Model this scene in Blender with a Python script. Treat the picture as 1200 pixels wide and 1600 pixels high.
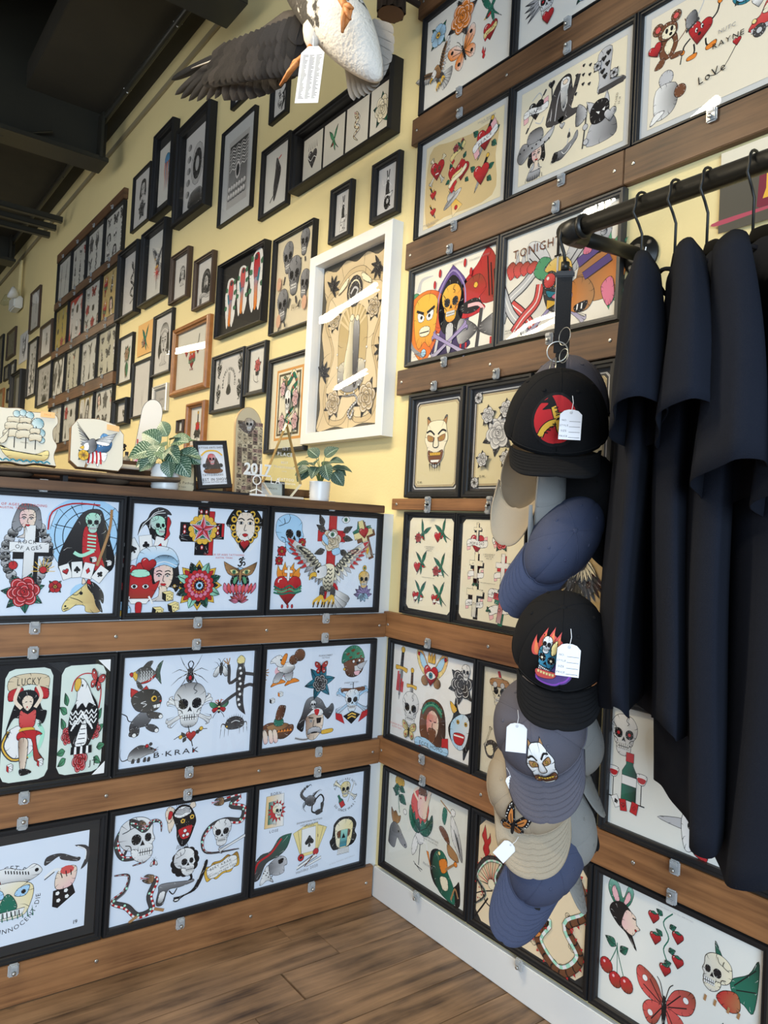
import bpy, bmesh, math, random
from mathutils import Vector, Matrix, Quaternion
from mathutils.geometry import tessellate_polygon
C = bpy.context.scene.collection
for o in list(bpy.data.objects): bpy.data.objects.remove(o)
PI = math.pi
# ------------------------------------------------------------------ camera
cam = bpy.data.cameras.new('camera'); co = bpy.data.objects.new('camera', cam); C.objects.link(co)
cam.sensor_fit = 'VERTICAL'; cam.sensor_height = 24; cam.lens = 24*1185.55/1600; cam.clip_start = .02
CAMR=Vector((.59715451,.80039993,.05259697)); CAMU=Vector((-.01334762,-.05564742,.99836126)); CAMF=Vector((-.80201517,.59687797,.02254667))
CAMP=Vector((1.94318712,-1.48535189,1.16041972))
co.matrix_world = Matrix(((CAMR.x,CAMU.x,-CAMF.x,CAMP.x),(CAMR.y,CAMU.y,-CAMF.y,CAMP.y),(CAMR.z,CAMU.z,-CAMF.z,CAMP.z),(0,0,0,1)))
bpy.context.scene.camera = co
# ------------------------------------------------------------------ world, daylight, exposure
w = bpy.data.worlds.new('world'); bpy.context.scene.world = w; w.use_nodes = True
w.node_tree.nodes['Background'].inputs[0].default_value = (.78,.88,1,1); w.node_tree.nodes['Background'].inputs[1].default_value = .30
def area(name, loc, target, sx, sy, power, col):
    l = bpy.data.lights.new(name,'AREA'); l.shape='RECTANGLE'; l.size=sx; l.size_y=sy; l.energy=power; l.color=col
    o = bpy.data.objects.new(name,l); C.objects.link(o); o.location=loc
    o.rotation_euler=(Vector(target)-Vector(loc)).to_track_quat('-Z','Y').to_euler(); return o
area('window_daylight',(4.2,-2.7,1.3),(.1,-.5,.5),2.2,1.6,150,(.64,.81,1))
bpy.context.scene.cycles.caustics_reflective = False; bpy.context.scene.cycles.sample_clamp_indirect = 3
vs = bpy.context.scene.view_settings
vs.view_transform='Standard'; vs.look='None'; vs.exposure=.42; vs.gamma=1; vs.use_curve_mapping=False
# ------------------------------------------------------------------ helpers
def link(name, me, mat=None, parent=None, loc=None, rot=None):
    o = bpy.data.objects.new(name, me); C.objects.link(o)
    if mat is not None and not me.materials: me.materials.append(mat)
    if parent is not None: o.parent = parent
    if loc is not None: o.location = loc
    if rot is not None: o.rotation_euler = rot
    return o
def tag(o, label=None, cat=None, group=None, kind=None):
    if label: o['label']=label
    if cat: o['category']=cat
    if group: o['group']=group
    if kind: o['kind']=kind
    return o
def empty(name, loc=(0,0,0), rz=0, label=None, cat=None, group=None):
    o = bpy.data.objects.new(name, None); C.objects.link(o); o.location=loc
    o.rotation_euler = (0,0,rz) if not isinstance(rz,tuple) else rz
    o.empty_display_size=.05; return tag(o,label,cat,group)
class MB:
    def __init__(s): s.bm=bmesh.new()
    def box(s, c, d, rot=None, bev=0):
        r = bmesh.ops.create_cube(s.bm, size=1); vs=r['verts']
        for v in vs: v.co = Vector((v.co.x*d[0], v.co.y*d[1], v.co.z*d[2]))
        if bev:
            es=[e for e in s.bm.edges if e.verts[0] in vs]
            r2=bmesh.ops.bevel(s.bm, geom=es, offset=bev, segments=2, affect='EDGES'); vs=list({v for f in r2['faces'] for v in f.verts}|{v for v in vs if v.is_valid})
        M = Matrix.Translation(c) @ (rot if rot is not None else Matrix())
        for v in vs: v.co = M @ v.co
        return s
    def tube(s, pts, r, n=10, cap=True, closed=False):
        pts=[Vector(p) for p in pts]; rs = r if isinstance(r,(list,tuple)) else [r]*len(pts); rings=[]; prev=None; N=len(pts)
        for i,p in enumerate(pts):
            a = pts[i-1] if (i>0 or closed) else p; b = pts[(i+1)%N] if (i<N-1 or closed) else p
            t=(b-a).normalized()
            if prev is None: u=t.orthogonal().normalized()
            else:
                u=prev-t*prev.dot(t); u = u.normalized() if u.length>1e-6 else t.orthogonal().normalized()
            prev=u; v=t.cross(u)
            rings.append([s.bm.verts.new(p+u*(rs[i]*math.cos(2*PI*k/n))+v*(rs[i]*math.sin(2*PI*k/n))) for k in range(n)])
        for i in range(N if closed else N-1):
            A,B=rings[i],rings[(i+1)%N]
            for k in range(n): s.bm.faces.new((A[k],A[(k+1)%n],B[(k+1)%n],B[k]))
        if cap and not closed: s.bm.faces.new(rings[0][::-1]); s.bm.faces.new(rings[-1])
        return s
    def lathe(s, prof, n=24, M=None, sx=1, sy=1):
        rings=[]; M = M or Matrix()
        for r,z in prof: rings.append([s.bm.verts.new(M@Vector((r*math.cos(2*PI*k/n)*sx,r*math.sin(2*PI*k/n)*sy,z))) for k in range(n)])
        for A,B in zip(rings,rings[1:]):
            for k in range(n): s.bm.faces.new((A[k],A[(k+1)%n],B[(k+1)%n],B[k]))
        s.bm.faces.new(rings[0][::-1]); s.bm.faces.new(rings[-1]); return s
    def grid(s, f, nu, nv, wrap=False):
        V=[[s.bm.verts.new(f(i/nu,j/nv)) for j in range(nv+1)] for i in range(nu if wrap else nu+1)]
        for i in range(nu):
            for j in range(nv):
                a,b=V[i],V[(i+1)%len(V)]
                try: s.bm.faces.new((a[j],b[j],b[j+1],a[j+1]))
                except ValueError: pass
        return s
    def prism(s, pts, y0, y1):                     # outline in x,z extruded along y
        A=[s.bm.verts.new((p[0],y0,p[1])) for p in pts]; B=[s.bm.verts.new((p[0],y1,p[1])) for p in pts]
        for t in tessellate_polygon([[Vector((p[0],p[1],0)) for p in pts]]):
            s.bm.faces.new([A[i] for i in t]); s.bm.faces.new([B[i] for i in t[::-1]])
        n=len(pts)
        for i in range(n): s.bm.faces.new((A[i],B[i],B[(i+1)%n],A[(i+1)%n]))
        return s
    def me(s, name='mesh', smooth=False, weld=0):
        if weld: bmesh.ops.remove_doubles(s.bm, verts=s.bm.verts, dist=weld)
        bmesh.ops.recalc_face_normals(s.bm, faces=s.bm.faces)
        m=bpy.data.meshes.new(name); s.bm.to_mesh(m); s.bm.free()
        if smooth:
            for p in m.polygons: p.use_smooth=True
        return m
def solid(o, t, off=0):
    m=o.modifiers.new('s','SOLIDIFY'); m.thickness=t; m.offset=off; return o
def subd(o, n=1):
    m=o.modifiers.new('d','SUBSURF'); m.levels=n; m.render_levels=n; return o
# ------------------------------------------------------------------ materials
def mat(name, col, rough=.5, metal=0, spec=.5, bump=0, bscale=80, vary=0, vscale=6, **k):
    m=bpy.data.materials.new(name); m.use_nodes=True; nt=m.node_tree; b=nt.nodes['Principled BSDF']
    b.inputs['Base Color'].default_value=(*col,1); b.inputs['Roughness'].default_value=rough; b.inputs['Metallic'].default_value=metal
    b.inputs['Specular IOR Level'].default_value=spec
    for kk,v in k.items(): b.inputs[kk.replace('_',' ')].default_value=v
    tc=nt.nodes.new('ShaderNodeTexCoord')
    n=nt.nodes.new('ShaderNodeTexNoise'); n.inputs['Scale'].default_value=bscale; nt.links.new(tc.outputs['Object'],n.inputs['Vector'])
    if bump:
        bp=nt.nodes.new('ShaderNodeBump'); bp.inputs['Strength'].default_value=bump; bp.inputs['Distance'].default_value=.002
        nt.links.new(n.outputs['Fac'],bp.inputs['Height']); nt.links.new(bp.outputs['Normal'],b.inputs['Normal'])
    n2=nt.nodes.new('ShaderNodeTexNoise'); n2.inputs['Scale'].default_value=vscale; n2.inputs['Detail'].default_value=6; nt.links.new(tc.outputs['Object'],n2.inputs['Vector'])
    mx=nt.nodes.new('ShaderNodeMix'); mx.data_type='RGBA'; mx.inputs[6].default_value=(*[c*(1-vary) for c in col],1); mx.inputs[7].default_value=(*[min(1,c*(1+vary)) for c in col],1)
    nt.links.new(n2.outputs['Fac'],mx.inputs[0]); nt.links.new(mx.outputs[2],b.inputs['Base Color'])
    return m
def wood(name, dark, light, rough=.5, stretch=(1.2,26,26), knots=True, contrast=(.3,.7), bump=.25):
    m=bpy.data.materials.new(name); m.use_nodes=True; nt=m.node_tree; b=nt.nodes['Principled BSDF']; b.inputs['Roughness'].default_value=rough
    L=nt.links.new; N=nt.nodes.new
    tc=N('ShaderNodeTexCoord'); oi=N('ShaderNodeObjectInfo'); ad=N('ShaderNodeVectorMath'); ad.operation='ADD'
    sc=N('ShaderNodeVectorMath'); sc.operation='SCALE'; sc.inputs[3].default_value=37; cb=N('ShaderNodeCombineXYZ')
    for i in range(3): L(oi.outputs['Random'],cb.inputs[i])
    L(cb.outputs[0],sc.inputs[0]); L(tc.outputs['Object'],ad.inputs[0]); L(sc.outputs[0],ad.inputs[1])
    mp=N('ShaderNodeMapping'); mp.inputs['Scale'].default_value=stretch; L(ad.outputs[0],mp.inputs[0])
    w1=N('ShaderNodeTexNoise'); w1.inputs['Scale'].default_value=1.6; w1.inputs['Detail'].default_value=3; L(mp.outputs[0],w1.inputs['Vector'])
    g=N('ShaderNodeTexNoise'); g.inputs['Scale'].default_value=3.4; g.inputs['Detail'].default_value=9; g.inputs['Roughness'].default_value=.62; g.inputs['Distortion'].default_value=.6; L(mp.outputs[0],g.inputs['Vector'])
    bl=N('ShaderNodeTexNoise'); bl.inputs['Scale'].default_value=5; bl.inputs['Detail'].default_value=4; L(ad.outputs[0],bl.inputs['Vector'])
    m1=N('ShaderNodeMath'); m1.operation='ADD'; L(g.outputs['Fac'],m1.inputs[0]); L(w1.outputs['Fac'],m1.inputs[1])
    m2=N('ShaderNodeMath'); m2.operation='MULTIPLY_ADD'; m2.inputs[1].default_value=.9; L(bl.outputs['Fac'],m2.inputs[0]); L(m1.outputs[0],m2.inputs[2])
    m3=N('ShaderNodeMath'); m3.operation='MULTIPLY'; m3.inputs[1].default_value=1/2.9; L(m2.outputs[0],m3.inputs[0])
    cr=N('ShaderNodeValToRGB'); e=cr.color_ramp.elements; e[0].position=contrast[0]; e[0].color=(*dark,1); e[1].position=contrast[1]; e[1].color=(*light,1)
    md=cr.color_ramp.elements.new((contrast[0]+contrast[1])/2); md.color=(*[(a*.45+c*.55) for a,c in zip(dark,light)],1)
    L(m3.outputs[0],cr.inputs[0]); out=cr.outputs[0]
    if knots:
        vo=N('ShaderNodeTexVoronoi'); vo.inputs['Scale'].default_value=1; mp2=N('ShaderNodeMapping'); mp2.inputs['Scale'].default_value=(2.6,9,9); L(ad.outputs[0],mp2.inputs[0]); L(mp2.outputs[0],vo.inputs['Vector'])
        kr=N('ShaderNodeValToRGB'); kr.color_ramp.elements[0].position=.04; kr.color_ramp.elements[0].color=(.16,.07,.03,1); kr.color_ramp.elements[1].position=.17; kr.color_ramp.elements[1].color=(1,1,1,1)
        L(vo.outputs['Distance'],kr.inputs[0]); mm=N('ShaderNodeMix'); mm.data_type='RGBA'; mm.blend_type='MULTIPLY'; mm.inputs[0].default_value=.75
        L(out,mm.inputs[6]); L(kr.outputs[0],mm.inputs[7]); out=mm.outputs[2]
    L(out,b.inputs['Base Color'])
    bp=N('ShaderNodeBump'); bp.inputs['Strength'].default_value=bump; bp.inputs['Distance'].default_value=.001; L(g.outputs['Fac'],bp.inputs['Height']); L(bp.outputs['Normal'],b.inputs['Normal'])
    return m
def pane(name, rough=.02, tint=(1,1,1), ior=1.45):
    m=bpy.data.materials.new(name); m.use_nodes=True; nt=m.node_tree; nt.nodes.remove(nt.nodes['Principled BSDF']); L=nt.links.new; N=nt.nodes.new
    t=N('ShaderNodeBsdfTransparent'); t.inputs[0].default_value=(*tint,1); g=N('ShaderNodeBsdfGlossy'); g.inputs['Roughness'].default_value=rough
    f=N('ShaderNodeFresnel'); ge=N('ShaderNodeNewGeometry'); ms=N('ShaderNodeMapRange'); ms.inputs[3].default_value=ior; ms.inputs[4].default_value=1/ior; L(ge.outputs['Backfacing'],ms.inputs[0]); L(ms.outputs[0],f.inputs[0]); mx=N('ShaderNodeMixShader'); L(f.outputs[0],mx.inputs[0]); L(t.outputs[0],mx.inputs[1]); L(g.outputs[0],mx.inputs[2]); L(mx.outputs[0],nt.nodes['Material Output'].inputs[0]); return m
def emit(name,col,s):
    m=bpy.data.materials.new(name); m.use_nodes=True; nt=m.node_tree; b=nt.nodes['Principled BSDF']; b.inputs['Base Color'].default_value=(*col,1); b.inputs['Emission Color'].default_value=(*col,1); b.inputs['Emission Strength'].default_value=s; return m
def vcol(name, rough=.6, spec=.3):
    m=bpy.data.materials.new(name); m.use_nodes=True; nt=m.node_tree; b=nt.nodes['Principled BSDF']; b.inputs['Roughness'].default_value=rough; b.inputs['Specular IOR Level'].default_value=spec
    a=nt.nodes.new('ShaderNodeAttribute'); a.attribute_name='Col'; nt.links.new(a.outputs['Color'],b.inputs['Base Color']); return m
M=dict(
 paint=mat('cream_paint',(.80,.665,.335),.7,bump=.25,bscale=120,vary=.02), white=mat('white_paint',(.72,.72,.70),.45,bump=.1,vary=.03),
 black=mat('black_frame_lacquer',(.012,.012,.013),.45,spec=.35,bump=.05), dgrey=mat('charcoal_frame',(.03,.03,.03),.45), whitef=mat('white_frame_paint',(.80,.79,.75),.4),
 brownf=mat('dark_brown_frame',(.055,.03,.018),.45), gold=mat('warm_oak_frame',(.33,.13,.035),.35,vary=.35,vscale=30), silver=mat('silver_frame',(.62,.60,.55),.35,.5),
 kmat=mat('black_mat_board',(.02,.019,.018),.8), gmat=mat('grey_white_mat_board',(.60,.60,.58),.8), ink=vcol('printed_paper',.7,.2),
 glass=pane('picture_glass',.015), clip=mat('clear_plastic',(.80,.82,.82),.08,spec=.8,Transmission_Weight=.62,IOR=1.3), acry=pane('clear_acrylic',.03,(.93,.96,.95),1.5),
 boardlt=wood('light_stained_pine_board',(.085,.030,.010),(.40,.185,.070),contrast=(.34,.66)), boardup=wood('dark_stained_pine_board',(.035,.016,.008),(.20,.098,.042),contrast=(.34,.66)),
 fl=wood('vinyl_plank_floor',(.040,.022,.012),(.34,.205,.110),.45,(1.1,13,13),False,(.38,.60),.12),
 steel=mat('screw_steel',(.55,.54,.5),.3,.9), pipe=mat('black_iron_pipe',(.014,.014,.013),.42,.3,bump=.1), ceil=mat('black_painted_ceiling',(.030,.026,.018),.7,vary=.3), duct=mat('black_painted_steel',(.030,.029,.022),.38,.1,vary=.3,vscale=3),
 tee=mat('navy_black_cotton',(.009,.011,.018),.95,spec=.15,bump=.5,bscale=900,vary=.12,vscale=8), teek=mat('black_cotton',(.009,.009,.010),.95,spec=.12,bump=.5,bscale=900),
 capk=mat('black_twill',(.010,.010,.011),.9,spec=.15,bump=.6,bscale=900), capg=mat('slate_grey_twill',(.115,.11,.135),.9,spec=.2,bump=.6,bscale=700,vary=.12), capb=mat('washed_blue_twill',(.062,.074,.128),.9,spec=.2,bump=.6,bscale=700,vary=.15),
 capt=mat('khaki_twill',(.40,.33,.24),.9,spec=.2,bump=.6,bscale=700,vary=.06), caps=mat('stone_grey_twill',(.25,.245,.23),.9,spec=.2,bump=.6,bscale=700,vary=.08),
 tagp=mat('white_card',(.82,.82,.84),.7), strap=mat('black_webbing',(.008,.008,.009),.85,bump=.6,bscale=500), hang=mat('black_velvet_hanger',(.006,.006,.006),.95,spec=.1),
 pot=mat('ribbed_white_ceramic',(.80,.79,.76),.35,bump=.1,bscale=30), stem=mat('plant_stem',(.16,.22,.07),.6), leafm=vcol('striped_leaf',.4,.5), soil=mat('dark_soil',(.02,.013,.008),.95,bump=1),
 tailf=mat('grey_tail_feather',(.30,.27,.235),.8,bump=.4,bscale=260,vary=.3,vscale=30), feath=mat('dark_brown_feather',(.032,.027,.024),.8,bump=.6,bscale=260,vary=.35,vscale=30), wfeath=mat('grey_white_feather',(.56,.52,.46),.8,bump=.4,bscale=260,vary=.15,vscale=30),
 foot=mat('orange_leathery_foot',(.48,.17,.04),.6,bump=.8,bscale=120,vary=.4,vscale=50), bark=mat('dark_bark',(.035,.022,.014),.9,bump=1.,bscale=60,vary=.4), cut=mat('cut_wood',(.16,.09,.05),.8,vary=.3),
 edgew=mat('live_edge_wood',(.10,.07,.045),.8,bump=1,bscale=70,vary=.6,vscale=18), gold2=mat('brass_gold',(.75,.52,.22),.25,.7), plas=mat('dark_slab',(.02,.019,.02),.4),
 deck=mat('maple_deck_edge',(.45,.30,.15),.5), offw=mat('off_white_slab',(.74,.69,.58),.6,vary=.08), shadow_strip=mat('pipe_shadow_tone',(.30,.245,.14),.7), tan=mat('bark_side_brown',(.30,.16,.06),.8,bump=1,bscale=60,vary=.5,vscale=20), purp=mat('purple_plastic',(.22,.05,.22),.35), bottle=mat('smoky_plastic',(.25,.25,.22),.2), red=mat('red_paint',(.45,.03,.03),.5), yel=mat('yellow_label',(.8,.6,.05),.6))
nt=M['feath'].node_tree; oi=nt.nodes.new('ShaderNodeObjectInfo'); mr=nt.nodes.new('ShaderNodeMapRange'); mr.inputs[3].default_value=.55; mr.inputs[4].default_value=1.9; hs=nt.nodes.new('ShaderNodeHueSaturation')
pb=nt.nodes['Principled BSDF']; src=pb.inputs['Base Color'].links[0].from_socket; nt.links.new(oi.outputs['Random'],mr.inputs[0]); nt.links.new(mr.outputs[0],hs.inputs['Value']); nt.links.new(src,hs.inputs['Color']); nt.links.new(hs.outputs[0],pb.inputs['Base Color'])
def clip(wall, u, z, D, short, where, up=True):
    # wall: 'w' main wall (u = x) or 'p' half wall (u = y)
    o = empty('mirror_clip',(u,-D,z) if wall=='w' else (D,u,z),0 if wall=='w' else PI/2, f'clear plastic clip at {where} of {short}','clip','clear mirror clips holding the frames')
    if not hasattr(clip,'b'):
        b=MB(); b.box((0,-.004,0),(.024,.008,.030),bev=.003); b.box((0,-.009,.009),(.018,.006,.010),bev=.002); clip.b=b.me('clip_body')
        s=MB(); s.lathe([(.0045,-.002),(.0045,.002),(.003,.003)],10,Matrix.Translation((0,-.0125,-.005))@Matrix.Rotation(PI/2,4,'X')); clip.s=s.me('screw',True)
    link('clip_body',clip.b,M['clip'],o); link('screw',clip.s,M['steel'],o)
    if not up: o.rotation_euler=(0,PI,0 if wall=='w' else PI/2)
    return o
SCREW=None
def screws(parent, pts, r=.0045):
    global SCREW
    if SCREW is None:
        s=MB(); s.lathe([(.0048,0),(.0048,.0012),(.003,.0018)],10,Matrix.Rotation(PI/2,4,'X')); SCREW=s.me('screw',True)
    for p in pts: link('screw',SCREW,M['steel'],parent,p)
def board(name,wall,u0,u1,z0,z1,D,m,label,cat='board',group=None,scr=True,off=0):
    L=u1-u0; b=MB(); b.box((L/2,-D/2-off,(z1-z0)/2),(L,D,z1-z0),bev=.0015)
    o=link(name,b.me(name),M[m]); tag(o,label,cat,group)
    if wall=='w': o.location=(u0,0,z0)
    else: o.location=(0,u0,z0); o.rotation_euler=(0,0,PI/2)
    if scr:
        n=max(1,int(L/.42)); screws(o,[(.025 if i==0 else min(L-.025,L*i/n),-D-off,(z1-z0)*.5) for i in range(n+1)])
    return o
def moulding(w,h,bw,D,style=0):
    if style==0: pr=[(0,0),(0,-.75*D),(.10*bw,-D),(.42*bw,-D),(.52*bw,-.82*D),(.86*bw,-.80*D),(bw,-.62*D),(bw,-.002)]
    elif style==1: pr=[(0,0),(0,-.97*D),(.03*bw,-D),(.97*bw,-D),(bw,-.95*D),(bw,-.002)]
    else: pr=[(0,0),(0,-.6*D),(.15*bw,-.93*D),(.4*bw,-D),(.65*bw,-.93*D),(.8*bw,-.66*D),(bw,-.6*D),(bw,-.002)]
    bm=bmesh.new(); R=[]
    for d,y in pr: R.append([bm.verts.new(p) for p in ((d,y,d),(w-d,y,d),(w-d,y,h-d),(d,y,h-d))])
    for A,B in zip(R,R[1:]):
        for k in range(4): bm.faces.new((A[k],A[(k+1)%4],B[(k+1)%4],B[k]))
    bmesh.ops.recalc_face_normals(bm,faces=bm.faces); m=bpy.data.meshes.new('frame'); bm.to_mesh(m); bm.free(); return m
def frame(wall,u0,u1,z0,z1,label,draw,bw=.016,D=.02,col='black',style=0,mt=None,mw=0,paper=(.80,.80,.78),pr=None,name='framed_print',cat='framed print',glass=True,bw_art=False,corner=0,off=0,group=None,seed=0,short=None,clips=None,lw=None):
    w,h=u1-u0,z1-z0
    o=empty(name,(u0,-off,z0) if wall=='w' else (off,u0,z0),0 if wall=='w' else PI/2,label,cat,group)
    if bw>0: link('frame',moulding(w,h,bw,D,style),M[col],o)
    if isinstance(mw,(int,float)): mw=(mw,mw)
    a0,a1=bw+mw[0],bw+mw[1]
    if mt:
        b=MB(); b.box((w/2,-.0045,h/2),(w-2*bw+.002,.003,h-2*bw+.002)); link('mat_board',b.me('mat'),M[mt],o)
    A=Art(bw_art,seed); A.lw = lw or .0015
    pw,ph=w-2*a0,h-2*a1
    y0=-.0065 if mt else -.004
    A.M=[(1,0,0,1,0,0)]
    if isinstance(paper,tuple):
        if corner:
            c=corner; P=[(c,0),(pw-c,0),(pw,c),(pw,ph-c),(pw-c,ph),(c,ph),(0,ph-c),(0,c)]
        else: P=[(0,0),(pw,0),(pw,ph),(0,ph)]
        A.p(P,paper,o=.2,sm=0)
    draw(A,pw,ph)
    me=A.mesh('print'); link('print',me,M['ink'],o,(a0,y0,a1))
    if glass:
        g=bpy.data.meshes.new('glass'); yg=-.66*D if bw else -.008
        g.from_pydata([(bw*.9,yg,bw*.9),(w-bw*.9,yg,bw*.9),(w-bw*.9,yg,h-bw*.9),(bw*.9,yg,h-bw*.9)],[],[(0,1,2,3)]); link('glass',g,M['glass'],o)
    if clips:
        for k in clips:
            if k=='t': clip(wall,(u0+u1)/2,z1+.012,.021,short,'top',False)
            if k=='b': clip(wall,(u0+u1)/2,z0-.012,.021,short,'bottom')
    return o
def sheet(items, texts=()):
    def draw(A,w,h):
        for it in items:
            f,u,v,s=it[:4]; rot=it[4] if len(it)>4 else 0; fx=it[5] if len(it)>5 else 1; kw=it[6] if len(it)>6 else {}
            A.z=4
            with A.at(u*w,v*h,s*h/2*1.12,rot,fx): f(A,**kw)
        for t in texts:
            A.z=120
            txt,u,v,s=t[:4]; c=t[4] if len(t)>4 else 'K'; rot=t[5] if len(t)>5 else 0; sx=t[6] if len(t)>6 else 1
            with A.at(u*w,v*h,h): A.t(txt,0,0,s*100,c,rot,sx=sx)
    return draw
# ---------------------------------------------------------------- flat print (ink shapes as thin vector geometry)
PAL = dict(K=(.012,.011,.012), k=(.06,.055,.055), W=(.86,.85,.82), R=(.52,.025,.03), r=(.68,.10,.09), G=(.02,.16,.10), g=(.10,.34,.17),
    Y=(.78,.46,.06), y=(.86,.70,.30), B=(.12,.30,.55), b=(.42,.66,.86), O=(.80,.24,.03), N=(.17,.065,.03), n=(.42,.22,.09),
    S=(.86,.70,.54), P=(.13,.08,.27), p=(.33,.26,.50), T=(.42,.78,.58), L=(.30,.30,.31), l=(.55,.55,.56), M=(.72,.20,.30), m=(.85,.48,.50),
    E=(.72,.58,.38), e=(.52,.40,.24), C=(.88,.80,.58), D=(.10,.09,.07), A=(.03,.22,.30))
def PP(s):
    return [tuple(float(v)/100 for v in q.split(',')) for q in s.split()] if isinstance(s, str) else list(s)
def catmull(P, closed=True, n=4):
    N = len(P); out = []
    if N < 3: return P
    for i in range(N if closed else N-1):
        if closed: p0,p1,p2,p3 = P[i-1],P[i],P[(i+1)%N],P[(i+2)%N]
        else: p0,p1,p2,p3 = P[max(i-1,0)],P[i],P[i+1],P[min(i+2,N-1)]
        if abs(p1[0]-p2[0])+abs(p1[1]-p2[1]) < 1e-6: continue
        for j in range(n):
            t=j/n; t2=t*t; t3=t2*t
            out.append(tuple(.5*(2*b+(-a+c)*t+(2*a-5*b+4*c-d)*t2+(-a+3*b-3*c+d)*t3) for a,b,c,d in zip(p0,p1,p2,p3)))
    if not closed: out.append(P[-1])
    return out
GLYPH = {}
def glyph(ch):
    if ch in GLYPH: return GLYPH[ch]
    cu = bpy.data.curves.new('glyph','FONT'); cu.body = ch; cu.size = 1; cu.resolution_u = 2
    ob = bpy.data.objects.new('glyph', cu); me = ob.to_mesh()
    me.calc_loop_triangles()
    V = [(v.co.x, v.co.y) for v in me.vertices]; F = [tuple(t.vertices) for t in me.loop_triangles]
    ob.to_mesh_clear(); bpy.data.objects.remove(ob); bpy.data.curves.remove(cu)
    w = (max(v[0] for v in V) if V else .25)
    GLYPH[ch] = (V, F, w); return GLYPH[ch]
class Art:
    DZ = 2.5e-5
    def __init__(s, bw=False, seed=0):
        s.V=[]; s.F=[]; s.C=[]; s.M=[(1,0,0,1,0,0)]; s.z=0; s.bw=bw; s.lw=.0013; s.rnd=random.Random(seed)
    def at(s, x, y, k, rot=0, fx=1, ky=None):          # push a transform
        r=math.radians(rot); c,q=math.cos(r),math.sin(r); ky = k if ky is None else ky
        A,B,Cc,D,E,F = s.M[-1]
        a,b,cc,d = c*k*fx, -q*ky, q*k*fx, c*ky
        s.M.append((A*a+B*cc, A*b+B*d, Cc*a+D*cc, Cc*b+D*d, A*x+B*y+E, Cc*x+D*y+F)); return s
    def __enter__(s): return s
    def __exit__(s,*a): s.M.pop()
    def X(s,p):
        A,B,C,D,E,F = s.M[-1]; return (A*p[0]+B*p[1]+E, C*p[0]+D*p[1]+F)
    def scale(s):
        A,B,C,D,_,_ = s.M[-1]; return math.sqrt(abs(A*D-B*C))
    def col(s,c):
        c = PAL[c] if isinstance(c,str) else c
        if s.bw:
            l = .3*c[0]+.55*c[1]+.15*c[2]; l = l**1.15; c = (l*1.02,l*.98,l*.93)
        return (c[0],c[1],c[2],1)
    def tri(s, pts, faces, cols):
        s.z += 1; b=len(s.V)
        for p in pts: s.V.append((p[0], -s.z*Art.DZ, p[1]))
        s.F += [tuple(b+i for i in f) for f in faces]
        s.C += cols if isinstance(cols,list) else [cols]*len(pts)
    def p(s, pts, col='W', g=None, o=1, sm=1, n=4):
        P = PP(pts)
        if sm: P = catmull(P, True, n)
        Q = [s.X(p) for p in P]
        R = [q for i,q in enumerate(Q) if (q[0]-Q[i-1][0])**2+(q[1]-Q[i-1][1])**2 > 1e-14]
        if len(R) < 3: return
        F = tessellate_polygon([[Vector((q[0],q[1],0)) for q in R]])
        c = s.col(col)
        if g:                                            # whip shading: ink fades across the shape
            ang, gc = g if isinstance(g,tuple) else (g,'K')
            d = (math.cos(math.radians(ang)), math.sin(math.radians(ang)))
            t = [q[0]*d[0]+q[1]*d[1] for q in R]; lo,hi = min(t),max(t); c2 = s.col(gc)
            cols=[]
            for v in t:
                k = ((v-lo)/max(hi-lo,1e-9))**2.3*.82
                cols.append(tuple(c[i]*(1-k)+c2[i]*k for i in range(3))+(1,))
        else: cols = c
        s.tri(R, F, cols)
        if o: s.rib(R, s.lw*o, s.col('K'), True)
        N=len(R); xs=[q[0] for q in R]; ys=[q[1] for q in R]; size=min(max(xs)-min(xs),max(ys)-min(ys))
        if o>=1 and N>8 and size>s.lw*7:                 # whip lines from the outline inward
            cx,cy=sum(xs)/N,sum(ys)/N; dark=sum(s.col(col)[:3])<.4; ink=s.col('W' if dark else 'K'); k=max(4,int(min(9,size/s.lw/3)))
            for i in range(k):
                a=R[int((i+.3+.4*s.rnd.random())*N/k)%N]; t=s.rnd.uniform(.22,.42); b=R[(int((i+.5)*N/k)+2)%N]
                m=(a[0]+(cx-a[0])*t*.5+(b[0]-a[0])*.08,a[1]+(cy-a[1])*t*.5+(b[1]-a[1])*.08); e=(a[0]+(cx-a[0])*t,a[1]+(cy-a[1])*t)
                st=(a[0]+(cx-a[0])*(.10 if dark else 0),a[1]+(cy-a[1])*(.10 if dark else 0)); s.rib([st,m,e],s.lw*(.8 if dark else 1.2),ink,False,1)
    def rib(s, R, w, c, closed, taper=False):
        N=len(R); pts=[]; 
        for i,q in enumerate(R):
            a = R[i-1] if (closed or i>0) else q; b = R[(i+1)%N] if (closed or i<N-1) else q
            dx,dy = b[0]-a[0], b[1]-a[1]; L=math.hypot(dx,dy) or 1
            h = w/2
            if taper: t=i/max(N-1,1); h *= {1:1-t*.9, 2:min(1,4*t*(1-t)*1.3+.08)}[taper]
            pts += [(q[0]-dy/L*h, q[1]+dx/L*h), (q[0]+dy/L*h, q[1]-dx/L*h)]
        F=[]
        for i in range(N if closed else N-1):
            j=(i+1)%N; F.append((2*i,2*i+1,2*j+1,2*j))
        s.tri(pts,F,c)
    def l(s, pts, w=4, col='K', sm=1, taper=0, n=4, closed=False):
        P=PP(pts)
        if sm: P=catmull(P,closed,n)
        s.rib([s.X(p) for p in P], w/100*s.scale(), s.col(col), closed, taper)
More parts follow.
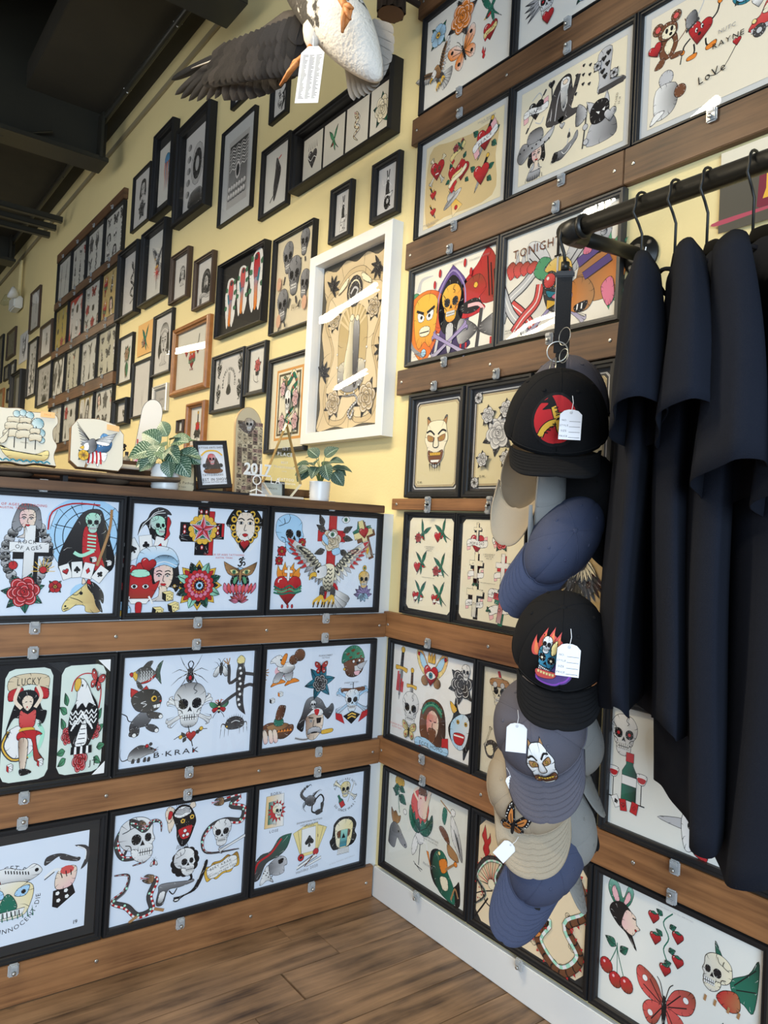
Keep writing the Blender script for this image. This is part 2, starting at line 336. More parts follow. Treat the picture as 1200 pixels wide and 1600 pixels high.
    def c(s, x, y, r, col='W', ry=None, o=1, g=None, n=14):
        ry = r if ry is None else ry
        s.p([((x+r*math.cos(i*2*math.pi/n))/100,(y+ry*math.sin(i*2*math.pi/n))/100) for i in range(n)], col, g, o, 0)
    def t(s, txt, x, y, h, col='K', rot=0, arc=0, align=.5, sx=1):   # lettering, h = letter height
        sp=.14; z0=s.z; ws=[glyph(ch)[2]+sp if ch!=' ' else .35 for ch in txt]; tot=sum(ws)
        k=h/100/.72; pos=-tot*align
        for ch,w in zip(txt,ws):
            V,F,_=glyph(ch)
            if V and ch!=' ':
                u=(pos+w/2)*k*sx
                if arc:
                    R=arc/100; a=u/R
                    px,py=x/100+R*math.sin(a), y/100+R*(math.cos(a)-1); r=-math.degrees(a)
                else: px,py,r=x/100+u*math.cos(math.radians(rot)),y/100+u*math.sin(math.radians(rot)),rot
                s.z=z0
                with s.at(px,py,k,r): s.tri([s.X(((v[0]-w/2)*sx,v[1]-.36)) for v in V],F,s.col(col))
            pos+=w
    def mesh(s, name='art'):
        me=bpy.data.meshes.new(name); me.from_pydata([v for v in s.V],[],s.F)
        at=me.color_attributes.new('Col','FLOAT_COLOR','POINT')
        at.data.foreach_set('color',[x for c in s.C for x in c]); return me
# ---------------- motifs, each drawn in -100..100
def leaf(a,x,y,L,rot,col='G',w=.42):
    with a.at(x/100,y/100,L/100,rot) as b:
        b.p([(0,0),(.0,.0),(.3,w*.8),(.62,w*.62),(1,0),(1,0),(.62,-w*.62),(.3,-w*.8)],col,g=(180,'K'))
        b.l([(0,0),(.5,.03),(.95,0)],3.5,'K')
def rose(a,col='R',lc='G',leaves=5):
    for i in range(leaves): leaf(a,0,-5,104,i*360/leaves+20,lc,.32)
    for n,R,r,o_ in ((6,44,32,10),(5,28,27,40),(3,12,20,80)):
        for i in range(n):
            t=i*360/n+o_
            with a.at(R/100*math.cos(math.radians(t)),R/100*math.sin(math.radians(t)),r/100,t) as b:
                b.p("-90,-60 -10,-104 70,-72 104,0 70,72 -10,104 -90,60",col,g=(t+180,'K'),o=.9,n=3)
                b.l("20,-76 66,-44 80,0 66,44 20,76",9,'m' if col in ('R','r') else 'W')
    a.p("-14,2 -8,-12 8,-12 14,2 4,14 -8,12",col,o=.9); a.l("-6,4 2,6 6,-2 0,-6",4)
def flower(a,col='R',cc='Y',lc='G',n=5):
    for i in range(4): leaf(a,0,0,98,i*90+45,lc,.3)
    for i in range(n):
        with a.at(0,0,1,i*360/n) as b: b.p("0,0 22,22 34,58 0,72 -34,58 -22,22",col,g=(i*360/n-90,'K'))
    a.c(0,0,20,cc); a.c(0,0,8,'K')
def heart(a,col='R',g=-70):
    a.p("0,-88 0,-88 -52,-30 -86,18 -76,62 -40,76 -8,58 0,38 0,38 8,58 40,76 76,62 86,18 52,-30",col,g=(g,'K'))
    a.l("-62,40 -58,56 -40,62",6,'W')
def banner(a,txt='',col='W',y=0,w=95,h=22,rot=0,tc='K'):
    with a.at(0,y/100,1,rot) as b:
        b.p([(-w/100-.02,-.5),(-w/100+.3,-.42),(-w/100+.3,-.02),(-w/100-.05,-.12)],'m' if col=='W' else 'R',sm=0)
        b.p([(w/100+.02,.5),(w/100-.3,.42),(w/100-.3,.02),(w/100+.05,.12)],'m' if col=='W' else 'R',sm=0)
        b.p([(-w/100,-h/100),(-w/100,h/100),(-.3,h/100+.1),(.3,h/100-.06),(w/100,h/100+.03),(w/100,-h/100+.03),(.3,-h/100-.06),(-.3,-h/100+.08)],col,n=3)
        if txt: b.t(txt,0,1,h*1.05,tc,sx=min(1.2,w*1.5/(len(txt)*h*1.05+1)))
def dagger(a,gc='R',blade='l'):
    a.p("-9,10 9,10 7,-60 0,-98 0,-98 -7,-60",blade,g=(0,'K')); a.l("0,8 0,-80",2.5)
    a.p("-34,22 -30,8 0,14 30,8 34,22 26,24 0,26 -26,24",'Y'); a.p("-8,24 8,24 7,78 -7,78",gc,sm=0,g=(0,'K')); a.c(0,86,11,'Y')
    for k in range(4): a.l([(-.08,.34+k*.12),(.08,.4+k*.12)],3)
def skull(a,c='W',eye='K',g=-30,jaw=1,gc='l'):
    a.p("-62,8 -66,48 -38,84 4,92 44,80 66,44 62,6 50,-12 44,-36 26,-44 -26,-44 -44,-36 -50,-12",c,g=(g,gc))
    if jaw: a.p("-36,-40 -34,-70 -14,-86 14,-86 34,-70 36,-40 20,-46 -20,-46",c,g=(-90,gc))
    a.p("-44,22 -26,28 -10,16 -12,-6 -30,-12 -46,0",'K'); a.p("44,22 26,28 10,16 12,-6 30,-12 46,0",'K')
    if eye!='K': a.c(-28,8,8,eye,o=.5); a.c(28,8,8,eye,o=.5)
    a.p("0,-4 -9,-24 -3,-22 0,-18 3,-22 9,-24",'K',sm=0)
    a.p("-30,-36 30,-36 28,-58 -28,-58",'K',sm=0,o=0)
    for i in range(6):
        x=-25+i*10
        a.p([(x/100-.04,-.36),(x/100+.04,-.36),(x/100+.035,-.465),(x/100-.035,-.465)],'W',sm=0,o=.35)
        a.p([(x/100-.04,-.49),(x/100+.04,-.49),(x/100+.035,-.585),(x/100-.035,-.585)],'W',sm=0,o=.35)
    a.l("-56,50 -40,30 -50,20",3); a.l("20,84 12,66 26,56 16,46",2.5); a.l("-50,-12 -36,-18 -30,-30",3); a.l("50,-12 36,-18 30,-30",3)
def skull3(a,c='W',gc='l',**k):                              # three-quarter skull
    a.p("-84,30 -74,72 -30,96 20,90 52,62 56,24 66,-4 56,-20 60,-40 52,-50 10,-50 -10,-34 -34,-36 -62,-22 -80,4",c,g=(200,gc))
    a.p("-30,-34 -8,-34 8,-50 56,-50 52,-76 22,-92 -8,-80 -26,-58",c,g=(-90,gc))
    a.p("-26,22 -6,26 8,10 2,-10 -18,-14 -30,2",'K'); a.p("28,22 44,22 50,6 44,-8 30,-6 24,8",'K'); a.p("14,0 6,-22 16,-20 24,-22",'K',sm=0)
    a.p("-2,-38 54,-36 52,-62 4,-62",'K',sm=0,o=0)
    for i in range(6):
        x=3+i*9.5; a.p([(x/100-.04,-.36),(x/100+.04,-.36),(x/100+.035,-.48),(x/100-.035,-.48)],'W',sm=0,o=.35); a.p([(x/100-.04,-.51),(x/100+.04,-.51),(x/100+.035,-.62),(x/100-.035,-.62)],'W',sm=0,o=.35)
    a.l("-70,40 -40,52 -44,76",3); a.l("-40,52 -20,60 -10,84",2.5); a.l("-56,-10 -36,-16 -30,-34",3)
def bone(a,x,y,L,rot,c='W'):
    with a.at(x/100,y/100,L/100,rot) as b:
        b.p("-80,8 -92,22 -104,10 -100,0 -104,-10 -92,-22 -80,-8 80,-8 92,-22 104,-10 100,0 104,10 92,22 80,8",c,g=(-90,'l'),n=3)
def cross(a,c='W',c2='K',h=100):
    o=.12
    a.p([(-.16+o,1-.12),(.16+o,1-.12),(.16+o,.45-.12),(.6+o,.45-.12),(.6+o,.12-.12),(.16+o,.12-.12),(.16+o,-1-.12),(-.16+o,-1-.12),(-.16+o,-.1),(-.6+o,-.1),(-.6+o,.33),(-.16+o,.33)],c2,sm=0)
    a.p("-16,100 16,100 16,45 60,45 60,12 16,12 16,-100 -16,-100 -16,12 -60,12 -60,45 -16,45",c,sm=0,g=(-60,'l'))
def swallow(a,c='G',c2='R'):
    a.p("0,10 20,60 60,98 60,98 40,40 16,0",c,g=(60,'K')); a.p("-4,10 -30,50 -80,80 -80,80 -50,20 -14,-8",c,g=(130,'K'))
    a.p("10,8 -10,10 -26,-20 -40,-40 -28,-52 -8,-44 14,-20",c,g=(-120,'K')); a.p("-14,-30 -30,-44 -10,-46 8,-24",c2)
    a.p("0,-26 40,-60 80,-90 80,-90 30,-40 14,-14",c); a.p("0,-30 10,-70 30,-98 30,-98 24,-50 12,-20",c)
    a.p("-38,-40 -52,-50 -36,-52",'Y',sm=0)
def butterfly(a,c='R',c2='K',c3='W'):
    for f in (1,-1):
        with a.at(0,0,1,0,f) as b:
            b.p("4,10 30,60 80,80 96,60 84,20 50,0 10,0",c,g=(50,c2)); b.p("4,0 50,-6 70,-36 52,-70 24,-62 6,-20",c,g=(-50,c2))
            b.c(66,50,9,c3,o=.6); b.c(44,-40,9,c3,o=.6)
            b.l("10,8 50,56",3); b.l("12,4 70,30",3); b.l("8,-8 40,-56",3); b.l("4,24 14,60 26,74",2.4)
    a.p("0,30 7,10 5,-40 0,-56 -5,-40 -7,10",'K')
def eagle(a,c='C',c2='K',tip='R',wing=1):
    for i in range(7):
        with a.at(.05,-.30,.62,-90+(i-3)*13+24) as d: d.p([(.1,-.06),(.9,-.13),(1,0),(.9,.13),(.1,.06)],'W',g=(0,'K'),o=.9,n=2)
    for f in (1,-1):
        with a.at(0,.04,1,0,f) as b:
            for i in range(12):                                  # flight feathers hang from the leading edge
                t=i/11; bx,by=.12+.56*t,.04+.46*math.sin(t*1.35); ang=-66+98*t**1.3; L=.34+.16*t
                with b.at(bx,by,L,ang) as d:
                    d.p([(0,-.13),(.7,-.12),(1,0),(1,0),(.7,.12),(0,.13)],'W' if i%2 else 'l',g=(180,'K'),o=.9,n=2)
                    if tip and i>4: d.p([(.62,-.11),(1,0),(1,0),(.62,.11)],tip,o=.5,sm=0)
            for r_ in range(3):
                for i in range(9):
                    t=i/8; bx,by=.10+.54*t,.05+.46*math.sin(t*1.35); ang=-62+80*t
                    with b.at(bx,by,.24-.07*r_,ang) as d: d.p([(0,-.2),(.75,-.2),(1,0),(.75,.2),(0,.2)],(c,'k',c)[r_],g=(180,'K'),o=.7,n=2)
    a.p("-12,22 12,22 15,-4 9,-34 -9,-34 -16,-8",c,g=(-90,'K'),o=.99)
    for r_ in range(6):
        for i in range(2): a.l([(-.11+i*.1,.14-r_*.09),(-.06+i*.1,.09-r_*.09),(-.01+i*.1,.14-r_*.09)],2.2)
    a.p("-8,20 -24,18 -36,8 -34,-6 -20,-8 -6,0",'W',g=(0,'l'),o=.99); a.p("-34,6 -48,2 -50,-12 -42,-4 -32,-4",'Y'); a.c(-28,7,2.6,'K')
    for x in (-20,8):
        a.p([(x/100,-.26),(x/100+.10,-.30),(x/100+.10,-.48),(x/100-.01,-.48)],'k')
        for d in (-14,-3,8): a.l([(x/100+.04,-.46),(x/100+d/100,-.58),(x/100+d/100-.02,-.66)],6,'Y'); a.l([(x/100+d/100,-.6),(x/100+d/100-.03,-.72)],3,'K')
def snake(a,P,w=16,c='k',belly='r',spot='T',head=1,spots=6):
    P=PP(P); Q=catmull(P,False,6); N=len(Q)
    L=[];Rr=[]
    for i,q in enumerate(Q):
        u=Q[max(i-1,0)];v=Q[min(i+1,N-1)];dx,dy=v[0]-u[0],v[1]-u[1];d=math.hypot(dx,dy) or 1
        t=i/(N-1); h=w/200*min(1,.12+t*1.9)*(1 if t<.9 else 1-.35*(t-.9)*10)
        L.append((q[0]-dy/d*h,q[1]+dx/d*h)); Rr.append((q[0]+dy/d*h,q[1]-dx/d*h))
    for i in range(0,N-1):                                        # quads so that the coil can cross itself
        j=i+1; m1=tuple((L[i][k]*.35+Rr[i][k]*.65) for k in (0,1)); m2=tuple((L[j][k]*.35+Rr[j][k]*.65) for k in (0,1))
        a.tri([a.X(v) for v in (L[i],m1,m2,L[j])],[(0,1,2,3)],a.col(c)); a.tri([a.X(v) for v in (m1,Rr[i],Rr[j],m2)],[(0,1,2,3)],a.col(belly if i%2 else 'W'))
    a.rib([a.X(p) for p in L],a.lw,a.col('K'),False); a.rib([a.X(p) for p in Rr],a.lw,a.col('K'),False)
    for k in range(spots):
        i=int(N*(.2+.7*k/spots)); q=tuple(L[i][m]*.65+Rr[i][m]*.35 for m in (0,1)); a.c(q[0]*100,q[1]*100,w*.22,spot,o=.5)
    if head:
        e=Q[-1]; d=Q[-3]; ang=math.degrees(math.atan2(e[1]-d[1],e[0]-d[0]))
        with a.at(e[0],e[1],w/100*1.25,ang) as b:
            b.p("-40,40 10,58 80,36 110,6 60,0 20,-20 70,-30 96,-34 60,-58 0,-54 -40,-36",c,g=(0,'n')); b.c(35,26,11,'Y'); b.c(37,26,5,'K')
            b.l("40,-12 110,-14 140,-2",7,'R'); b.l("110,-14 142,-30",6,'R')
def spider(a,c='K'):
    for f in (1,-1):
        for (x,y,x2,y2) in ((40,60,58,98),(58,30,96,14),(60,-14,98,-48),(34,-36,72,-86)):
            a.l([(f*.06,.12),(f*x/100,y/100),(f*x2/100,y2/100)],6,'K',sm=0,taper=1); a.l([(f*.14,.17),(f*x/100*.8,y/100*.85)],2,'W',sm=0)
    a.c(0,22,14,'k'); a.c(0,-14,20,'k',25,g=(0,'K')); a.c(0,-14,9,'R',12)
    a.l("-6,34 -14,56 -2,70",5); a.l("6,34 14,56 2,70",5)
def tarantula(a):
    for i,x in enumerate((-86,-60,-34,40,66,90)): a.l([((x*.4)/100,0),(x*.9/100,.22),(x/100,-.1),(x*1.04/100,-.66+.05*i%3)],10,'k',taper=1); a.l([(x*.92/100,.16),(x/100,-.1)],3,'W')
    a.p("-60,10 -40,50 10,62 56,44 70,8 40,-14 -30,-16",'k',g=(90,'K'))
    for i in range(8): a.l([(-.5+i*.15,.36+.2*math.sin(i*.4)),(-.5+i*.15+.03,.6+.2*math.sin(i*.4))],4,taper=1)
    a.c(-48,4,7,'Y'); a.l("-20,26 10,36 40,26",4,'W')
def scorpion(a,c='k'):
    for i in range(4): a.l([(-.1,-.1+.04*i),(-.5,-.1-.1*i),(-.62+.1*i,-.5-.06*i)],6,taper=1); a.l([(.1,.1),(.1+.12*i,.34+.04*i),(.36+.12*i,.3+.04*i)],6,taper=1)
    for i in range(9):
        t=i/8; x=-.3-.42*math.sin(t*3.0); y=.0+.9*t; a.c(x*100,y*100*.9,11-4*t,c,g=(90,'L'))
    a.l("-30,80 -12,90 -4,78",6,taper=1)
    a.p("-46,0 -20,26 16,16 30,-10 10,-36 -26,-30",c,g=(90,'L'))
    a.l("20,-10 60,20 84,-10 72,-44",9); a.p("66,-30 86,-34 76,-80 58,-88 66,-60",c); a.l("6,-30 6,-70 34,-84",9); a.p("30,-74 62,-66 80,-84 40,-96",c)
def fish(a):
    a.p("50,10 70,60 100,86 100,86 84,20 88,-20 96,-66 96,-66 66,-30 48,-8",'k',g=(0,'G')); a.p("-30,40 0,80 34,84 20,50 30,34",'k')
    a.p("-86,0 -50,44 0,48 60,6 30,-36 -20,-54 -64,-36",'k',g=(-90,'W')); a.p("60,4 30,-36 -20,-54 -40,-48 0,-36 40,-8",'R')
    a.p("-100,8 -84,22 -66,26 -60,-10 -70,-34 -84,-14",'Y'); a.p("-112,12 -96,22 -88,6 -98,-8",'R'); a.c(-66,20,7,'W'); a.c(-66,20,3,'K'); a.p("-66,-34 -40,-50 -20,-90 -52,-78",'k')
    for r_ in range(3):
        for i in range(5): a.l([(-.42+i*.17,.26-r_*.2),(-.34+i*.17,.14-r_*.2),(-.42+i*.17,.04-r_*.2)],3,'W')
def cat(a):
    a.l("-20,-40 -62,-36 -74,-14 -96,-2",4); a.p("-10,0 20,0 30,-30 10,-60 -20,-66 -52,-84 -60,-60 -46,-30",'k',g=(90,'L'))
    a.p("-40,-60 -60,-84 -56,-98 -24,-98 -20,-66",'k'); a.p("10,-56 40,-60 62,-80 40,-90 10,-72",'k'); a.p("10,-4 50,-10 72,-20 66,-36 20,-30",'k')
    a.p("-60,60 -64,98 -64,98 -30,80",'R'); a.p("-20,80 0,104 0,104 16,72",'R')
    a.p("-60,56 -20,86 36,84 62,58 66,34 50,2 6,-6 -40,8",'k',g=(60,'K')); a.c(34,48,13,'Y'); a.c(36,48,6,'K'); a.p("30,22 62,26 60,10 34,8",'W',sm=0); a.l("34,8 34,24",2);a.l("46,9 46,25",2); a.c(62,36,5,'R')
    a.c(66,-28,9,'W'); a.c(-40,-94,9,'W'); a.c(52,-84,9,'W'); a.l("0,40 -20,34 4,28 -10,18",2.5,'W')
def rat(a):
    a.l("-50,-30 -84,-38 -98,-10 -94,30",7,'k',taper=1); a.p("-56,-34 -44,6 0,34 40,30 66,20 94,2 84,-14 50,-20 10,-36 -30,-44",'k',g=(-90,'W'))
    a.c(46,28,10,'R'); a.c(66,36,9,'k'); a.c(72,10,4,'K'); a.c(95,2,4,'r')
    for x in (-30,0,34,56): a.p([(x/100,-.34),(x/100+.1,-.36),(x/100+.08,-.56),(x/100-.06,-.54)],'k')
    for i in (-1,0,1): a.l([(.86,.02),(1.1,.02+i*.14)],1.8)
def fly(a,body='k',w='W',w2=None):
    for f in (1,-1):
        with a.at(0,0,1,0,f) as b:
            for i,(x,y) in enumerate(((70,60),(80,-4),(60,-80))): b.l([(.1,.1-.1*i),(x*.6/100,y*.7/100+.1),(x/100,y/100)],6,sm=0,taper=1)
            b.p("6,10 30,20 60,-20 70,-60 40,-70 14,-30",w,g=(-60,'K' if w2 is None else w2))
    a.p("0,30 16,10 14,-30 0,-60 -14,-30 -16,10",body,g=(90,'K')); a.c(0,38,13,'k'); a.l("-4,50 -20,80 -34,86",4); a.l("4,50 20,80 34,86",4)
def bee(a):
    for f in (1,-1):
        with a.at(0,0,1,0,f) as b: b.p("10,14 50,50 96,56 90,20 50,-4",'g',g=(0,'K')); b.p("10,4 54,0 72,-20 50,-46 16,-20",'R',g=(-90,'K')); b.l("10,-30 40,-60 60,-96",5); b.l("6,40 20,70 44,70",5,'R')
    for k in range(5): a.c(0,26-k*17,16-k*1.2,'y' if k%2 else 'K',9,o=.7)
    a.c(0,42,13,'K')
def lizard(a):
    for P in ("4,40 40,34 60,30 84,34","0,30 -36,10 -40,50 -44,70","4,-10 34,0 54,-4 76,10","0,-20 -30,-36 -50,-50 -66,-60"):
        a.l(P,11,'k'); q=PP(P)[-1]
        for d in (-30,0,30): a.l([q,(q[0]+.22*math.cos(math.radians(d+(0 if q[0]>0 else 110))),q[1]+.22*math.sin(math.radians(d+(0 if q[0]>0 else 110))))],3.5,'n')
    a.p("0,96 14,84 12,66 18,40 14,-20 16,-60 26,-98 26,-98 -4,-70 -12,-20 -14,40 -10,66 -14,84",'k',g=(0,'K')); a.p("0,98 14,86 10,72 -10,72 -14,86",'y')
    for i in range(8): a.c(-2+4*(i%2),56-i*17,5,'W',o=.5)
def face(a,hair='K',hat=None,c='S',lips='R',g=0,earring=1):
    a.p("-64,40 -40,86 10,92 56,70 70,20 76,-30 60,-60 40,-40 -40,-40 -60,-66 -80,-30",hair,g=(90,'k'))
    a.p("-40,44 -10,62 30,58 42,30 42,0 30,-34 4,-52 -24,-36 -42,-2",c,g=(180,'m'))
    a.p("-14,-36 18,-40 20,-80 50,-98 -50,-98 -18,-78",c,g=(-90,'l'))
    for x in (-20,18): a.l([(x/100-.12,.14),(x/100,.2),(x/100+.12,.14)],5); a.c(x,10,7,'W',4,o=.6); a.c(x,10,3.2,'K',o=0); a.l([(x/100-.13,.28),(x/100+.02,.33),(x/100+.13,.28)],4)
    a.l("2,12 -2,-10 6,-14",3); a.p("-12,-26 -4,-22 0,-24 6,-22 14,-27 2,-34",lips,o=.5)
    if hat: a.p("-52,42 -56,70 -20,98 30,96 62,66 50,44 0,58",hat,g=(90,'K')); a.l("-50,54 0,72 56,54",3,'W')
    if earring: a.c(52,-34,8,'Y'); a.c(52,-34,4,'W')
def dice(a,c='W',c2='K',dot='K'):
    a.p("-60,40 20,56 60,36 -20,18",c,sm=0); a.p("-60,40 -20,18 -16,-56 -56,-30",c2,sm=0); a.p("-20,18 60,36 58,-34 -16,-56",c,sm=0)
    for x,y in ((0,0),(22,-10),(44,-20),(0,-34),(44,14)): a.c(x,y,6,dot,o=0)
def suit(a,k):
    if k=='h': heart(a,'R')
    elif k=='d': a.p("0,90 60,0 0,-90 -60,0",'R',sm=0)
    elif k=='s': a.p("0,90 40,40 80,-10 66,-46 30,-44 6,-24 6,-24 20,-86 -20,-86 -6,-24 -6,-24 -30,-44 -66,-46 -80,-10 -40,40",'K')
    else: a.c(0,44,34,'K'); a.c(-42,-10,34,'K'); a.c(42,-10,34,'K'); a.p("-5,10 5,10 20,-86 -20,-86",'K',sm=0)
def card(a,x,y,s_,rot,k,c='W'):
    with a.at(x/100,y/100,s_/100,rot) as b:
        b.p("-62,92 62,92 62,-92 -62,-92",c,sm=0)
        with b.at(0,0,.42) as d: suit(d,k)
def reaper(a):
    a.p("-80,60 -92,0 -70,-60 -20,-96 30,-96 76,-40 88,30 70,84 0,100 -60,88",'b',o=1)
    for i in range(9):
        t=math.radians(i*40); a.l([(0,.2),(.86*math.cos(t),.02+.95*math.sin(t))],2)
    for r_ in (40,60,80): a.l([(r_/100*math.cos(math.radians(t)),.08+r_/100*1.04*math.sin(math.radians(t))) for t in range(0,360,40)],2,closed=True)
    a.l("-94,10 -92,60 -40,98 30,98 64,82",9,'b'); a.l("-96,20 -88,66 -40,90 30,90",4,'R')
    a.p("-10,70 30,78 44,50 60,0 76,-60 50,-92 -50,-92 -66,-50 -40,20",'K',g=(90,'k')); a.p("-6,30 20,30 40,-40 50,-84 0,-70 -10,-20",'R')
    with a.at(.14,.42,.30) as b: skull(b,'T')
    for k in range(5): a.l([(.02,.1-.09*k),(.24,.08-.09*k)],4,'T')
    a.l("20,-30 -10,-44 -30,-36",9,'T'); a.l("60,80 56,20 30,-70",7,'n')
def horse(a):
    a.c(0,10,62,'b',52,o=0)
    a.p("-94,-50 -70,-12 -20,30 10,60 16,78 30,60 60,30 72,-20 86,-80 20,-80 10,-50 -30,-46 -60,-66 -88,-76",'y',g=(0,'n'))
    a.p("20,72 60,56 96,10 98,-40 80,-20 98,-84 66,-50 50,0 20,40",'K',g=(0,'k')); a.p("-8,56 -6,88 10,66",'S'); a.p("14,62 24,84 36,56",'R')
    a.c(-10,12,7,'K'); a.c(-80,-50,4,'K'); a.l("-88,-66 -66,-58",4); a.l("-60,-8 -24,-20 0,-34",3); a.l("-50,6 -30,4 -10,24",3)
def reaperhood(a):
    a.p("-98,-60 -84,0 -50,30 -30,72 10,98 60,88 86,60 60,60 70,20 70,-60 30,-92 -20,-70 -40,-20 -60,0 -90,-40",'K',g=(60,'k'))
    a.l("-92,-50 -70,0 -36,34 -10,66 40,84",3.5,'W'); a.l("-34,-20 -30,30 0,62 50,70",3.5,'W')
    with a.at(.18,-.05,.6) as b: skull3(b,'T')
    a.p("64,50 84,20 74,-20 80,-50 50,-84 60,-40 60,0",'R')
def starcross(a):
    a.p("14,84 50,84 50,36 96,36 96,-22 50,-22 50,-98 -14,-98 20,-80",'R',sm=0); a.p("-98,-30 -90,-44 -30,-44 -30,-98 22,-98 30,-90 30,-30 96,-30 96,-20 -98,-20",'K',sm=0)
    a.p("-24,98 26,98 26,34 84,34 84,-18 26,-18 26,-84 -24,-84 -24,-18 -96,-18 -96,34 -24,34",'K',sm=0)
    for x,y in ((-10,80),(12,80),(0,-66),(-78,16),(-78,-4),(66,16),(66,-4)): a.c(x,y,7,'R',10); a.c(x,y,3,'W',5,o=0)
    for i in range(14): t=i*2*math.pi/14; a.c(50*math.cos(t),8+50*math.sin(t),13,'Y',o=.7)
    a.c(0,8,50,'Y',o=0); a.c(0,8,40,'W'); a.c(0,8,36,'G')
    P=[]
    for i in range(10): t=math.pi/2+i*math.pi/5; r_=.64 if i%2==0 else .24; P.append((r_*math.cos(t),.08+r_*math.sin(t)))
    a.p(P,'W',sm=0)
    for i in range(0,10,2): a.p([(0,.08),tuple((P[i][k]*.85+(0,.08)[k]*.15) for k in (0,1)),tuple((P[(i+1)%10][k]*.8+(0,.08)[k]*.2) for k in (0,1))],'R',sm=0); a.p([(0,.08),tuple((P[i][k]*.85+(0,.08)[k]*.15) for k in (0,1)),tuple((P[i-1][k]*.8+(0,.08)[k]*.2) for k in (0,1))],'M',sm=0)
def mask(a):
    a.p("-92,30 -60,90 -20,98 0,84 20,98 60,90 92,30 70,10 60,-20 0,-98 0,-98 -60,-20 -70,10",'K')
    for f in (1,-1):
        for i in range(5): a.l([(f*(.9-.08*i),.26),(f*(.72-.08*i),-.3),(f*(.3-.03*i),-.9)],2,'W')
        for k,(x,y) in enumerate(((34,78),(56,50),(58,14),(50,-16),(30,-38))): a.c(f*x,y,15,'Y'); a.c(f*x,y,6,'K')
    a.p("-46,30 -30,76 0,84 30,76 46,30 40,-20 0,-46 -40,-20",'S',g=(-90,'W'))
    for x in (-22,22): a.c(x,36,11,'W',6); a.c(x,36,5,'K'); a.l([(x/100-.15,.5),(x/100,.56),(x/100+.15,.48)],5)
    a.l("0,30 -6,4 6,4",3); a.p("-14,-16 0,-10 14,-16 0,-26",'R'); 
    with a.at(0,-.6,.26) as b: heart(b,'R')
def gypsy(a):
    card(a,-84,46,24,70,'h'); card(a,-58,78,28,30,'s'); card(a,-24,90,28,8,'c'); card(a,14,86,28,-12,'d')
    a.p("-40,20 -40,70 0,88 50,80 70,40 40,20",'b',g=(90,'W')); 
    with a.at(.28,.02,.62) as b: face(b,'K','b')
    for x,y,r_ in ((-44,22,20),(-16,36,-10)):
        with a.at(x/100,y/100,.24,r_) as b: heart(b,'R')
    a.p("-90,-6 -70,-14 -60,14 -10,14 0,-14 18,-4 4,-40 -14,-62 -56,-62 -76,-40",'R',g=(-90,'N')); a.p("-60,10 -36,4 -10,10 -20,24 -52,24",'T')
    for x in (-50,-20): a.c(x,-20,9,'W',6); a.c(x,-20,4,'K')
    a.p("-64,-52 -6,-52 -16,-66 -56,-66",'W',sm=0); a.l("-62,-46 -70,-66",5,'W'); a.l("-10,-46 2,-66",5,'W'); a.p("-44,-64 -28,-64 -30,-92 -42,-92",'R')
    for x,y,r_ in ((42,-46,0),(60,-76,10),(16,-88,-8)):
        with a.at(x/100,y/100,.26,r_) as b: dice(b,'y','K')
    a.p("-98,-98 -92,-60 -66,-66 -56,-84 -66,-98",'b'); a.c(-86,-90,9,'Y')
def mandala(a):
    for i in range(8):
        with a.at(0,0,1,i*45) as b: b.p("-26,50 0,98 0,98 26,50 0,40",'Y'); b.p("-12,54 0,82 12,54",'R' if i%2 else 'K')
    for i in range(8):
        with a.at(0,0,1,i*45+22.5) as b: b.p("-16,40 -14,74 0,96 0,96 14,74 16,40",'T' if i%2 else 'K',g=(0,'G')); b.l("0,40 0,90",3)
    for r_,c,n in ((58,'R',16),(46,'M',14),(34,'R',12)):
        for i in range(n): t=i*2*math.pi/n; a.c(r_*.88*math.cos(t),r_*.88*math.sin(t),r_*.2,c,o=.8,n=8)
        a.c(0,0,r_*.86,c,o=0)
    for i in range(16): t=i*2*math.pi/16; a.c(27*math.cos(t),27*math.sin(t),3,'Y',o=.3,n=6)
    a.c(0,0,21,'K'); a.c(0,0,15,'b'); a.c(0,0,7,'K')
def moth(a):
    a.l("-10,84 0,92 8,82 -4,74 8,66 -2,52 -16,58",8); a.l("8,70 20,74 26,62 16,56",7); a.c(12,96,5,'K'); a.l("0,90 12,86 24,92",4)
    a.c(0,0,46,'b')
    for f in (1,-1):
        with a.at(0,0,1,0,f) as b: b.p("6,34 40,48 96,76 96,76 86,40 66,10 30,0 8,4",'n',g=(40,'K')); b.p("10,20 34,36 60,30 40,10",'y'); b.c(36,22,10,'g'); b.c(36,22,4,'K'); b.p("6,4 40,0 54,-30 40,-56 22,-50 6,-14",'K'); b.p("14,-4 34,-8 40,-34 26,-40",'g')
    a.p("0,36 8,10 0,-40 -8,10",'n')
    for i in range(9): t=-80+i*20; a.p([(t/100-.12,-.62-.02*abs(t)/20),(t/100*.8,-.92),(t/100+.12,-.62),(t/100*1.1,-.42+.001*abs(t))],'r' if i%2 else 'M',g=(-90,'R'))
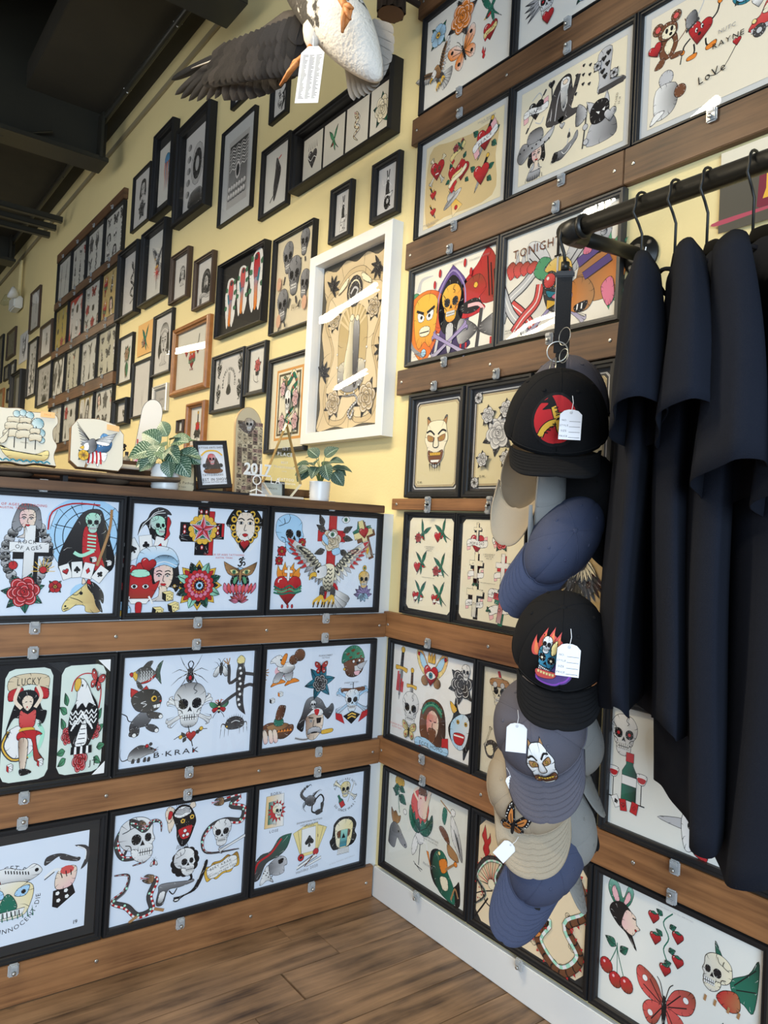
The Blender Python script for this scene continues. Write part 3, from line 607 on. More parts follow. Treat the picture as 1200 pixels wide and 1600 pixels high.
def eyerose(a):
    a.p("-16,92 20,92 20,36 62,36 62,-8 20,-8 20,-96 -20,-96 -20,-8 -64,-8 -64,36 -16,36",'R',sm=0)
    for x,y,r_ in ((-30,30,150),(-40,50,115),(50,10,-10),(40,-40,-30),(-30,-40,200),(50,30,30)): leaf(a,x,y,50,r_,'k',.3)
    with a.at(-.02,-.02,.58) as b: rose(b,'E','G',0)
    with a.at(.0,.2,.3) as b: b.p("-70,0 -30,40 30,40 70,0 30,-40 -30,-40",'W'); b.c(0,0,28,'g'); b.c(0,0,13,'K')
    for i in range(7): a.l([(-.18+i*.06,.3),(-.21+i*.07,.42)],2)
    a.p("-20,-22 -46,0 -40,20 -20,4",'b'); a.p("0,-40 30,-30 40,-50 10,-60",'b')
    with a.at(.58,.8,.24) as b: b.p("-80,0 -30,50 40,50 80,0 30,-50 -40,-50",'W'); b.c(0,0,32,'g'); b.c(0,0,15,'K')
def heartcross(a):
    a.p("-30,98 10,98 6,66 50,66 46,40 0,40 20,-80 56,-90 0,-98 -30,30 -60,20 -70,50 -40,60",'G',sm=0)
    with a.at(0,0,1,8) as b: cross(b,'y','N')
    a.p("-4,-20 14,-20 20,-60 6,-84 -6,-60",'Y',sm=0)
    with a.at(0,.34,.34) as b: heart(b)
def sacred(a,cr=1):
    for x,y,r_ in ((-40,50,20),(-14,62,6),(20,60,-10),(44,46,-26)):
        with a.at(x/100,y/100,.42,r_) as b: b.p("-30,-50 -40,10 0,98 0,98 10,40 36,20 30,-50",'O',g=(90,'Y'))
    with a.at(0,-.2,.78) as b: heart(b,'R')
    if cr:
        with a.at(0,.5,.42) as b: b.p("-16,80 16,80 16,40 50,40 50,8 16,8 16,-70 -16,-70 -16,8 -50,8 -50,40 -16,40",'W',sm=0)
    for k in range(3): a.l([(-.7,-.04-.14*k),(-.3,-.2-.1*k),(.1,-.02-.16*k),(.4,-.2-.08*k),(.7,-.02-.12*k)],8,'g' if k%2 else 'G')
    for i in range(9): a.l([(-.6+i*.15,-.12),(-.64+i*.16,.02 if i%2 else -.3)],3,'K',taper=1)
    for x in (-24,4,26): a.c(x,-94,5,'R',9)
def lotushead(a):
    for i in range(7): leaf(a,0,-60,60,90+(i-3)*28,'p',.3)
    for i in range(4): leaf(a,0,-50,46,-90+(i-1.5)*34,'b',.34)
    with a.at(0,.22,.5) as b: skull(b,'Y')
    a.c(0,84,12,'Y',14); a.c(0,84,5,'G',7)
def pinup(a):
    a.p("-60,96 0,104 60,96 62,70 60,70 0,82 -60,70",'E'); a.t('LUCKY',0,88,15); a.p("-60,70 -60,50 -24,56 -20,76",'R'); a.p("60,70 60,50 24,56 20,76",'R')
    a.c(-20,-34,52,'W',34,o=1); a.l([(-.6+.04,-.1),(-.72,-.4),(-.4,-.68),(.1,-.66)],10,'k'); a.l([(-.6+.04,-.1),(-.72,-.4),(-.4,-.68),(.1,-.66)],4,'Y'); a.l("36,0 52,-20 40,-50 10,-66",9,'T')
    a.p("-40,46 -30,66 0,70 26,62 44,30 60,24 50,0 30,10 -20,14 -44,14 -64,-10 -50,26",'K')
    a.l("-20,34 -42,52 -30,78",9,'S'); a.l("22,34 40,56 26,78",9,'S')
    a.p("-20,50 -6,60 14,54 14,40 0,28 -14,36",'S'); a.c(-3,36,2,'R',o=0); a.l("-10,46 -4,47",2); a.l("4,47 10,46",2)
    a.p("-22,30 0,22 24,30 26,10 18,-6 -18,-6 -26,12",'r',g=(-90,'R')); a.p("-18,-6 18,-6 22,-14 -20,-14",'Y',o=.5)
    a.p("-24,-14 22,-12 50,-22 30,-26 42,-60 60,-76 30,-74 16,-30 -26,-30",'R',g=(-60,'N')); a.p("-22,-28 4,-30 6,-60 0,-92 -12,-92 -20,-60",'S',g=(180,'N')); a.p("-16,-90 4,-90 22,-98 -10,-102",'K')
    for x,y in ((-46,-84),(48,-80)):
        with a.at(x/100,y/100,.16) as b: dice(b,'W','R')
    for x,y in ((0,66),(-60,-16),(40,0)):
        for k in range(3): 
            with a.at(x/100,y/100,.07,k*60) as b: b.l("-98,0 98,0",20)
def eaglecard(a):
    for x,y,r_ in ((-50,30,110),(-50,14,150),(52,-6,60),(52,-30,30),(-54,-20,120),(-46,-80,210),(48,-84,-30),(56,-64,10),(-50,-64,190)): leaf(a,x,y,30,r_,'g',.32)
    a.l("-40,60 -30,84 0,96 40,90 60,60 56,20",3,'R')
    for x,y,s_ in ((-46,-32,.26),(46,-26,.26),(0,-86,.34)):
        with a.at(x/100,y/100,s_) as b: rose(b,'R','G',0)
    a.p("-16,66 6,70 30,50 50,26 54,-10 20,-60 -20,-64 -44,-20 -40,16 -24,36",'K')
    a.p("-22,80 -6,86 14,70 34,40 44,26 20,34 10,24 -4,34 -20,22 -24,34 -36,22 -24,40 -22,60",'W'); a.p("-30,84 -16,88 -10,76 -22,60 -32,68",'Y'); a.c(-6,72,3,'K',o=0)
    for r_ in range(3):
        for i in range(5): a.l([(-.42+i*.18,.2-r_*.1),(-.33+i*.18,.11-r_*.1),(-.24+i*.18,.2-r_*.1)],3,'W')
    for i in range(7): a.l([(-.36+i*.05,-.22+i*.045),(-.28+i*.05,-.1+i*.045)],4,'W'); a.l([(.36-i*.05,-.22+i*.045),(.28-i*.05,-.1+i*.045)],4,'W')
    a.p("2,-4 14,-8 18,-50 -14,-56 -20,-46",'W'); 
    for i in range(5): a.l([(-.14+i*.03,-.5+i*.1),(.12,-.5+i*.1)],2.2)
    for i in range(7): a.p([(-.32+i*.1,-.56),(-.24+i*.1,-.56),(-.23+i*.1,-.72),(-.33+i*.1,-.72)],'W' if i%2 else 'K',sm=0)
    with a.at(.42,.8,.26,-20) as b: butterfly(b,'r','K','W')
def hatpile(a):
    a.p("-94,-10 -40,10 60,-10 96,-16 94,-50 40,-84 -30,-70 -80,-40",'N',g=(-90,'K')); a.p("-60,-6 -50,-30 20,-36 70,-14 30,2",'n',g=(0,'N'))
    a.p("-24,0 -16,30 26,26 34,-6 0,-14",'G'); a.p("-16,28 0,92 30,96 44,84 26,24",'N',g=(0,'K'))
    for i in range(6): a.p([(-.2+i*.18,-.48),(-.1+i*.18,-.3),(.0+i*.18,-.46)],'O',sm=0)
    for x in (-90,-56,-30): a.p([(x/100,-.3),(x/100+.24,-.36),(x/100+.34,-.9),(x/100+.12,-.96)],'S',g=(-90,'m'))
def pirate(a):
    a.l("-98,-78 -40,-90 40,-66",12,'l'); a.l("-98,-78 -40,-90 40,-66",3); a.p("36,-60 96,-56 96,-72 44,-76",'Y')
    a.p("-46,-20 -44,30 30,34 46,-10 36,-60 0,-96 -36,-80",'S',g=(180,'N')); a.p("-30,-46 0,-38 30,-46 36,-70 0,-60 -34,-70",'l',g=(-90,'K')); a.l("-16,-64 16,-64",6)
    a.p("8,0 34,0 30,-22 12,-24",'K',sm=0); a.c(-20,-10,7,'W'); a.c(-20,-10,3,'K'); a.l("-34,6 -8,2",5); a.l("-4,-8 -8,-36 8,-36",3)
    a.p("-92,-26 -70,20 -50,84 -10,98 30,80 60,40 88,60 98,30 70,-10 40,16 -6,34 -48,6 -60,-50 -80,-44",'K',g=(90,'L')); a.p("-44,12 -8,44 30,40 42,18 20,10 -10,22",'W'); a.p("-6,40 20,38 14,14 0,18",'R',o=0)
    with a.at(-.14,.62,.22) as b: bone(b,0,-20,90,30); bone(b,0,-20,90,-30); skull(b)
def helmetdog(a):
    a.p("-60,-20 -60,20 60,30 76,-10 60,-60 10,-84 -40,-70",'N',g=(-90,'K')); a.p("10,-20 66,-14 60,-50 14,-56",'W',sm=0); 
    for i in range(6): a.l([(.16+i*.085,-.18),(.17+i*.085,-.54)],2)
    a.p("10,-52 50,-50 40,-74 16,-72",'m'); a.p("30,-16 98,6 98,6 60,-42",'l'); a.c(2,6,9,'W'); a.c(42,10,8,'W'); a.c(30,-4,9,'K',6)
    a.p("-78,0 -72,60 -30,94 20,96 60,66 78,20 60,26 -30,16",'G',g=(0,'g'))
    for x,y,s_ in ((-40,50,14),(-6,70,15),(30,50,13),(-20,30,12),(50,34,9)): a.p([((x-s_)/100,y/100),(x/100,(y+s_*.6)/100),((x+s_)/100,(y+4)/100),(x/100,(y-s_*.6)/100)],'N',o=0)
    a.c(-60,-34,8,'Y')
def boxer(a):
    for x in (-56,20): a.p([(x/100,-.56),(x/100+.3,-.5),(x/100+.56,-.66),(x/100+.1,-.74),(x/100-.24,-.84),(x/100-.14,-.66)],'O')
    a.c(-20,-10,44,'m',30,o=0); a.p("-50,-20 -70,-60 -40,-64 -10,-20",'L',g=(-90,'W')); a.p("-10,-16 0,-56 30,-56 36,-14",'L',g=(-90,'W'))
    a.p("-40,20 -46,-6 0,-24 34,-14 46,6 20,30",'W',g=(-60,'k')); a.p("-80,50 -50,66 -30,62 -16,40 -20,10 -50,14 -66,30 -90,30",'W',g=(-60,'l')); a.p("-34,30 -14,70 2,66 -14,20",'O'); a.c(-34,44,4,'K')
    a.l("0,16 30,14 50,30",10,'W'); a.c(36,40,24,'N',g=(-90,'K')); a.c(70,62,30,'N',g=(-90,'K'))
def anchorskull(a):
    bone(a,0,10,100,32,'b'); bone(a,0,10,100,-32,'b'); a.p("-50,60 -60,50 -66,74 0,70 66,74 60,54",'N'); 
    with a.at(0,.1,.62) as b: skull(b,'W',gc='b')
    a.p("-96,-40 -60,-50 -40,-98 -92,-70",'R',sm=0); a.p("96,-40 60,-50 40,-98 92,-70",'R',sm=0); a.p("-50,-60 0,-40 50,-60 0,-102",'K',sm=0); a.l("-24,-60 0,-50 24,-60",7,'Y',sm=0); a.l("-24,-74 0,-64 24,-74",7,'Y',sm=0); a.l("0,66 0,100",4)
def roseb(a):
    for i in range(6): leaf(a,0,-20,96,i*60+10,'A',.3)
    with a.at(0,-.26,.6) as b: rose(b,'k','G',0)
    with a.at(.0,.56,.42) as b: butterfly(b,'R','N','W')
def redhaired(a):
    a.p("-60,-30 -80,70 -80,70 -60,80 -30,50",'S'); a.p("-40,60 -56,20 -72,20 -84,60 -70,86 -50,80",'S'); a.p("-66,66 -70,34 -56,34 -50,60",'R')
    a.p("20,60 40,98 56,70",'S'); a.p("-50,50 -20,84 20,80 44,52 60,10 54,-20 30,-80 0,-98 -24,-60 -30,-10",'K'); a.p("-44,46 -20,76 20,74 36,48 10,34 -20,30",'W'); 
    for k in range(4): a.l([(-.4,.5+k*.07),(-.1,.44+k*.07),(.1,.52+k*.07),(.32,.48+k*.07)],3)
    for x,y in ((-2,14),(40,26)): a.c(x,y,15,'K'); a.c(x,y,11,'Y'); a.c(x,y,4,'K')
    a.c(20,0,10,'K'); a.p("-20,-20 20,-10 44,-14 30,-60 0,-66 -16,-44",'R'); a.c(10,-30,8,'W'); a.c(22,-48,8,'W'); a.c(4,-50,7,'W')
    for i in range(7): a.l([(-.2+i*.07,-.88),(-.26+i*.09,-1.06)],2); a.l([(-.34+i*.09,.82),(-.38+i*.1,1.0)],2)
def pistol(a):
    with a.at(.1,.42,.56) as b:
        for i in range(12): t=i*30*math.pi/180; b.c(70*math.cos(t)-6,70*math.sin(t)+6,30,'K',o=0)
        skull3(b)
    a.l("30,-4 34,-20 22,-30",9)
    a.p("-90,-40 -80,-16 20,-26 40,-24 42,-34 -10,-42 -54,-44 -70,-90 -96,-86",'k',g=(90,'L')); a.p("-84,-46 -64,-46 -72,-80 -90,-80",'W',g=(-90,'k')); a.l("-50,-46 -34,-62 -20,-44",4)
    a.p("84,30 94,20 60,-60 10,-78 -20,-90 -30,-76 0,-76 46,-56",'K'); a.l("80,20 60,-30",3,'W'); a.c(-20,-86,12,'K',7); a.c(-20,-86,8,'W',3,o=0)
def scroll(a):
    with a.at(0,0,1,14) as b:
        b.p("-98,10 -90,40 -60,34 -40,46 0,38 40,50 60,36 92,42 98,10 90,-30 60,-30 40,-44 0,-34 -40,-46 -60,-32 -92,-36",'Y',g=(90,'N'))
        b.p("-84,8 -76,28 -40,34 0,28 40,38 80,28 86,6 76,-22 40,-32 0,-24 -40,-34 -78,-24",'W')
        b.t('BERT KRAK',-4,17,13,sx=1.1); b.t('SMITH ST.',24,0,10); b.t('BROOKLYN NEW YORK',0,-16,10,sx=.9)
def acecard(a):
    a.p("-56,92 50,96 56,-80 -60,-78",'W',sm=0,g=(180,'Y')); a.p("-40,60 0,62 10,-60 -40,-60",'G',sm=0,g=(0,'W')); a.t('BORN',0,102,15); a.t('LOSE',0,-98,15); a.t('TO',4,-64,10)
    P=[]
    for i in range(28): t=i*math.pi/14; r_=.62 if i%2 else .4; P.append((.1+r_*math.cos(t)*.9,.06+r_*math.sin(t)))
    a.p(P,'R',sm=0)
    with a.at(.16,.06,.42,-10) as b: skull3(b,'W',gc='y')
def bottleskull(a):
    a.t('AS YOU ARE NOW',0,84,14,arc=80); bone(a,0,20,90,-35,'C'); a.l("60,60 20,-50",8,'W'); a.l("60,60 20,-50",2)
    with a.at(0,.24,.5) as b: skull(b,'y')
    with a.at(-.28,-.4,.5,28) as b: b.p("-12,90 12,90 12,40 30,10 30,-70 -30,-70 -30,10 -12,40",'G',sm=0,g=(0,'K')); b.p("-28,0 28,0 28,-66 -28,-66",'R',sm=0)
    a.t('SO ONCE WAS I',0,-92,14,arc=-80)
def handcards(a):
    for r_,k,x in ((22,'s',-30),(-24,'d',34),(-14,'h',22),(12,'c',-14)): card(a,x,30,60,r_,k,'y')
    card(a,0,20,66,2,'s'); a.p("-40,90 40,96 44,-40 -42,-44 -42,-30 34,-28 30,84 -40,78",'y',sm=0,o=.5)
    a.c(-40,-46,16,'R'); a.c(-40,-46,6,'K'); a.c(36,-34,15,'R'); a.l("-60,-90 40,-50",12,'W'); a.l("-60,-96 44,-56",3); a.l("-52,-80 30,-44",3); a.l("-20,-90 20,-50",5,'N'); a.p("-10,-92 66,-72 66,-60 0,-80",'W',sm=0)
def piratelady(a):
    a.p("-94,-70 -98,-20 -60,30 -10,40 30,90 90,98 90,98 70,40 30,10 -30,-10 -60,-70",'k',g=(60,'G')); a.l("-90,-60 -70,0 -10,30 40,84",9,'R')
    a.p("-20,-20 30,8 66,-4 74,-34 60,-40 60,-66 20,-72 -20,-50",'l',g=(180,'K')); a.p("30,-8 54,-4 50,-22 34,-24",'K'); a.p("-40,-40 -20,-20 -10,-60 10,-98 -20,-84 -56,-98",'W',g=(0,'L'))
    for i in range(8): a.c(-40+i*6,-50-i*5+(i%2)*14,3,'K',o=0)
def skullhead(a):
    a.p("-60,70 -20,98 50,90 84,50 76,10 90,-20 60,-60 -40,-70 -66,-60 -84,-20 -70,0 -64,40",'K'); a.p("-50,60 0,88 56,66 60,10 40,-60 -30,-60 -50,0",'C',g=(0,'y'))
    a.p("-40,20 -14,28 -6,0 -30,-10",'N'); a.p("46,20 22,28 14,0 36,-10",'N'); a.p("-16,30 30,30 24,-60 -20,-60",'A',sm=0,g=(90,'T')); a.p("2,14 -8,-14 14,-14",'K',sm=0)
    for i in range(6): a.l([(-.18+i*.08,-.3),(-.18+i*.08,-.46)],2)
    a.p("-30,-66 40,-66 44,-98 -34,-98",'W',sm=0); 
    for k in range(4): a.l([(-.32,-.72-.07*k),(.42,-.72-.07*k)],1.6)
def ratfat(a):
    a.t("RATS-GET-FAT",0,84,15,arc=78); a.t("WHILE-THE-INNOCENT-DIE",0,-100,14,arc=-86)
    a.p("-80,30 -60,70 -10,86 40,72 70,84 94,60 70,40 30,30 -30,20",'W',g=(-90,'k')); a.p("-66,40 -40,66 -20,44 -40,24",'R'); a.l("-52,52 -34,34",5,'Y'); a.c(78,64,5,'K')
    for i in range(9): a.l([(-.1+i*.08,.8-.02*i),(-.08+i*.08,.7-.02*i)],3)
    a.p("-74,20 -70,-30 -50,-60 40,-66 66,-30 70,20 30,40 -40,40",'W',g=(0,'y')); a.p("-60,20 -20,24 -10,0 -40,-10 -62,0",'b'); a.p("60,24 30,20 20,0 50,-4",'b'); a.c(-36,6,7,'R'); a.c(44,8,6,'K')
    a.p("-16,-10 0,10 20,-10 26,-40 -20,-40",'G'); a.p("-60,-44 50,-40 44,-58 -50,-62",'W',sm=0)
    for i in range(9): a.l([(-.54+i*.11,-.44),(-.52+i*.11,-.6)],3)
    for i in range(12): a.l([(-.8+i*.14,-.7),(-.84+i*.14,-.5+.06*(i%3))],3,'G',taper=1)
def fisthammer(a):
    a.p("-40,-40 20,-30 30,-60 -24,-98 -40,-90",'K',sm=0); 
    for x,y in ((-26,-50),(0,-46),(-22,-74),(4,-66)): a.c(x,y,7,'W',o=0,n=5)
    a.p("-30,-36 -36,0 -20,30 26,30 30,-4 14,-34",'S',g=(-60,'m')); a.c(0,22,22,'r',14,o=0); a.l("-20,16 -14,-2",3); a.l("-4,20 0,0",3); a.l("12,20 14,2",3)
    a.p("-70,50 -30,72 -20,60 30,44 40,54 20,60 -24,80 -66,76",'k'); a.l("20,98 60,80 60,40 44,14",13,'k',taper=2); a.l("28,94 56,76 56,44",3,'W'); a.l("-70,10 -40,30 -20,26",9,'W'); a.l("-70,4 -40,24",3)
def wingheart(a):
    for f in (1,-1):
        with a.at(0,0,1,0,f) as b: b.p("10,10 30,50 70,98 96,80 80,30 40,-6",'y',g=(50,'O')); b.p("20,20 50,70 80,80 60,30",'b'); b.c(82,76,8,'R'); b.p("14,-4 50,-10 60,-30 44,-46 20,-40",'n',g=(0,'K'))
    for x,r_ in ((-14,10),(0,0),(14,-10)):
        with a.at(x/100,.66,.3,r_) as b: b.p("-30,-50 -30,10 0,98 0,98 30,10 30,-50",'Y',g=(90,'O'))
    with a.at(0,.0,.5) as b: heart(b); b.p("-60,0 -20,30 20,30 60,0 20,-30 -20,-30",'W'); b.c(0,0,24,'A'); b.c(0,0,10,'K')
def ecce(a):
    a.p("-60,-60 -70,0 -50,60 0,84 50,66 70,10 64,-60 0,-90",'N',g=(0,'K'))
    a.p("-30,20 0,44 32,20 30,-30 0,-70 -28,-30",'S',g=(180,'r')); a.l("-16,6 -4,4",4); a.l("8,4 20,6",4); a.l("2,0 0,-16 6,-18",3); a.p("-20,-26 0,-20 22,-26 16,-62 0,-76 -16,-62",'N')
    for k in range(3): a.l([(-.56,.2+k*.08),(-.3,.52+k*.05),(.1,.6+k*.05),(.5,.3+k*.1)],8,'g' if k%2 else 'G')
    for i in range(8): t=math.radians(20+i*20); a.l([(.6*math.cos(t),.1+.56*math.sin(t)),(.76*math.cos(t),.1+.74*math.sin(t))],4,'K',taper=1)
    for i in range(6): a.l([(-.2+i*.08,.3),(-.2+i*.085,.04)],2,'R')
    banner(a,'ECCE HOMO','b',-84,86,13)
def hannya(a,c='W'):
    a.p("-50,60 -60,96 -60,96 -26,76",'n'); a.p("50,60 60,96 60,96 26,76",'n')
    a.p("-60,40 -40,80 40,80 60,40 66,10 50,-20 44,-60 0,-98 -44,-60 -50,-20 -66,10",c,g=(-90,'l'))
    for f in (1,-1): a.p([(f*.5,.3),(f*.14,.2),(f*.16,.04),(f*.46,.08)],'n'); a.c(f*30,16,6,'Y'); a.c(f*30,16,2.6,'K',o=0); a.l([(f*.1,.3),(f*.34,.46),(f*.56,.4)],7)
    a.l("-10,20 -16,-12 0,-20 16,-12 10,20",3.4); a.p("-42,-30 0,-40 42,-30 34,-70 0,-84 -34,-70",'N'); a.p("-34,-38 34,-38 30,-50 -30,-50",'Y',sm=0); a.p("-26,-66 26,-66 20,-76 -20,-76",'W',sm=0)
    for i in range(7): a.l([(-.3+i*.1,-.38),(-.3+i*.1,-.5)],1.8)
def wizard(a):
    a.p("-70,-90 -60,-10 -30,60 10,84 40,76 50,30 60,-20 50,-60 90,-72 60,-92",'k',g=(90,'K')); a.l("-30,-80 -20,0 0,50",4,'l'); a.l("-54,-70 -46,-10",4,'l'); a.l("30,-30 60,0 80,60",22,'k'); a.l("80,60 96,90",7,'S')
    a.p("-6,66 20,76 40,60 30,20 30,-30 10,-60 -4,-10",'W',g=(-90,'L')); a.c(16,58,13,'S',10)
    for i in range(5): a.l([(.0+i*.07,.4),(.02+i*.06,-.1),(.08+i*.02,-.45)],1.8)
    a.l("-52,60 -40,-88",6,'k')
    with a.at(-.54,.76,.18) as b: heart(b,'K')
def kheart(a):
    with a.at(0,.1,.62) as b: heart(b,'K')
    banner(a,'NAME','W',6,84,18); a.l("-60,-96 60,90",5); a.l("50,70 70,96",12,'k'); a.l("-66,-98 -50,-70",10,'k'); a.l("-30,70 20,96 40,70",6,'l'); a.l("0,-60 40,-80 60,-50",6,'l')
def cowgirl(a):
    a.p("-10,-40 20,-40 30,-98 -40,-98",'l',g=(-90,'K'))
    with a.at(.1,-.1,.6) as b: face(b,'K',earring=0)
    a.p("-96,10 -70,60 -20,50 40,50 98,80 80,40 30,20 -20,10 -70,-20",'l',g=(180,'K')); a.p("-40,50 -30,96 30,98 36,52",'L',g=(90,'K'))
    for i in range(8): a.c(-80+i*22,28+(i%3)*8,4,'K',o=0)
    for i in range(8): a.l([(-.4+i*.12,-.9),(-.44+i*.13,-1.08)],2)
def lyingcow(a):
    a.p("-90,-60 -60,-20 -20,-20 20,0 60,20 90,60 96,20 60,-20 20,-50 -30,-76",'L',g=(-90,'K')); a.p("-96,-70 -80,-20 -50,-26 -60,-70",'K'); a.l("20,0 30,50 34,90",6,'l'); a.p("20,40 40,40 36,66 26,66",'k')
    for i in range(9): a.l([(-.98+i*.07,-.6),(-1.04+i*.08,-.84)],3,taper=1)
    a.l("-20,-30 0,-50 30,-36 50,-10",4,'W')
def boot(a):
    a.p("-40,90 30,98 26,-20 60,-50 96,-60 96,-80 -30,-84 -30,-20",'l',g=(0,'K')); a.p("-30,-66 96,-62 96,-84 -34,-86",'k',sm=0)
    for x,y in ((-10,60),(10,30),(-14,6),(14,76),(0,-20)):
        with a.at(x/100,y/100,.14) as b: heart(b,'K')
    for x,y in ((-40,40),(50,-30)):
        with a.at(x/100,y/100,.28) as b: flower(b,'l','K','k')
def brute(a):
    a.p("-40,-90 -30,-20 10,10 60,0 90,-40 80,-90",'l',g=(0,'K')); a.p("-30,30 -50,86 -50,86 -10,60",'l'); a.p("30,50 44,94 44,94 56,44",'l'); a.p("-30,40 0,70 44,60 56,20 30,-16 -20,-10",'K')
    a.p("-4,30 16,24 10,14",'W',sm=0); a.p("24,26 40,34 36,18",'W',sm=0); a.l("-60,-90 -44,70",6,'k'); a.p("-50,60 -90,90 -96,10 -50,26",'l',g=(180,'K'))
    with a.at(.62,-.06,.3) as b: heart(b,'l')
    a.c(-50,-10,12,'l'); a.c(-44,-70,12,'l')
def mouse(a):
    a.l("40,-30 80,10 70,50",4,'N'); a.p("-36,-20 -20,20 30,20 44,-30 20,-70 -24,-70",'N'); a.p("-14,-26 10,6 26,-20 6,-60",'C')
    a.p("-30,-66 -54,-96 -20,-98 -6,-70",'N'); a.p("20,-66 60,-70 66,-84 20,-84",'N'); a.c(-44,60,24,'N'); a.c(-44,60,13,'r'); a.c(34,80,22,'N'); a.c(34,80,12,'r')
    a.p("-40,40 -10,70 34,56 40,20 10,0 -30,10",'N'); a.p("-24,36 0,54 30,44 34,16 6,4 -20,14",'C'); a.c(-4,36,6,'K',10,o=.4); a.c(18,38,6,'K',10,o=.4); a.c(14,18,6,'K')
    with a.at(-.5,-.2,.34,20) as b: heart(b)
def heartman(a):
    for P in ("-24,-40 -20,-70 -30,-90","26,-40 30,-66 44,-80","-40,-10 -66,-30 -70,-50","44,20 70,40 80,76"): a.l(P,7)
    a.p("-50,-84 -10,-80 -16,-98 -50,-98",'O'); a.p("30,-76 70,-66 68,-86 34,-92",'O'); a.c(-72,-54,10,'O'); a.c(82,80,11,'O'); a.l("-74,-60 -80,-98",4)
    with a.at(0,0,.58,-10) as b: heart(b)
    a.c(-14,10,6,'W',10); a.c(10,16,6,'W',10); a.c(-12,8,3,'K',5,o=0); a.c(12,14,3,'K',5,o=0); a.c(0,-10,6,'K')
    a.p("-60,30 -6,60 -2,50 -58,20",'k',sm=0); a.p("-54,34 -60,80 -24,98 -12,56",'L',g=(0,'K'))
def car(a):
    a.c(10,0,70,'r',0.1,o=0); a.p("-98,-50 -90,-10 -60,6 -30,60 30,78 70,50 90,10 98,-20 90,-50",'r',g=(-90,'R')); a.p("-52,8 -24,52 26,66 40,20 0,4",'C',g=(0,'l')); a.p("46,20 40,58 62,44 72,18",'C'); a.p("-98,-40 98,-36 96,-54 -96,-60",'l',sm=0)
    for x in (-62,58): a.c(x,-58,27,'k'); a.c(x,-58,13,'l')
    a.c(-84,-12,10,'y'); a.c(84,-6,9,'y')
def ufo(a):
    with a.at(0,0,1,30) as b: b.p("-20,-10 20,-10 50,-98 -50,-98",'Y',sm=0,g=(-90,'C')); b.c(0,-70,14,'R'); b.p("-90,0 -40,22 40,22 90,0 40,-18 -40,-18",'L',g=(0,'W')); b.p("-34,16 -24,50 24,50 34,16",'l',g=(90,'K')); b.l("0,50 0,70",4); b.l("-60,4 60,4",3)
def bonesheart(a):
    bone(a,0,0,100,50,'C'); bone(a,0,0,100,-55,'C')
    with a.at(0,0,.74) as b: heart(b); b.c(-28,14,14,'N',18); b.c(26,14,14,'N',18); b.l("-20,-30 20,-30",10,'W')
def heartdagger(a,txt=''):
    for x,y,r_ in ((-50,30,140),(40,-30,-40),(46,10,20)): leaf(a,x,y,44,r_,'G')
    with a.at(0,0,1,-28) as b: dagger(b,'K')
    with a.at(0,-.04,.62) as b: heart(b)
    if txt: banner(a,txt,'W',-6,78,15,20)
def twohearts(a):
    for x,y,r_ in ((-60,40,110),(60,-50,-40),(-70,-20,200),(40,70,60)): leaf(a,x,y,40,r_,'G')
    for x in (-34,34):
        with a.at(x/100,0,.62,-10) as b: heart(b)
    banner(a,'','y',0,60,10,30); banner(a,'','C',-20,80,12,30)
def redpig(a):
    a.p("-60,0 -40,60 20,90 80,60 90,0 60,-50 0,-60 -40,-40",'n',g=(0,'O'))
    for i in range(12): t=math.radians(-80+i*18); a.p([(.3+.66*math.cos(t-.1),.05+.78*math.sin(t-.1)),(.3+.9*math.cos(t),.05+.98*math.sin(t)),(.3+.66*math.cos(t+.1),.05+.78*math.sin(t+.1))],'g',sm=0)
    a.p("-90,-20 -60,10 -20,0 0,-40 -20,-76 -70,-72",'n',g=(180,'O')); a.c(-78,-30,10,'m'); a.c(-74,-30,4,'K'); a.p("-60,-60 -20,-54 -30,-76 -56,-76",'K'); a.l("-50,-58 -52,-72",4,'W'); a.l("-36,-58 -38,-72",4,'W')
    a.p("-60,60 20,90 30,70 -50,36",'P',sm=0); a.p("-40,20 40,50 50,30 -30,0",'P',sm=0); a.p("20,-30 50,-10 60,-60 40,-80",'M'); a.p("-40,70 -20,110 -4,98 -16,66",'M')
def flygog(a):
    for f in (1,-1):
        with a.at(0,0,1,0,f) as b:
            b.p("16,40 50,98 90,110 94,70 60,20 30,10",'l',g=(60,'W')); b.l("30,34 84,94",2.4); b.l("40,26 88,74",2.4); bone(b,30,-66,62,-38,'p')
            b.l("34,-20 20,-60",6,'p')
    a.c(0,20,42,'Y',g=(90,'y'),ry=36); a.p("-40,0 0,-14 40,0 30,-50 0,-70 -30,-50",'k')
    for x in (-22,24): a.c(x,6,22,'k'); a.c(x,6,17,'r',g=(-60,'R')); a.c(x-5,12,4,'W',o=0)
    a.p("-30,-16 0,-24 34,-14 20,-34 0,-28 -20,-34",'A'); a.c(0,-34,12,'M',6); a.p("0,-46 -26,-38 -26,-60 0,-52 26,-60 26,-38",'Y',sm=0)
    a.l("0,104 0,-98",5,'l'); a.l("0,104 0,60",8,'K'); a.l("-10,58 10,58",4)
def meat(a):
    for x in (-20,0): a.p([(x/100-.1,.5),(x/100+.06,1.04),(x/100+.06,1.04),(x/100+.12,.5)],'l')
    for P,c in (("-70,50 -50,0 10,-50 50,-96","r"),("60,60 10,20 -40,-10 -60,-60","l"),("-60,20 -30,-40 10,-80 20,-98","l"),("60,10 50,-30 10,-60 -20,-90","r")): a.l(P,26); a.l(P,21,c); a.l(P,3,'W')
    for k in range(4): a.p([(-.5+k*.22,.7-.05*k),(-.3+k*.22,.84-.05*k),(-.16+k*.22,.6),(-.36+k*.22,.4)],'r',g=(90,'N'))
    a.p("40,40 60,70 90,60 70,40 96,20 60,20",'g')
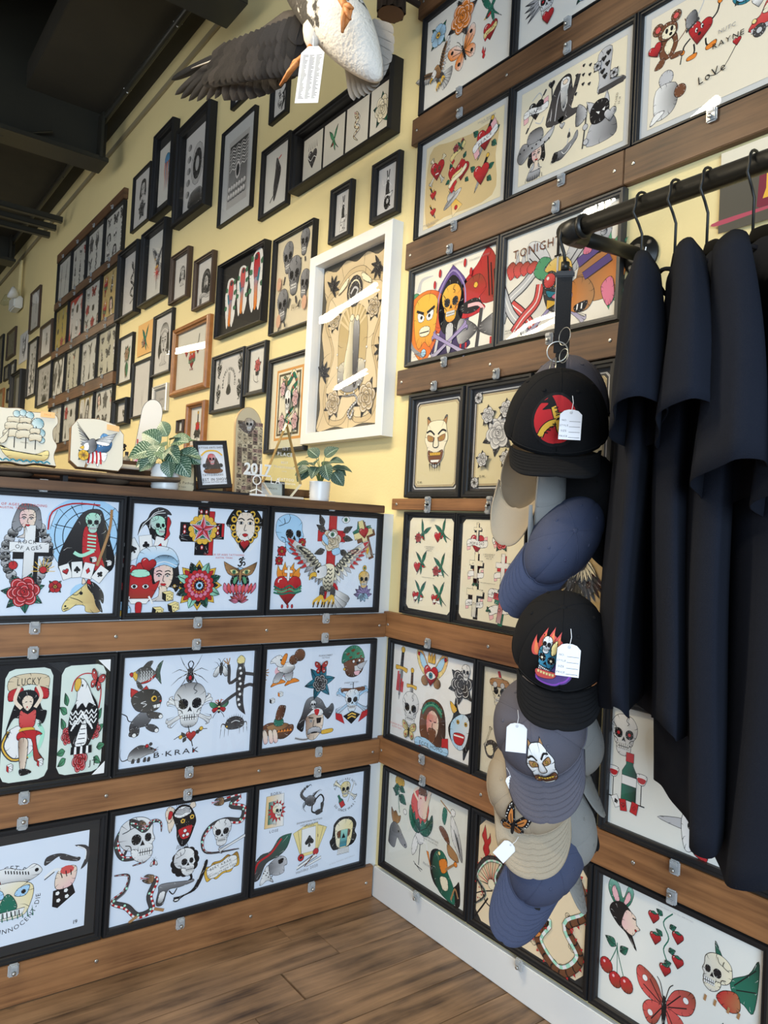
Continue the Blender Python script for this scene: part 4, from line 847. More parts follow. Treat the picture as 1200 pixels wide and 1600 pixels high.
def pumpkin(a):
    a.l("-30,70 -20,96 20,98",16,'l',taper=1); a.c(-40,60,14,'g',10); a.p("-50,-50 -70,0 -56,50 0,68 52,50 66,0 50,-40 0,-98",'O',g=(0,'R'))
    a.p("-40,40 0,60 40,40 36,-30 20,-64 0,-50 -20,-64 -36,-30",'Y',g=(-90,'O')); a.p("-28,20 -4,10 -8,-2 -24,0",'W'); a.p("28,20 4,10 8,-2 24,0",'W'); a.c(-14,8,4,'K'); a.c(14,8,4,'K'); a.l("-32,26 -6,16",6); a.l("32,26 6,16",6); a.p("-18,-20 0,-14 18,-20 14,-36 -14,-36",'C'); a.l("-16,-28 16,-28",2.6)
    a.l("-60,-20 -40,-60 0,-84",9,'L'); a.l("50,-40 40,-90",8,'l'); a.c(0,-76,9,'b')
def hoodskull(a):
    a.p("-60,-10 -46,50 0,96 0,96 46,50 62,-10 50,-60 66,-86 30,-98 -30,-98 -66,-86 -50,-60",'P',g=(-90,'K')); a.p("-40,-10 -34,40 0,74 34,40 40,-10 20,-50 -20,-50",'K'); a.l("-46,0 -38,46 0,84 38,46 46,0",4,'p')
    with a.at(0,.12,.46) as b: skull(b,'Y',gc='O'); 
    a.p("-12,-40 0,-30 12,-40 8,-80 0,-98 -8,-80",'l'); bone(a,0,-70,60,28,'p'); bone(a,0,-76,60,-28,'p')
    for x,y in ((-40,86),(40,90),(-56,64),(60,66)): a.c(x,y,4,'R',9)
def batdragon(a):
    a.p("20,98 50,60 70,0 60,-10 10,-10 -10,30 -60,0 -50,40 -10,70",'R',g=(0,'N')); a.p("-60,0 -40,40 0,50 20,20 0,0 20,-20 -10,-30 -50,-30",'R',g=(90,'N')); a.c(-10,30,6,'Y'); a.p("-50,-4 -10,4 10,-12 -14,-24 -44,-20",'K'); a.l("-30,-8 0,-10 16,-24",7,'m')
    for i in range(4): a.l([(.2+i*.1,.8-.15*i),(.3+i*.08,.0)],2.6)
    a.l("10,-20 0,-98",9,'k'); a.p("-50,-30 -6,-50 -4,-66 -46,-84 -60,-60",'k',g=(180,'l')); a.p("70,-30 10,-50 8,-66 60,-84 74,-60",'k',g=(0,'l'))
    for x in (-46,-30,40,56): a.l([(x/100,-.82),(x/100,-.98)],5,'R')
def swordskull(a):
    with a.at(0,.3,.62) as b: dagger(b,'N')
    with a.at(0,-.2,.5) as b: skull(b)
    with a.at(0,-.76,.3) as b: butterfly(b,'y','K','r')
def dropdagger(a):
    with a.at(0,.1,.9) as b: dagger(b,'k')
    for x in (-14,-6,6,14): a.l([(x/100,.0-.01*x),(x/100,-.5)],7,'R')
def krose(a):
    with a.at(0,0,.8) as b: rose(b,'k','k',6)
    with a.at(.24,.5,.36) as b: skull(b)
def devilprofile(a):
    a.p("-40,30 -30,98 -10,50 40,60 90,98 60,40 70,-20 40,-60 20,-98 10,-60 -40,-50 -60,-10",'K'); a.p("-30,30 10,50 40,30 30,-40 0,-70 -40,-50 -50,0",'b',g=(0,'W')); a.c(-14,20,7,'Y'); a.c(24,20,7,'Y'); a.c(-14,20,3,'K'); a.c(24,20,3,'K'); a.p("-30,-20 20,-16 10,-50 -24,-50",'R'); a.l("-30,-26 18,-24",5,'W'); a.p("-40,44 -56,80 -20,60",'Y')
def skullhood(a):
    a.l("-10,98 40,-30",14,'R'); a.l("0,98 46,-30",3)
    with a.at(0,0,.76) as b: skull(b,'C')
    a.p("-56,30 -50,60 50,64 56,34 0,26",'n'); a.c(-26,34,14,'l'); a.c(22,36,14,'l')
def swine(a):
    a.p("-40,0 0,30 40,20 60,-20 30,-50 -20,-50",'k'); bone(a,-20,40,50,70,'C')
    a.p("-30,-10 10,10 20,-30 -10,-44",'C')
def bottle(a):
    for x in (-66,50): a.l([(x/100,-.7),(x/100,.0)],3); a.p([(x/100-.2,.34),(x/100+.2,.34),(x/100+.14,.06),(x/100,-.02),(x/100-.14,.06)],'W'); a.p([(x/100-.16,.22),(x/100+.16,.22),(x/100+.1,.06),(x/100-.1,.06)],'R',o=0); a.l([(x/100-.16,-.72),(x/100+.16,-.72)],4)
    a.p("-14,98 14,98 14,56 30,30 30,-70 -30,-70 -30,30 -14,56",'G',sm=0,g=(0,'K')); a.p("-16,98 16,98 16,66 -16,66",'R',sm=0); a.p("-30,16 30,16 30,-16 -30,-16",'W',sm=0)
    card(a,-50,-84,22,30,'s'); card(a,-20,-90,22,10,'h','R'); card(a,26,-88,22,-10,'d','R')
def longbeak(a):
    a.p("-98,-10 0,16 20,0 10,-20",'l'); a.p("0,30 40,50 80,20 60,-60 20,-90 0,-40",'W',g=(0,'l')); a.c(30,0,9,'K',12); a.p("40,-60 90,-50 96,-98 50,-90",'R'); a.l("50,-70 90,-66",6,'W')
def dragon(a,P="60,-90 20,-60 50,-30 10,0 -10,40 30,60 60,40 40,10 70,-10",c='n',w=22):
    snake(a,P,w,c,'T','C',head=0,spots=0)
    S_=catmull(PP(P),False,7)
    for i in range(2,len(S_)-2,2):
        x,y=S_[i]; dx,dy=S_[i+1][0]-S_[i-1][0],S_[i+1][1]-S_[i-1][1]; d=math.hypot(dx,dy) or 1; nx,ny=-dy/d,dx/d
        a.l([(x+nx*w*.0045,y+ny*w*.0045),(x+nx*w*.002+dx/d*.02,y+ny*w*.002+dy/d*.02),(x-nx*w*.001,y-ny*w*.001)],2.2)
    Q=catmull(PP(P),False,4)
    for i in range(1,len(Q)-1):
        x,y=Q[i]; dx,dy=Q[i+1][0]-Q[i-1][0],Q[i+1][1]-Q[i-1][1]; d=math.hypot(dx,dy) or 1
        a.p([(x-dy/d*w/210+dx/d*.03,y+dx/d*w/210+dy/d*.03),(x-dy/d*w/130,y+dx/d*w/130),(x-dy/d*w/210-dx/d*.03,y+dx/d*w/210-dy/d*.03)],'R',sm=0,o=.5)
    x,y=Q[-1]
    with a.at(x,y,.34,20) as b:
        for i in range(7): b.l([(-.2,.2-.1*i),(-.9,.6-.2*i)],9,'R',taper=1)
        b.p("-50,50 0,60 50,50 90,20 96,-6 40,-10 20,-24 70,-40 40,-60 -30,-50",'n',g=(0,'O')); b.c(20,30,12,'y'); b.c(22,30,5,'K'); b.l("30,-20 80,-22",7,'R')
def smoke(a,c='E'):
    for i,(x,y,r_) in enumerate(((-60,-40,26),(-30,-56,28),(6,-46,30),(44,-60,26),(60,-30,22))): a.c(x,y,r_,c,o=1); a.l([((x-10)/100,y/100),(x/100,(y+8)/100),((x+10)/100,(y-2)/100)],3)
def fanflower(a):
    for i in range(13): t=math.radians(40+i*12); a.l([(0,-.4),(.95*math.cos(t),-.4+1.2*math.sin(t))],5,'R' if i%2 else 'K',taper=1)
    a.c(0,-36,20,'C')
def flame(a):
    a.p("0,-98 -30,-60 -20,-20 -44,20 -30,60 -20,96 -20,96 -6,50 4,10 20,30 26,60 26,60 36,10 20,-30 30,-60",'R',g=(90,'r'))
def ladyprofile(a):
    a.p("-30,20 -60,60 -50,98 -20,90 0,50 20,98 40,80 20,30",'G',g=(90,'T')); a.p("-30,30 -46,60 -34,80 -14,40",'m'); a.p("4,40 20,80 30,60 10,30",'m')
    a.p("-40,20 0,36 40,10 30,-30 60,-98 20,-60 0,-50 -20,-40 -50,-10",'K'); a.p("20,20 50,10 56,-14 70,-24 56,-36 40,-56 0,-40 6,0",'S',g=(180,'m')); a.l("40,2 52,0",4); a.c(54,-34,4,'R')
def berries(a):
    a.l("20,98 -10,60 10,20 -6,-20 10,-60 -6,-90",4,'G')
    for x,y in ((-44,60),(40,34),(-34,0),(44,-36),(4,-78)):
        with a.at(x/100,y/100,.22) as b: heart(b,'R'); b.p("-50,60 0,90 50,60 0,50",'G')
        leaf(a,x*.3,y+18,26,30 if x>0 else 150,'G')
def cherries(a):
    a.l("-40,-10 -10,60 -6,90",4,'G'); a.l("30,-30 0,50 -6,90",4,'G'); a.l("0,-40 -6,90",3,'G'); leaf(a,-10,74,60,160,'G'); leaf(a,10,60,50,40,'G')
    for x,y in ((-54,-24),(-6,-62),(48,-58)): a.c(x,y,32,'R',g=(-60,'N')); a.c(x-10,y+12,6,'m',o=0)
def batskull(a):
    a.p("20,10 70,50 96,98 98,30 86,-50 60,-40 30,-30",'G',g=(60,'K')); a.l("30,0 90,70",3); a.l("36,-10 92,10",3); a.p("-20,40 -30,98 -6,60 10,40",'G',g=(90,'K'))
    a.p("0,-30 40,-20 50,-60 20,-80 -20,-60",'R',g=(0,'n'))
    with a.at(-.26,.06,.6,0,-1) as b: skull3(b,'C')
    for x in (-50,-20,20,50): a.l([(x/100,-.66),(x/100-.04,-.84)],7,'n')
def thistle(a):
    a.l("0,30 -4,-30 10,-90",5,'G'); a.p("-34,50 -30,90 0,98 34,80 30,50",'Y',g=(90,'N')); 
    for i in range(4): a.l([(-.2+i*.13,.5),(-.26+i*.17,.92)],2.4)
    for x,y,L,r_ in ((0,40,50,200),(0,40,50,-20),(0,0,70,-30),(-6,10,50,170),(-10,20,40,240)): leaf(a,x,y,L,r_,'G')
    a.c(56,-70,14,'W')
def monstera(a):
    a.c(-10,10,58,'r',70); a.p("-20,60 10,70 24,40 40,98 60,96 40,20 30,-30 -10,-30 -26,10",'S',g=(180,'m')); a.l("-20,30 -50,60 -20,84",11,'S'); a.p("-20,60 -14,90 20,92 30,66 0,58",'N'); a.c(-2,60,3,'K',o=0); a.c(-6,44,4,'R',o=0)
    for f in (1,-1):
        with a.at(0,-.5,1,0,f) as b: b.p("0,-40 30,-50 60,-30 76,10 70,50 50,20 40,30 30,0 10,10",'G',g=(0,'K')); b.l("4,-34 40,-10 64,30",3)
def birdtall(a):
    a.l("-60,90 0,60",5,'n'); a.c(10,66,13,'W'); a.p("0,50 30,30 60,-30 70,-90 40,-60 10,-20",'W',g=(0,'k')); a.p("-40,70 -20,60 -30,10 -46,30",'G'); a.p("-60,-10 -40,0 -10,-20 0,-50 -30,-40",'N'); a.p("-10,-50 40,-70 50,-96 0,-90",'n'); 
    for i in range(3): a.l([(.2+.1*i,.1-.1*i),(.5+.05*i,-.5-.1*i)],2.4)
def moose(a):
    a.p("-60,98 -40,80 -20,90 0,70 20,76 10,40 -30,20 -54,50",'n',g=(90,'K')); a.p("-70,-60 -60,0 -30,30 10,20 40,-10 80,-50 70,-70 30,-60 0,-40 -20,-98 -66,-90",'L',g=(180,'K')); a.c(10,-6,5,'K'); a.c(66,-56,4,'K')
def heron(a):
    a.p("-40,60 0,98 30,70 20,40 -10,30",'W',g=(-90,'l')); a.p("-40,60 -60,0 -50,-40 -20,0 -16,40",'W'); a.l("0,50 50,50 60,10",8,'W'); a.p("54,20 70,20 96,-60",'O',sm=0); a.l("4,30 0,-70",4); a.l("-30,-76 30,-84",4); a.l("-40,-66 20,-96",3)
def frog(a):
    a.p("-90,60 -40,80 -20,20 0,-30 60,-90 90,-80 80,0 60,-20 0,-70 -60,-60 -92,-10",'K'); a.p("-70,60 -30,84 6,60 10,20 50,-30 60,-90 10,-90 -40,-70 -80,-10",'G',g=(200,'K')); a.p("-40,40 0,60 10,20 -20,0",'O'); a.p("-30,-20 10,-10 20,-50 -10,-60",'C'); a.l("0,20 50,60",9,'n'); a.c(56,62,10,'O'); a.c(-40,70,8,'y'); a.l("40,-80 60,-30 80,-60",7,'n')
def ship(a,c='C'):
    for x,y,r_ in ((-26,92,13),(-4,98,13),(20,90,15),(50,62,22),(62,26,16),(66,-2,12)): a.c(x,y,r_,(.62,.72,.70),o=1,g=(40,'A'))
    for x,t_ in ((-30,78),(10,84),(44,50)): a.l([(x/100,-.4),(x/100,t_/100)],3)
    for x,y,w_,h_ in ((-34,66,20,10),(-34,42,26,13),(-34,12,30,15),(6,68,18,10),(6,42,24,13),(8,12,28,15),(42,30,16,10),(44,4,20,13)): a.p([((x-w_)/100,(y+h_)/100),((x+w_)/100,(y+h_)/100),((x+w_*.9)/100,(y-h_)/100),(x/100,(y-h_*.6)/100),((x-w_*1.1)/100,(y-h_)/100)],c,g=(-90,'e'))
    a.p("-96,-30 -60,-20 -50,30 -50,30 -70,0",c); a.p("-80,-34 -40,-50 40,-60 90,-40 80,-80 -20,-88 -60,-70",'y',g=(-90,'N')); a.l("-98,-30 -60,-44",4); a.l("-70,-50 70,-62",3)
    for i in range(8): a.l([(-.9+i*.24,-.92),(-.8+i*.24,-.84),(-.68+i*.24,-.92)],5,'A')
def flageagle(a):
    a.p("-50,-96 -20,-30 40,40 60,60 60,60 -10,-20 -40,-98",'n'); a.p("10,30 30,62 60,50 74,10 50,-26 0,-30 -10,0",'B',g=(-60,'K'))
    for i in range(12): a.c(14+(i%4)*14,40-(i//4)*20+(i%4)*3,3.4,'W',o=0,n=5)
    a.p("-30,-10 0,-30 50,-30 40,-70 20,-60 10,-98 -10,-70 -40,-90 -44,-40",'W')
    for k in range(4): a.l([(-.36+.18*k,-.14-.04*k),(-.32+.18*k,-.5),(-.36+.2*k,-.84)],8,'R')
    for i in range(9): a.p([(-.3,.2),(-.9+.02*i,.98-.12*i),(-.86+.05*i,.92-.12*i),(-.2,.1)],'l' if i%2 else 'L')
    for i in range(8): a.p([(-.2,.2),(.86-.04*i,.66-.07*i),(.8-.05*i,.58-.08*i),(-.1,.1)],'W' if i%2 else 'l')
    a.p("-40,20 -10,30 0,-10 -30,-40 -60,-20",'L',g=(0,'K')); a.p("-60,0 -40,10 -36,-20 -60,-30",'W'); a.p("-60,-6 -78,-16 -60,-22",'Y')
    with a.at(-.6,-.5,.34) as b: flower(b,'Y','n','G',6)
def bunny(a,ball=1):
    a.l("-6,60 -14,98",9,'k'); a.l("6,60 14,98",9,'k'); a.c(0,52,13,'W'); a.p("-14,40 14,40 16,0 22,-30 -18,-30",'k'); a.l("-14,34 -50,30 -60,60",6,'W'); a.l("14,34 40,10",6,'W'); a.p("-18,-26 20,-26 60,-20 20,-60 -30,-50",'W',g=(-90,'l')); a.l("30,-40 10,-80 40,-90",8,'k')
    if ball: a.c(0,-68,34,'K'); a.c(4,-62,14,'W'); a.t('8',4,-62,18)
    else: a.p("-40,-50 30,-50 30,-98 -40,-98",'W',sm=0,g=(0,'l')); a.c(-20,-64,5,'K'); a.c(10,-84,5,'K')
def skulls_big(a):
    for x,y,s_,r_ in ((-40,60,.42,5),(46,78,.34,-5),(2,10,.5,0),(60,-20,.36,-10),(-50,-50,.42,5)):
        with a.at(x/100,y/100,s_,r_) as b: skull(b,'L',gc='k'); b.l("-30,-98 -50,-140",14,'k'); b.l("30,-98 40,-130",14,'k')
    for x,y in ((-74,4),(66,-62),(-66,-84)): a.c(x,y,12,(.70,.42,.28),16,o=0)
    a.t('JU DE',24,-62,11)
def parrot(a,c='r'):
    a.p("-26,98 0,104 26,90 40,60 44,20 36,-10 40,-50 20,-98 0,-70 -20,-98 -34,-50 -40,0 -44,40 -34,70",'W')
    a.p("-10,90 14,88 20,50 14,10 -4,-20 -16,10 -18,50",c,g=(-90,'A')); a.p("-8,10 12,10 10,-30 6,-90 -10,-80 -10,-30",'O',g=(90,'B'))
    for x,y,r_ in ((-26,50,120),(26,30,40),(-24,-10,200),(26,-20,-20),(24,70,60)): leaf(a,x,y,26,r_,'g')
    a.c(4,80,9,'k'); a.l("-10,0 -18,40",10,'A')
def frameborder(a,c='K'):
    for fx in (1,-1):
        for fy in (1,-1):
            for i in range(5): a.l([(fx*(.95-.02*i),fy*(.9-.1*i)),(fx*(.7-.05*i),fy*(.95-.1*i)),(fx*(.8-.02*i),fy*(.7-.1*i))],5,c)
def hands(a):
    a.p("-10,90 0,60 10,90 14,20 12,-20 0,-60 -12,-20 -14,20",'l',g=(-90,'K')); a.l("0,60 0,-30",3); a.p("-14,-10 -30,-60 0,-80 30,-60 14,-10",'k')
def armourlady(a):
    a.p("-30,40 -20,90 20,94 34,50 40,10 -30,0",'k',g=(90,'L')); a.p("-20,50 0,60 20,40 16,10 -6,0 -20,20",'S'); a.p("-40,0 0,-10 44,6 30,-50 0,-98 -30,-50",'l',g=(-90,'K'))
    for i in range(8): a.c(-34+i*10,-20-(i%3)*14,8,'k')
def mirrorart(a):
    a.c(0,16,52,'l',60); a.c(0,16,36,'k',44); a.c(0,16,16,'l',22); a.p("-40,-60 40,-60 60,-98 -60,-98",'k',g=(90,'l'))
    for i in range(10): a.c(-70+(i%2)*140,80-i*17,14,'l',9,g=(0,'K'))
    for i in range(8): a.l([(-.35+i*.1,-.6),(-.35+i*.1,-.95)],3)
def wavesart(a):
    a.p("-90,94 90,94 90,-60 60,-80 -60,-60 -90,-84",'k',sm=0,g=(-90,'l'))
    for r_ in range(8): a.l([(-.85+i*.25,.8-r_*.1+(.06 if i%2 else -.02)) for i in range(8)],4,'W' if r_%2 else 'l')
    a.c(0,0,26,'W',30); a.c(0,0,16,'k',20)
    for i in range(14): a.c(-80+(i%7)*26,-50-(i//7)*26,14,'W',11,g=(-90,'k'))
def jelly(a):
    a.p("-40,60 -30,80 0,90 30,80 44,50 30,40 0,50 -30,40",'B',g=(90,'A'))
    for i in range(9): a.l([(-.34+i*.08,.5),(-.4+i*.1,.1),(-.28+i*.07,-.3),(-.36+i*.1,-.8)],7,('O','r','B','k')[i%4],taper=1)
def phoenix(a):
    with a.at(0,.3,.66) as b: eagle(b,'l','K',None)
    for i in range(11): t=math.radians(i*33); a.l([(0,-.3),(.4*math.cos(t),-.3+.36*math.sin(t))],5,'r',taper=1)
    a.l("0,-30 0,-98",3)
def tigergirl(a):
    with a.at(0,.1,.8) as b: face(b,'k','l')
def heartthorn(a):
    with a.at(0,-.1,.7) as b: heart(b,'k')
    for i in range(5): a.l([(-.6+.3*i,.5),(-.5+.25*i,.98)],6,taper=1)
    a.l("-60,10 -20,-20 20,0 60,-20",5,'W')
def snakebook(a):
    snake(a,"-20,-90 30,-70 -20,-40 30,-10 -20,20 20,50 0,80",18,'k','l','W')
def bigflower(a):
    with a.at(0,.1,.6) as b: rose(b,'l','k',6)
    for x,y,s_ in ((-40,60,.3),(30,70,.3),(-50,-60,.26),(40,-60,.26)):
        with a.at(x/100,y/100,s_) as b: rose(b,'l','k',5)
def demonmask(a):
    with a.at(0,0,.9) as b:
        b.p("-30,60 -46,98 -60,96 -44,50",'k'); b.p("30,60 46,98 60,96 44,50",'k'); hannya(b,'C')
        for i in range(5): b.l([(-.3+i*.15,-.8),(-.26+i*.13,-1.1)],6,taper=1)
CHEAP=[snakebook,skull,skull3,rose,butterfly,swallow,heart,face,spider,hannya,scorpion,flower,dagger,mandala,sacred,bunny,phoenix,heartthorn]
# ------------------------------------------------------------------ the setting
def slab(name,c,d,m): 
    b=MB(); b.box((0,0,0),d); o=link(name,b.me(name),M[m],None,c); return tag(o,kind='structure')
slab('wall_right',(-3.2,.05,2.3),(12.6,.1,4.8),'paint')
slab('wall_far',(-9.55,-2.6,2.3),(.1,5.4,4.8),'paint')
slab('ceiling',(-3.2,-2.5,4.75),(12.8,5.6,.1),'ceil')
fl=slab('floor',(-3.2,-2.6,-.035),(12.8,5.4,.05),'black')
b=MB(); b.box((0,0,0),(5.0,.016,.094),bev=.003); bb=link('baseboard_right',b.me('baseboard'),M['white'],None,(2.51,-.008,.047)); tag(bb,kind='structure')
for k,(x0,x1) in enumerate(((.02,1.6),)):
    pass
# floor planks, each its own piece, long side along the half wall
PW=.1235; rnd=random.Random(4); PLK={}
def plank(L):
    k=round(L,2)
    if k not in PLK:
        b=MB(); b.box((k/2,0,.004),(k-.0012,PW-.0012,.008),bev=.0008); PLK[k]=b.me('plank')
    return PLK[k]
for i in range(-6,22):
    x=.352+PW*(i+.5)
    if x>2.2: continue
    y=-.02 if x>0.0 else -.0
    y1=-.464 if i==-1 else (-.60-.0*i if i==0 else -.02-rnd.uniform(.2,1.1))
    ys=[-.0,y1]
    while ys[-1]>-3.0: ys.append(ys[-1]-1.22)
    for a,c in zip(ys,ys[1:]):
        o=link('plank',plank(a-c),M['fl'],fl,(x+3.2,a+2.6,.035-.008),(0,0,-PI/2))
# half wall (counter side)
hw=MB(); hw.box((-.055,-1.5,.605),(.11,3.0,1.21)); o=link('wall_half',hw.me('half_wall'),M['white']); tag(o,kind='structure')
lb=MB(); lb.box((1.47,0,0),(2.94,.19,.024),bev=.002)
lg=link('counter_ledge',lb.me('ledge'),M['boardup'],None,(-.055,-3.005,1.222),(0,0,PI/2)); tag(lg,'dark-stained wooden ledge board capping the low art-covered half wall','ledge')
# ------------------------------------------------------------------ half wall boards and frames
board('wooden_board','p',-2.99,-.022,.002,.1,.019,'boardlt','lowest pine board along the floor under the left-hand frames')
board('wooden_board','p',-2.99,-.022,.421,.497,.019,'boardlt','pine board on the half wall between its middle and bottom rows of frames')
board('wooden_board','p',-2.99,-.022,.819,.893,.019,'boardlt','pine board on the half wall between its top and middle rows of frames')
BL=(.74,.80,.88)
P=lambda k:(-.05-.405*(k+1)+.002,-.05-.405*k-.002)
def mandcards(A,w,h):
    A.p([(0,0),(w,0),(w,h),(0,h)],'K',sm=0,o=0)
    for u,f in ((.15,krose),(.50,pinup),(.838,eaglecard)):
        cw,ch=.143*w,.47*h
        P_=[(cw*sx*(1-.0),ch*sy) for sx,sy in ((-1,-.84),(-1,.84),(-.86,.96),(-.6,1),(.6,1),(.86,.96),(1,.84),(1,-.84),(.86,-.96),(.6,-1),(-.6,-1),(-.86,-.96))]
        A.z=6
        with A.at(u*w,.49*h,1): A.p(P_,(.72,.80,.70),o=.3,sm=0)
        A.z=8
        with A.at(u*w,.49*h,(.19 if f is not krose else .13)*w,0,1,ky=(.41 if f is not krose else .2)*h): f(A)
    for P_ in ([(w,h),(w-.03,h),(w,h-.03)],[(w,0),(w-.03,0),(w,.03)]): A.p(P_,'W',sm=0,o=0)
    A.z=90
    with A.at(.93*w,.1*h,h): A.t('JT',0,0,5)
def rockages(A,w,h):
    sheet([(reaper,.80,.66,.60),(horse,.80,.16,.32),(flower,.62,.24,.13),(flower,.24,.27,.14),(skull,.10,.75,.3),(dagger,.10,.3,.4)],[('TO ROCK OF AGES TATTOOING',.34,.93,.022,'r'),('AUSTIN, TEXAS',.34,.90,.018,'r')])(A,w,h)
    for f in (1,-1):
        for i in range(10): A.z=6; A.c((.44+f*(.07+.06*math.sin(i*.36)))*w*100,(.74-.05*i)*h*100,1.15,'K' if i%2 else 'L',g=(90,'W')); 
    A.z=10
    with A.at(.43*w,.80*h,.15*h): face(A,'L',None,earring=0)
    A.z=30
    with A.at(.45*w,.50*h,.26*h): cross(A,'W','K'); A.t('ROCK',-6,46,13); A.t('OF AGES',-2,24,13,arc=-90)
    A.z=50
    with A.at(.36*w,.42*h,.06*h): A.c(0,0,60,'R'); A.l("-60,0 -50,90",6); A.l("0,0 0,98",6)
    with A.at(.54*w,.42*h,.06*h):
        for k in range(9): A.l([(0,-.8),(1.6*math.cos(k*PI/8),-.8+1.9*math.sin(k*PI/8))],9,'Y')
        A.c(0,-60,50,'R')
    A.z=70
    with A.at(.43*w,.20*h,.17*h): rose(A,'R','G',7)
    A.z=100
    for u,v,r,k,s in ((.68,.37,20,'h',.07),(.75,.39,5,'s',.075),(.82,.38,-12,'d',.075),(.90,.35,-35,'c',.075)): card(A,u*w*100,v*h*100,s*h*100,r,k)
    for u,v in ((.85,.48),(.95,.45)):
        with A.at(u*w,v*h,.05*h): dice(A)
def eagle3(A,w,h):
    A.z=3; A.c(.56*w*100,.40*h*100,2.3,'R',o=.4); A.c(.56*w*100,.18*h*100,3.0,'R',o=.4)
    sheet([(skull3,.17,.77,.40,0,1,dict(c='b',gc='b')),(eyerose,.55,.74,.50),(heartcross,.88,.76,.38,12),(sacred,.16,.25,.42),(lotushead,.89,.26,.38),(flower,.09,.60,.13),(flower,.07,.50,.11),(flower,.27,.70,.11),(eagle,.53,.36,.86)],[('TO ROCK OF AGES',.80,.625,.018,'r'),('TATTOOING',.80,.60,.016,'r')])(A,w,h)
KW=dict(lw=.0011)
f3=[('p3a',2,'framed flash sheet with long-haired lady cross, hooded skeleton, cards and horse head',rockages,'the hooded-skeleton flash frame',dict(mt='kmat' if 0 else None)),
 ('p3b',1,'framed flash sheet with star cross, red mandala and cat-eyed moth on the top row',sheet([(reaperhood,.17,.81,.30),(starcross,.52,.77,.42),(mask,.86,.79,.40),(gypsy,.17,.31,.62),(mandala,.51,.25,.44),(moth,.84,.34,.34),(lotus:=(lambda a:[leaf(a,0,-40,100,90+(i-4)*20,'r' if i%2 else 'M',.24) for i in range(9)]),.84,.13,.20)],[('TO ROCK OF AGES TATTOOING',.70,.55,.018,'r'),('AUSTIN, TEXAS',.70,.52,.016,'r')]),'the star-cross flash frame',{}),
 ('p3c',0,'framed flash sheet with spread-winged eagle, blue skull and eye rose',eagle3,'the spread-eagle flash frame',{})]
for n,k,lab,dr,sh,kw in f3: frame('p',*P(k),.897,1.209,lab,dr,paper=BL,short=sh,clips='tb',**KW)
f2=[(2,'framed pair of round-cornered cards, LUCKY dancing lady and cloaked eagle with roses',mandcards,'the LUCKY lady frame',dict(mt='kmat',paper=(.02,.019,.018))),
 (1,'framed flash sheet of spider, fish, cat, lizard and skull with crossed bones',sheet([(fish,.17,.83,.26,0),(spider,.49,.80,.34),(fly,.73,.84,.20),(lizard,.89,.66,.54),(cat,.17,.50,.40),(lambda a:(bone(a,0,-20,100,28),bone(a,0,-20,100,-28),a.c(0,-40,40,'m',o=0),skull(a,g=90,gc='k')),.50,.51,.42),(bee,.73,.46,.18),(rat,.14,.13,.30),(tarantula,.86,.26,.28),(lambda a:(a.l("-98,-10 -50,10 -20,-10 20,10 60,30 98,30",4),[leaf(a,x,y,30,r,'k') for x,y,r in ((-40,0,120),(-30,0,150),(30,10,40),(50,20,60),(-30,-6,-120))],flower(a,'Y','K','k') if 0 else a.c(-60,0,11,'Y'),a.c(60,36,11,'Y'),a.l("-20,60 14,-60",5),[0 for _ in [a.at(0,0,.34)]],heart(a),a.M.pop(),a.c(22,-86,5,'R',9)),.52,.22,.30)],[('B·KRAK',.42,.085,.05,'K',0,1.6)]),'the spider and fish flash frame',{}),
 (0,'framed flash sheet of pirate with knife, boxing eagle and camouflage-helmet dog',sheet([(boxer,.19,.79,.38),(roseb,.51,.66,.36),(helmetdog,.83,.80,.34),(dice,.08,.47,.09),(dice,.15,.53,.09,0,1,dict(c2='O')),(hatpile,.14,.23,.34),(pirate,.48,.24,.42),(anchorskull,.84,.36,.40)],[('FLASH SHEET',.55,.90,.018),('TATTOO',.55,.875,.015),('STREET TATTOO',.82,.585,.015),('2015',.82,.565,.013)]),'the knife-biting pirate flash frame',{})]
for k,lab,dr,sh,kw in f2: frame('p',*P(k),.500,.815,lab,dr,**{**dict(paper=BL,short=sh,clips='tb'),**KW,**kw})
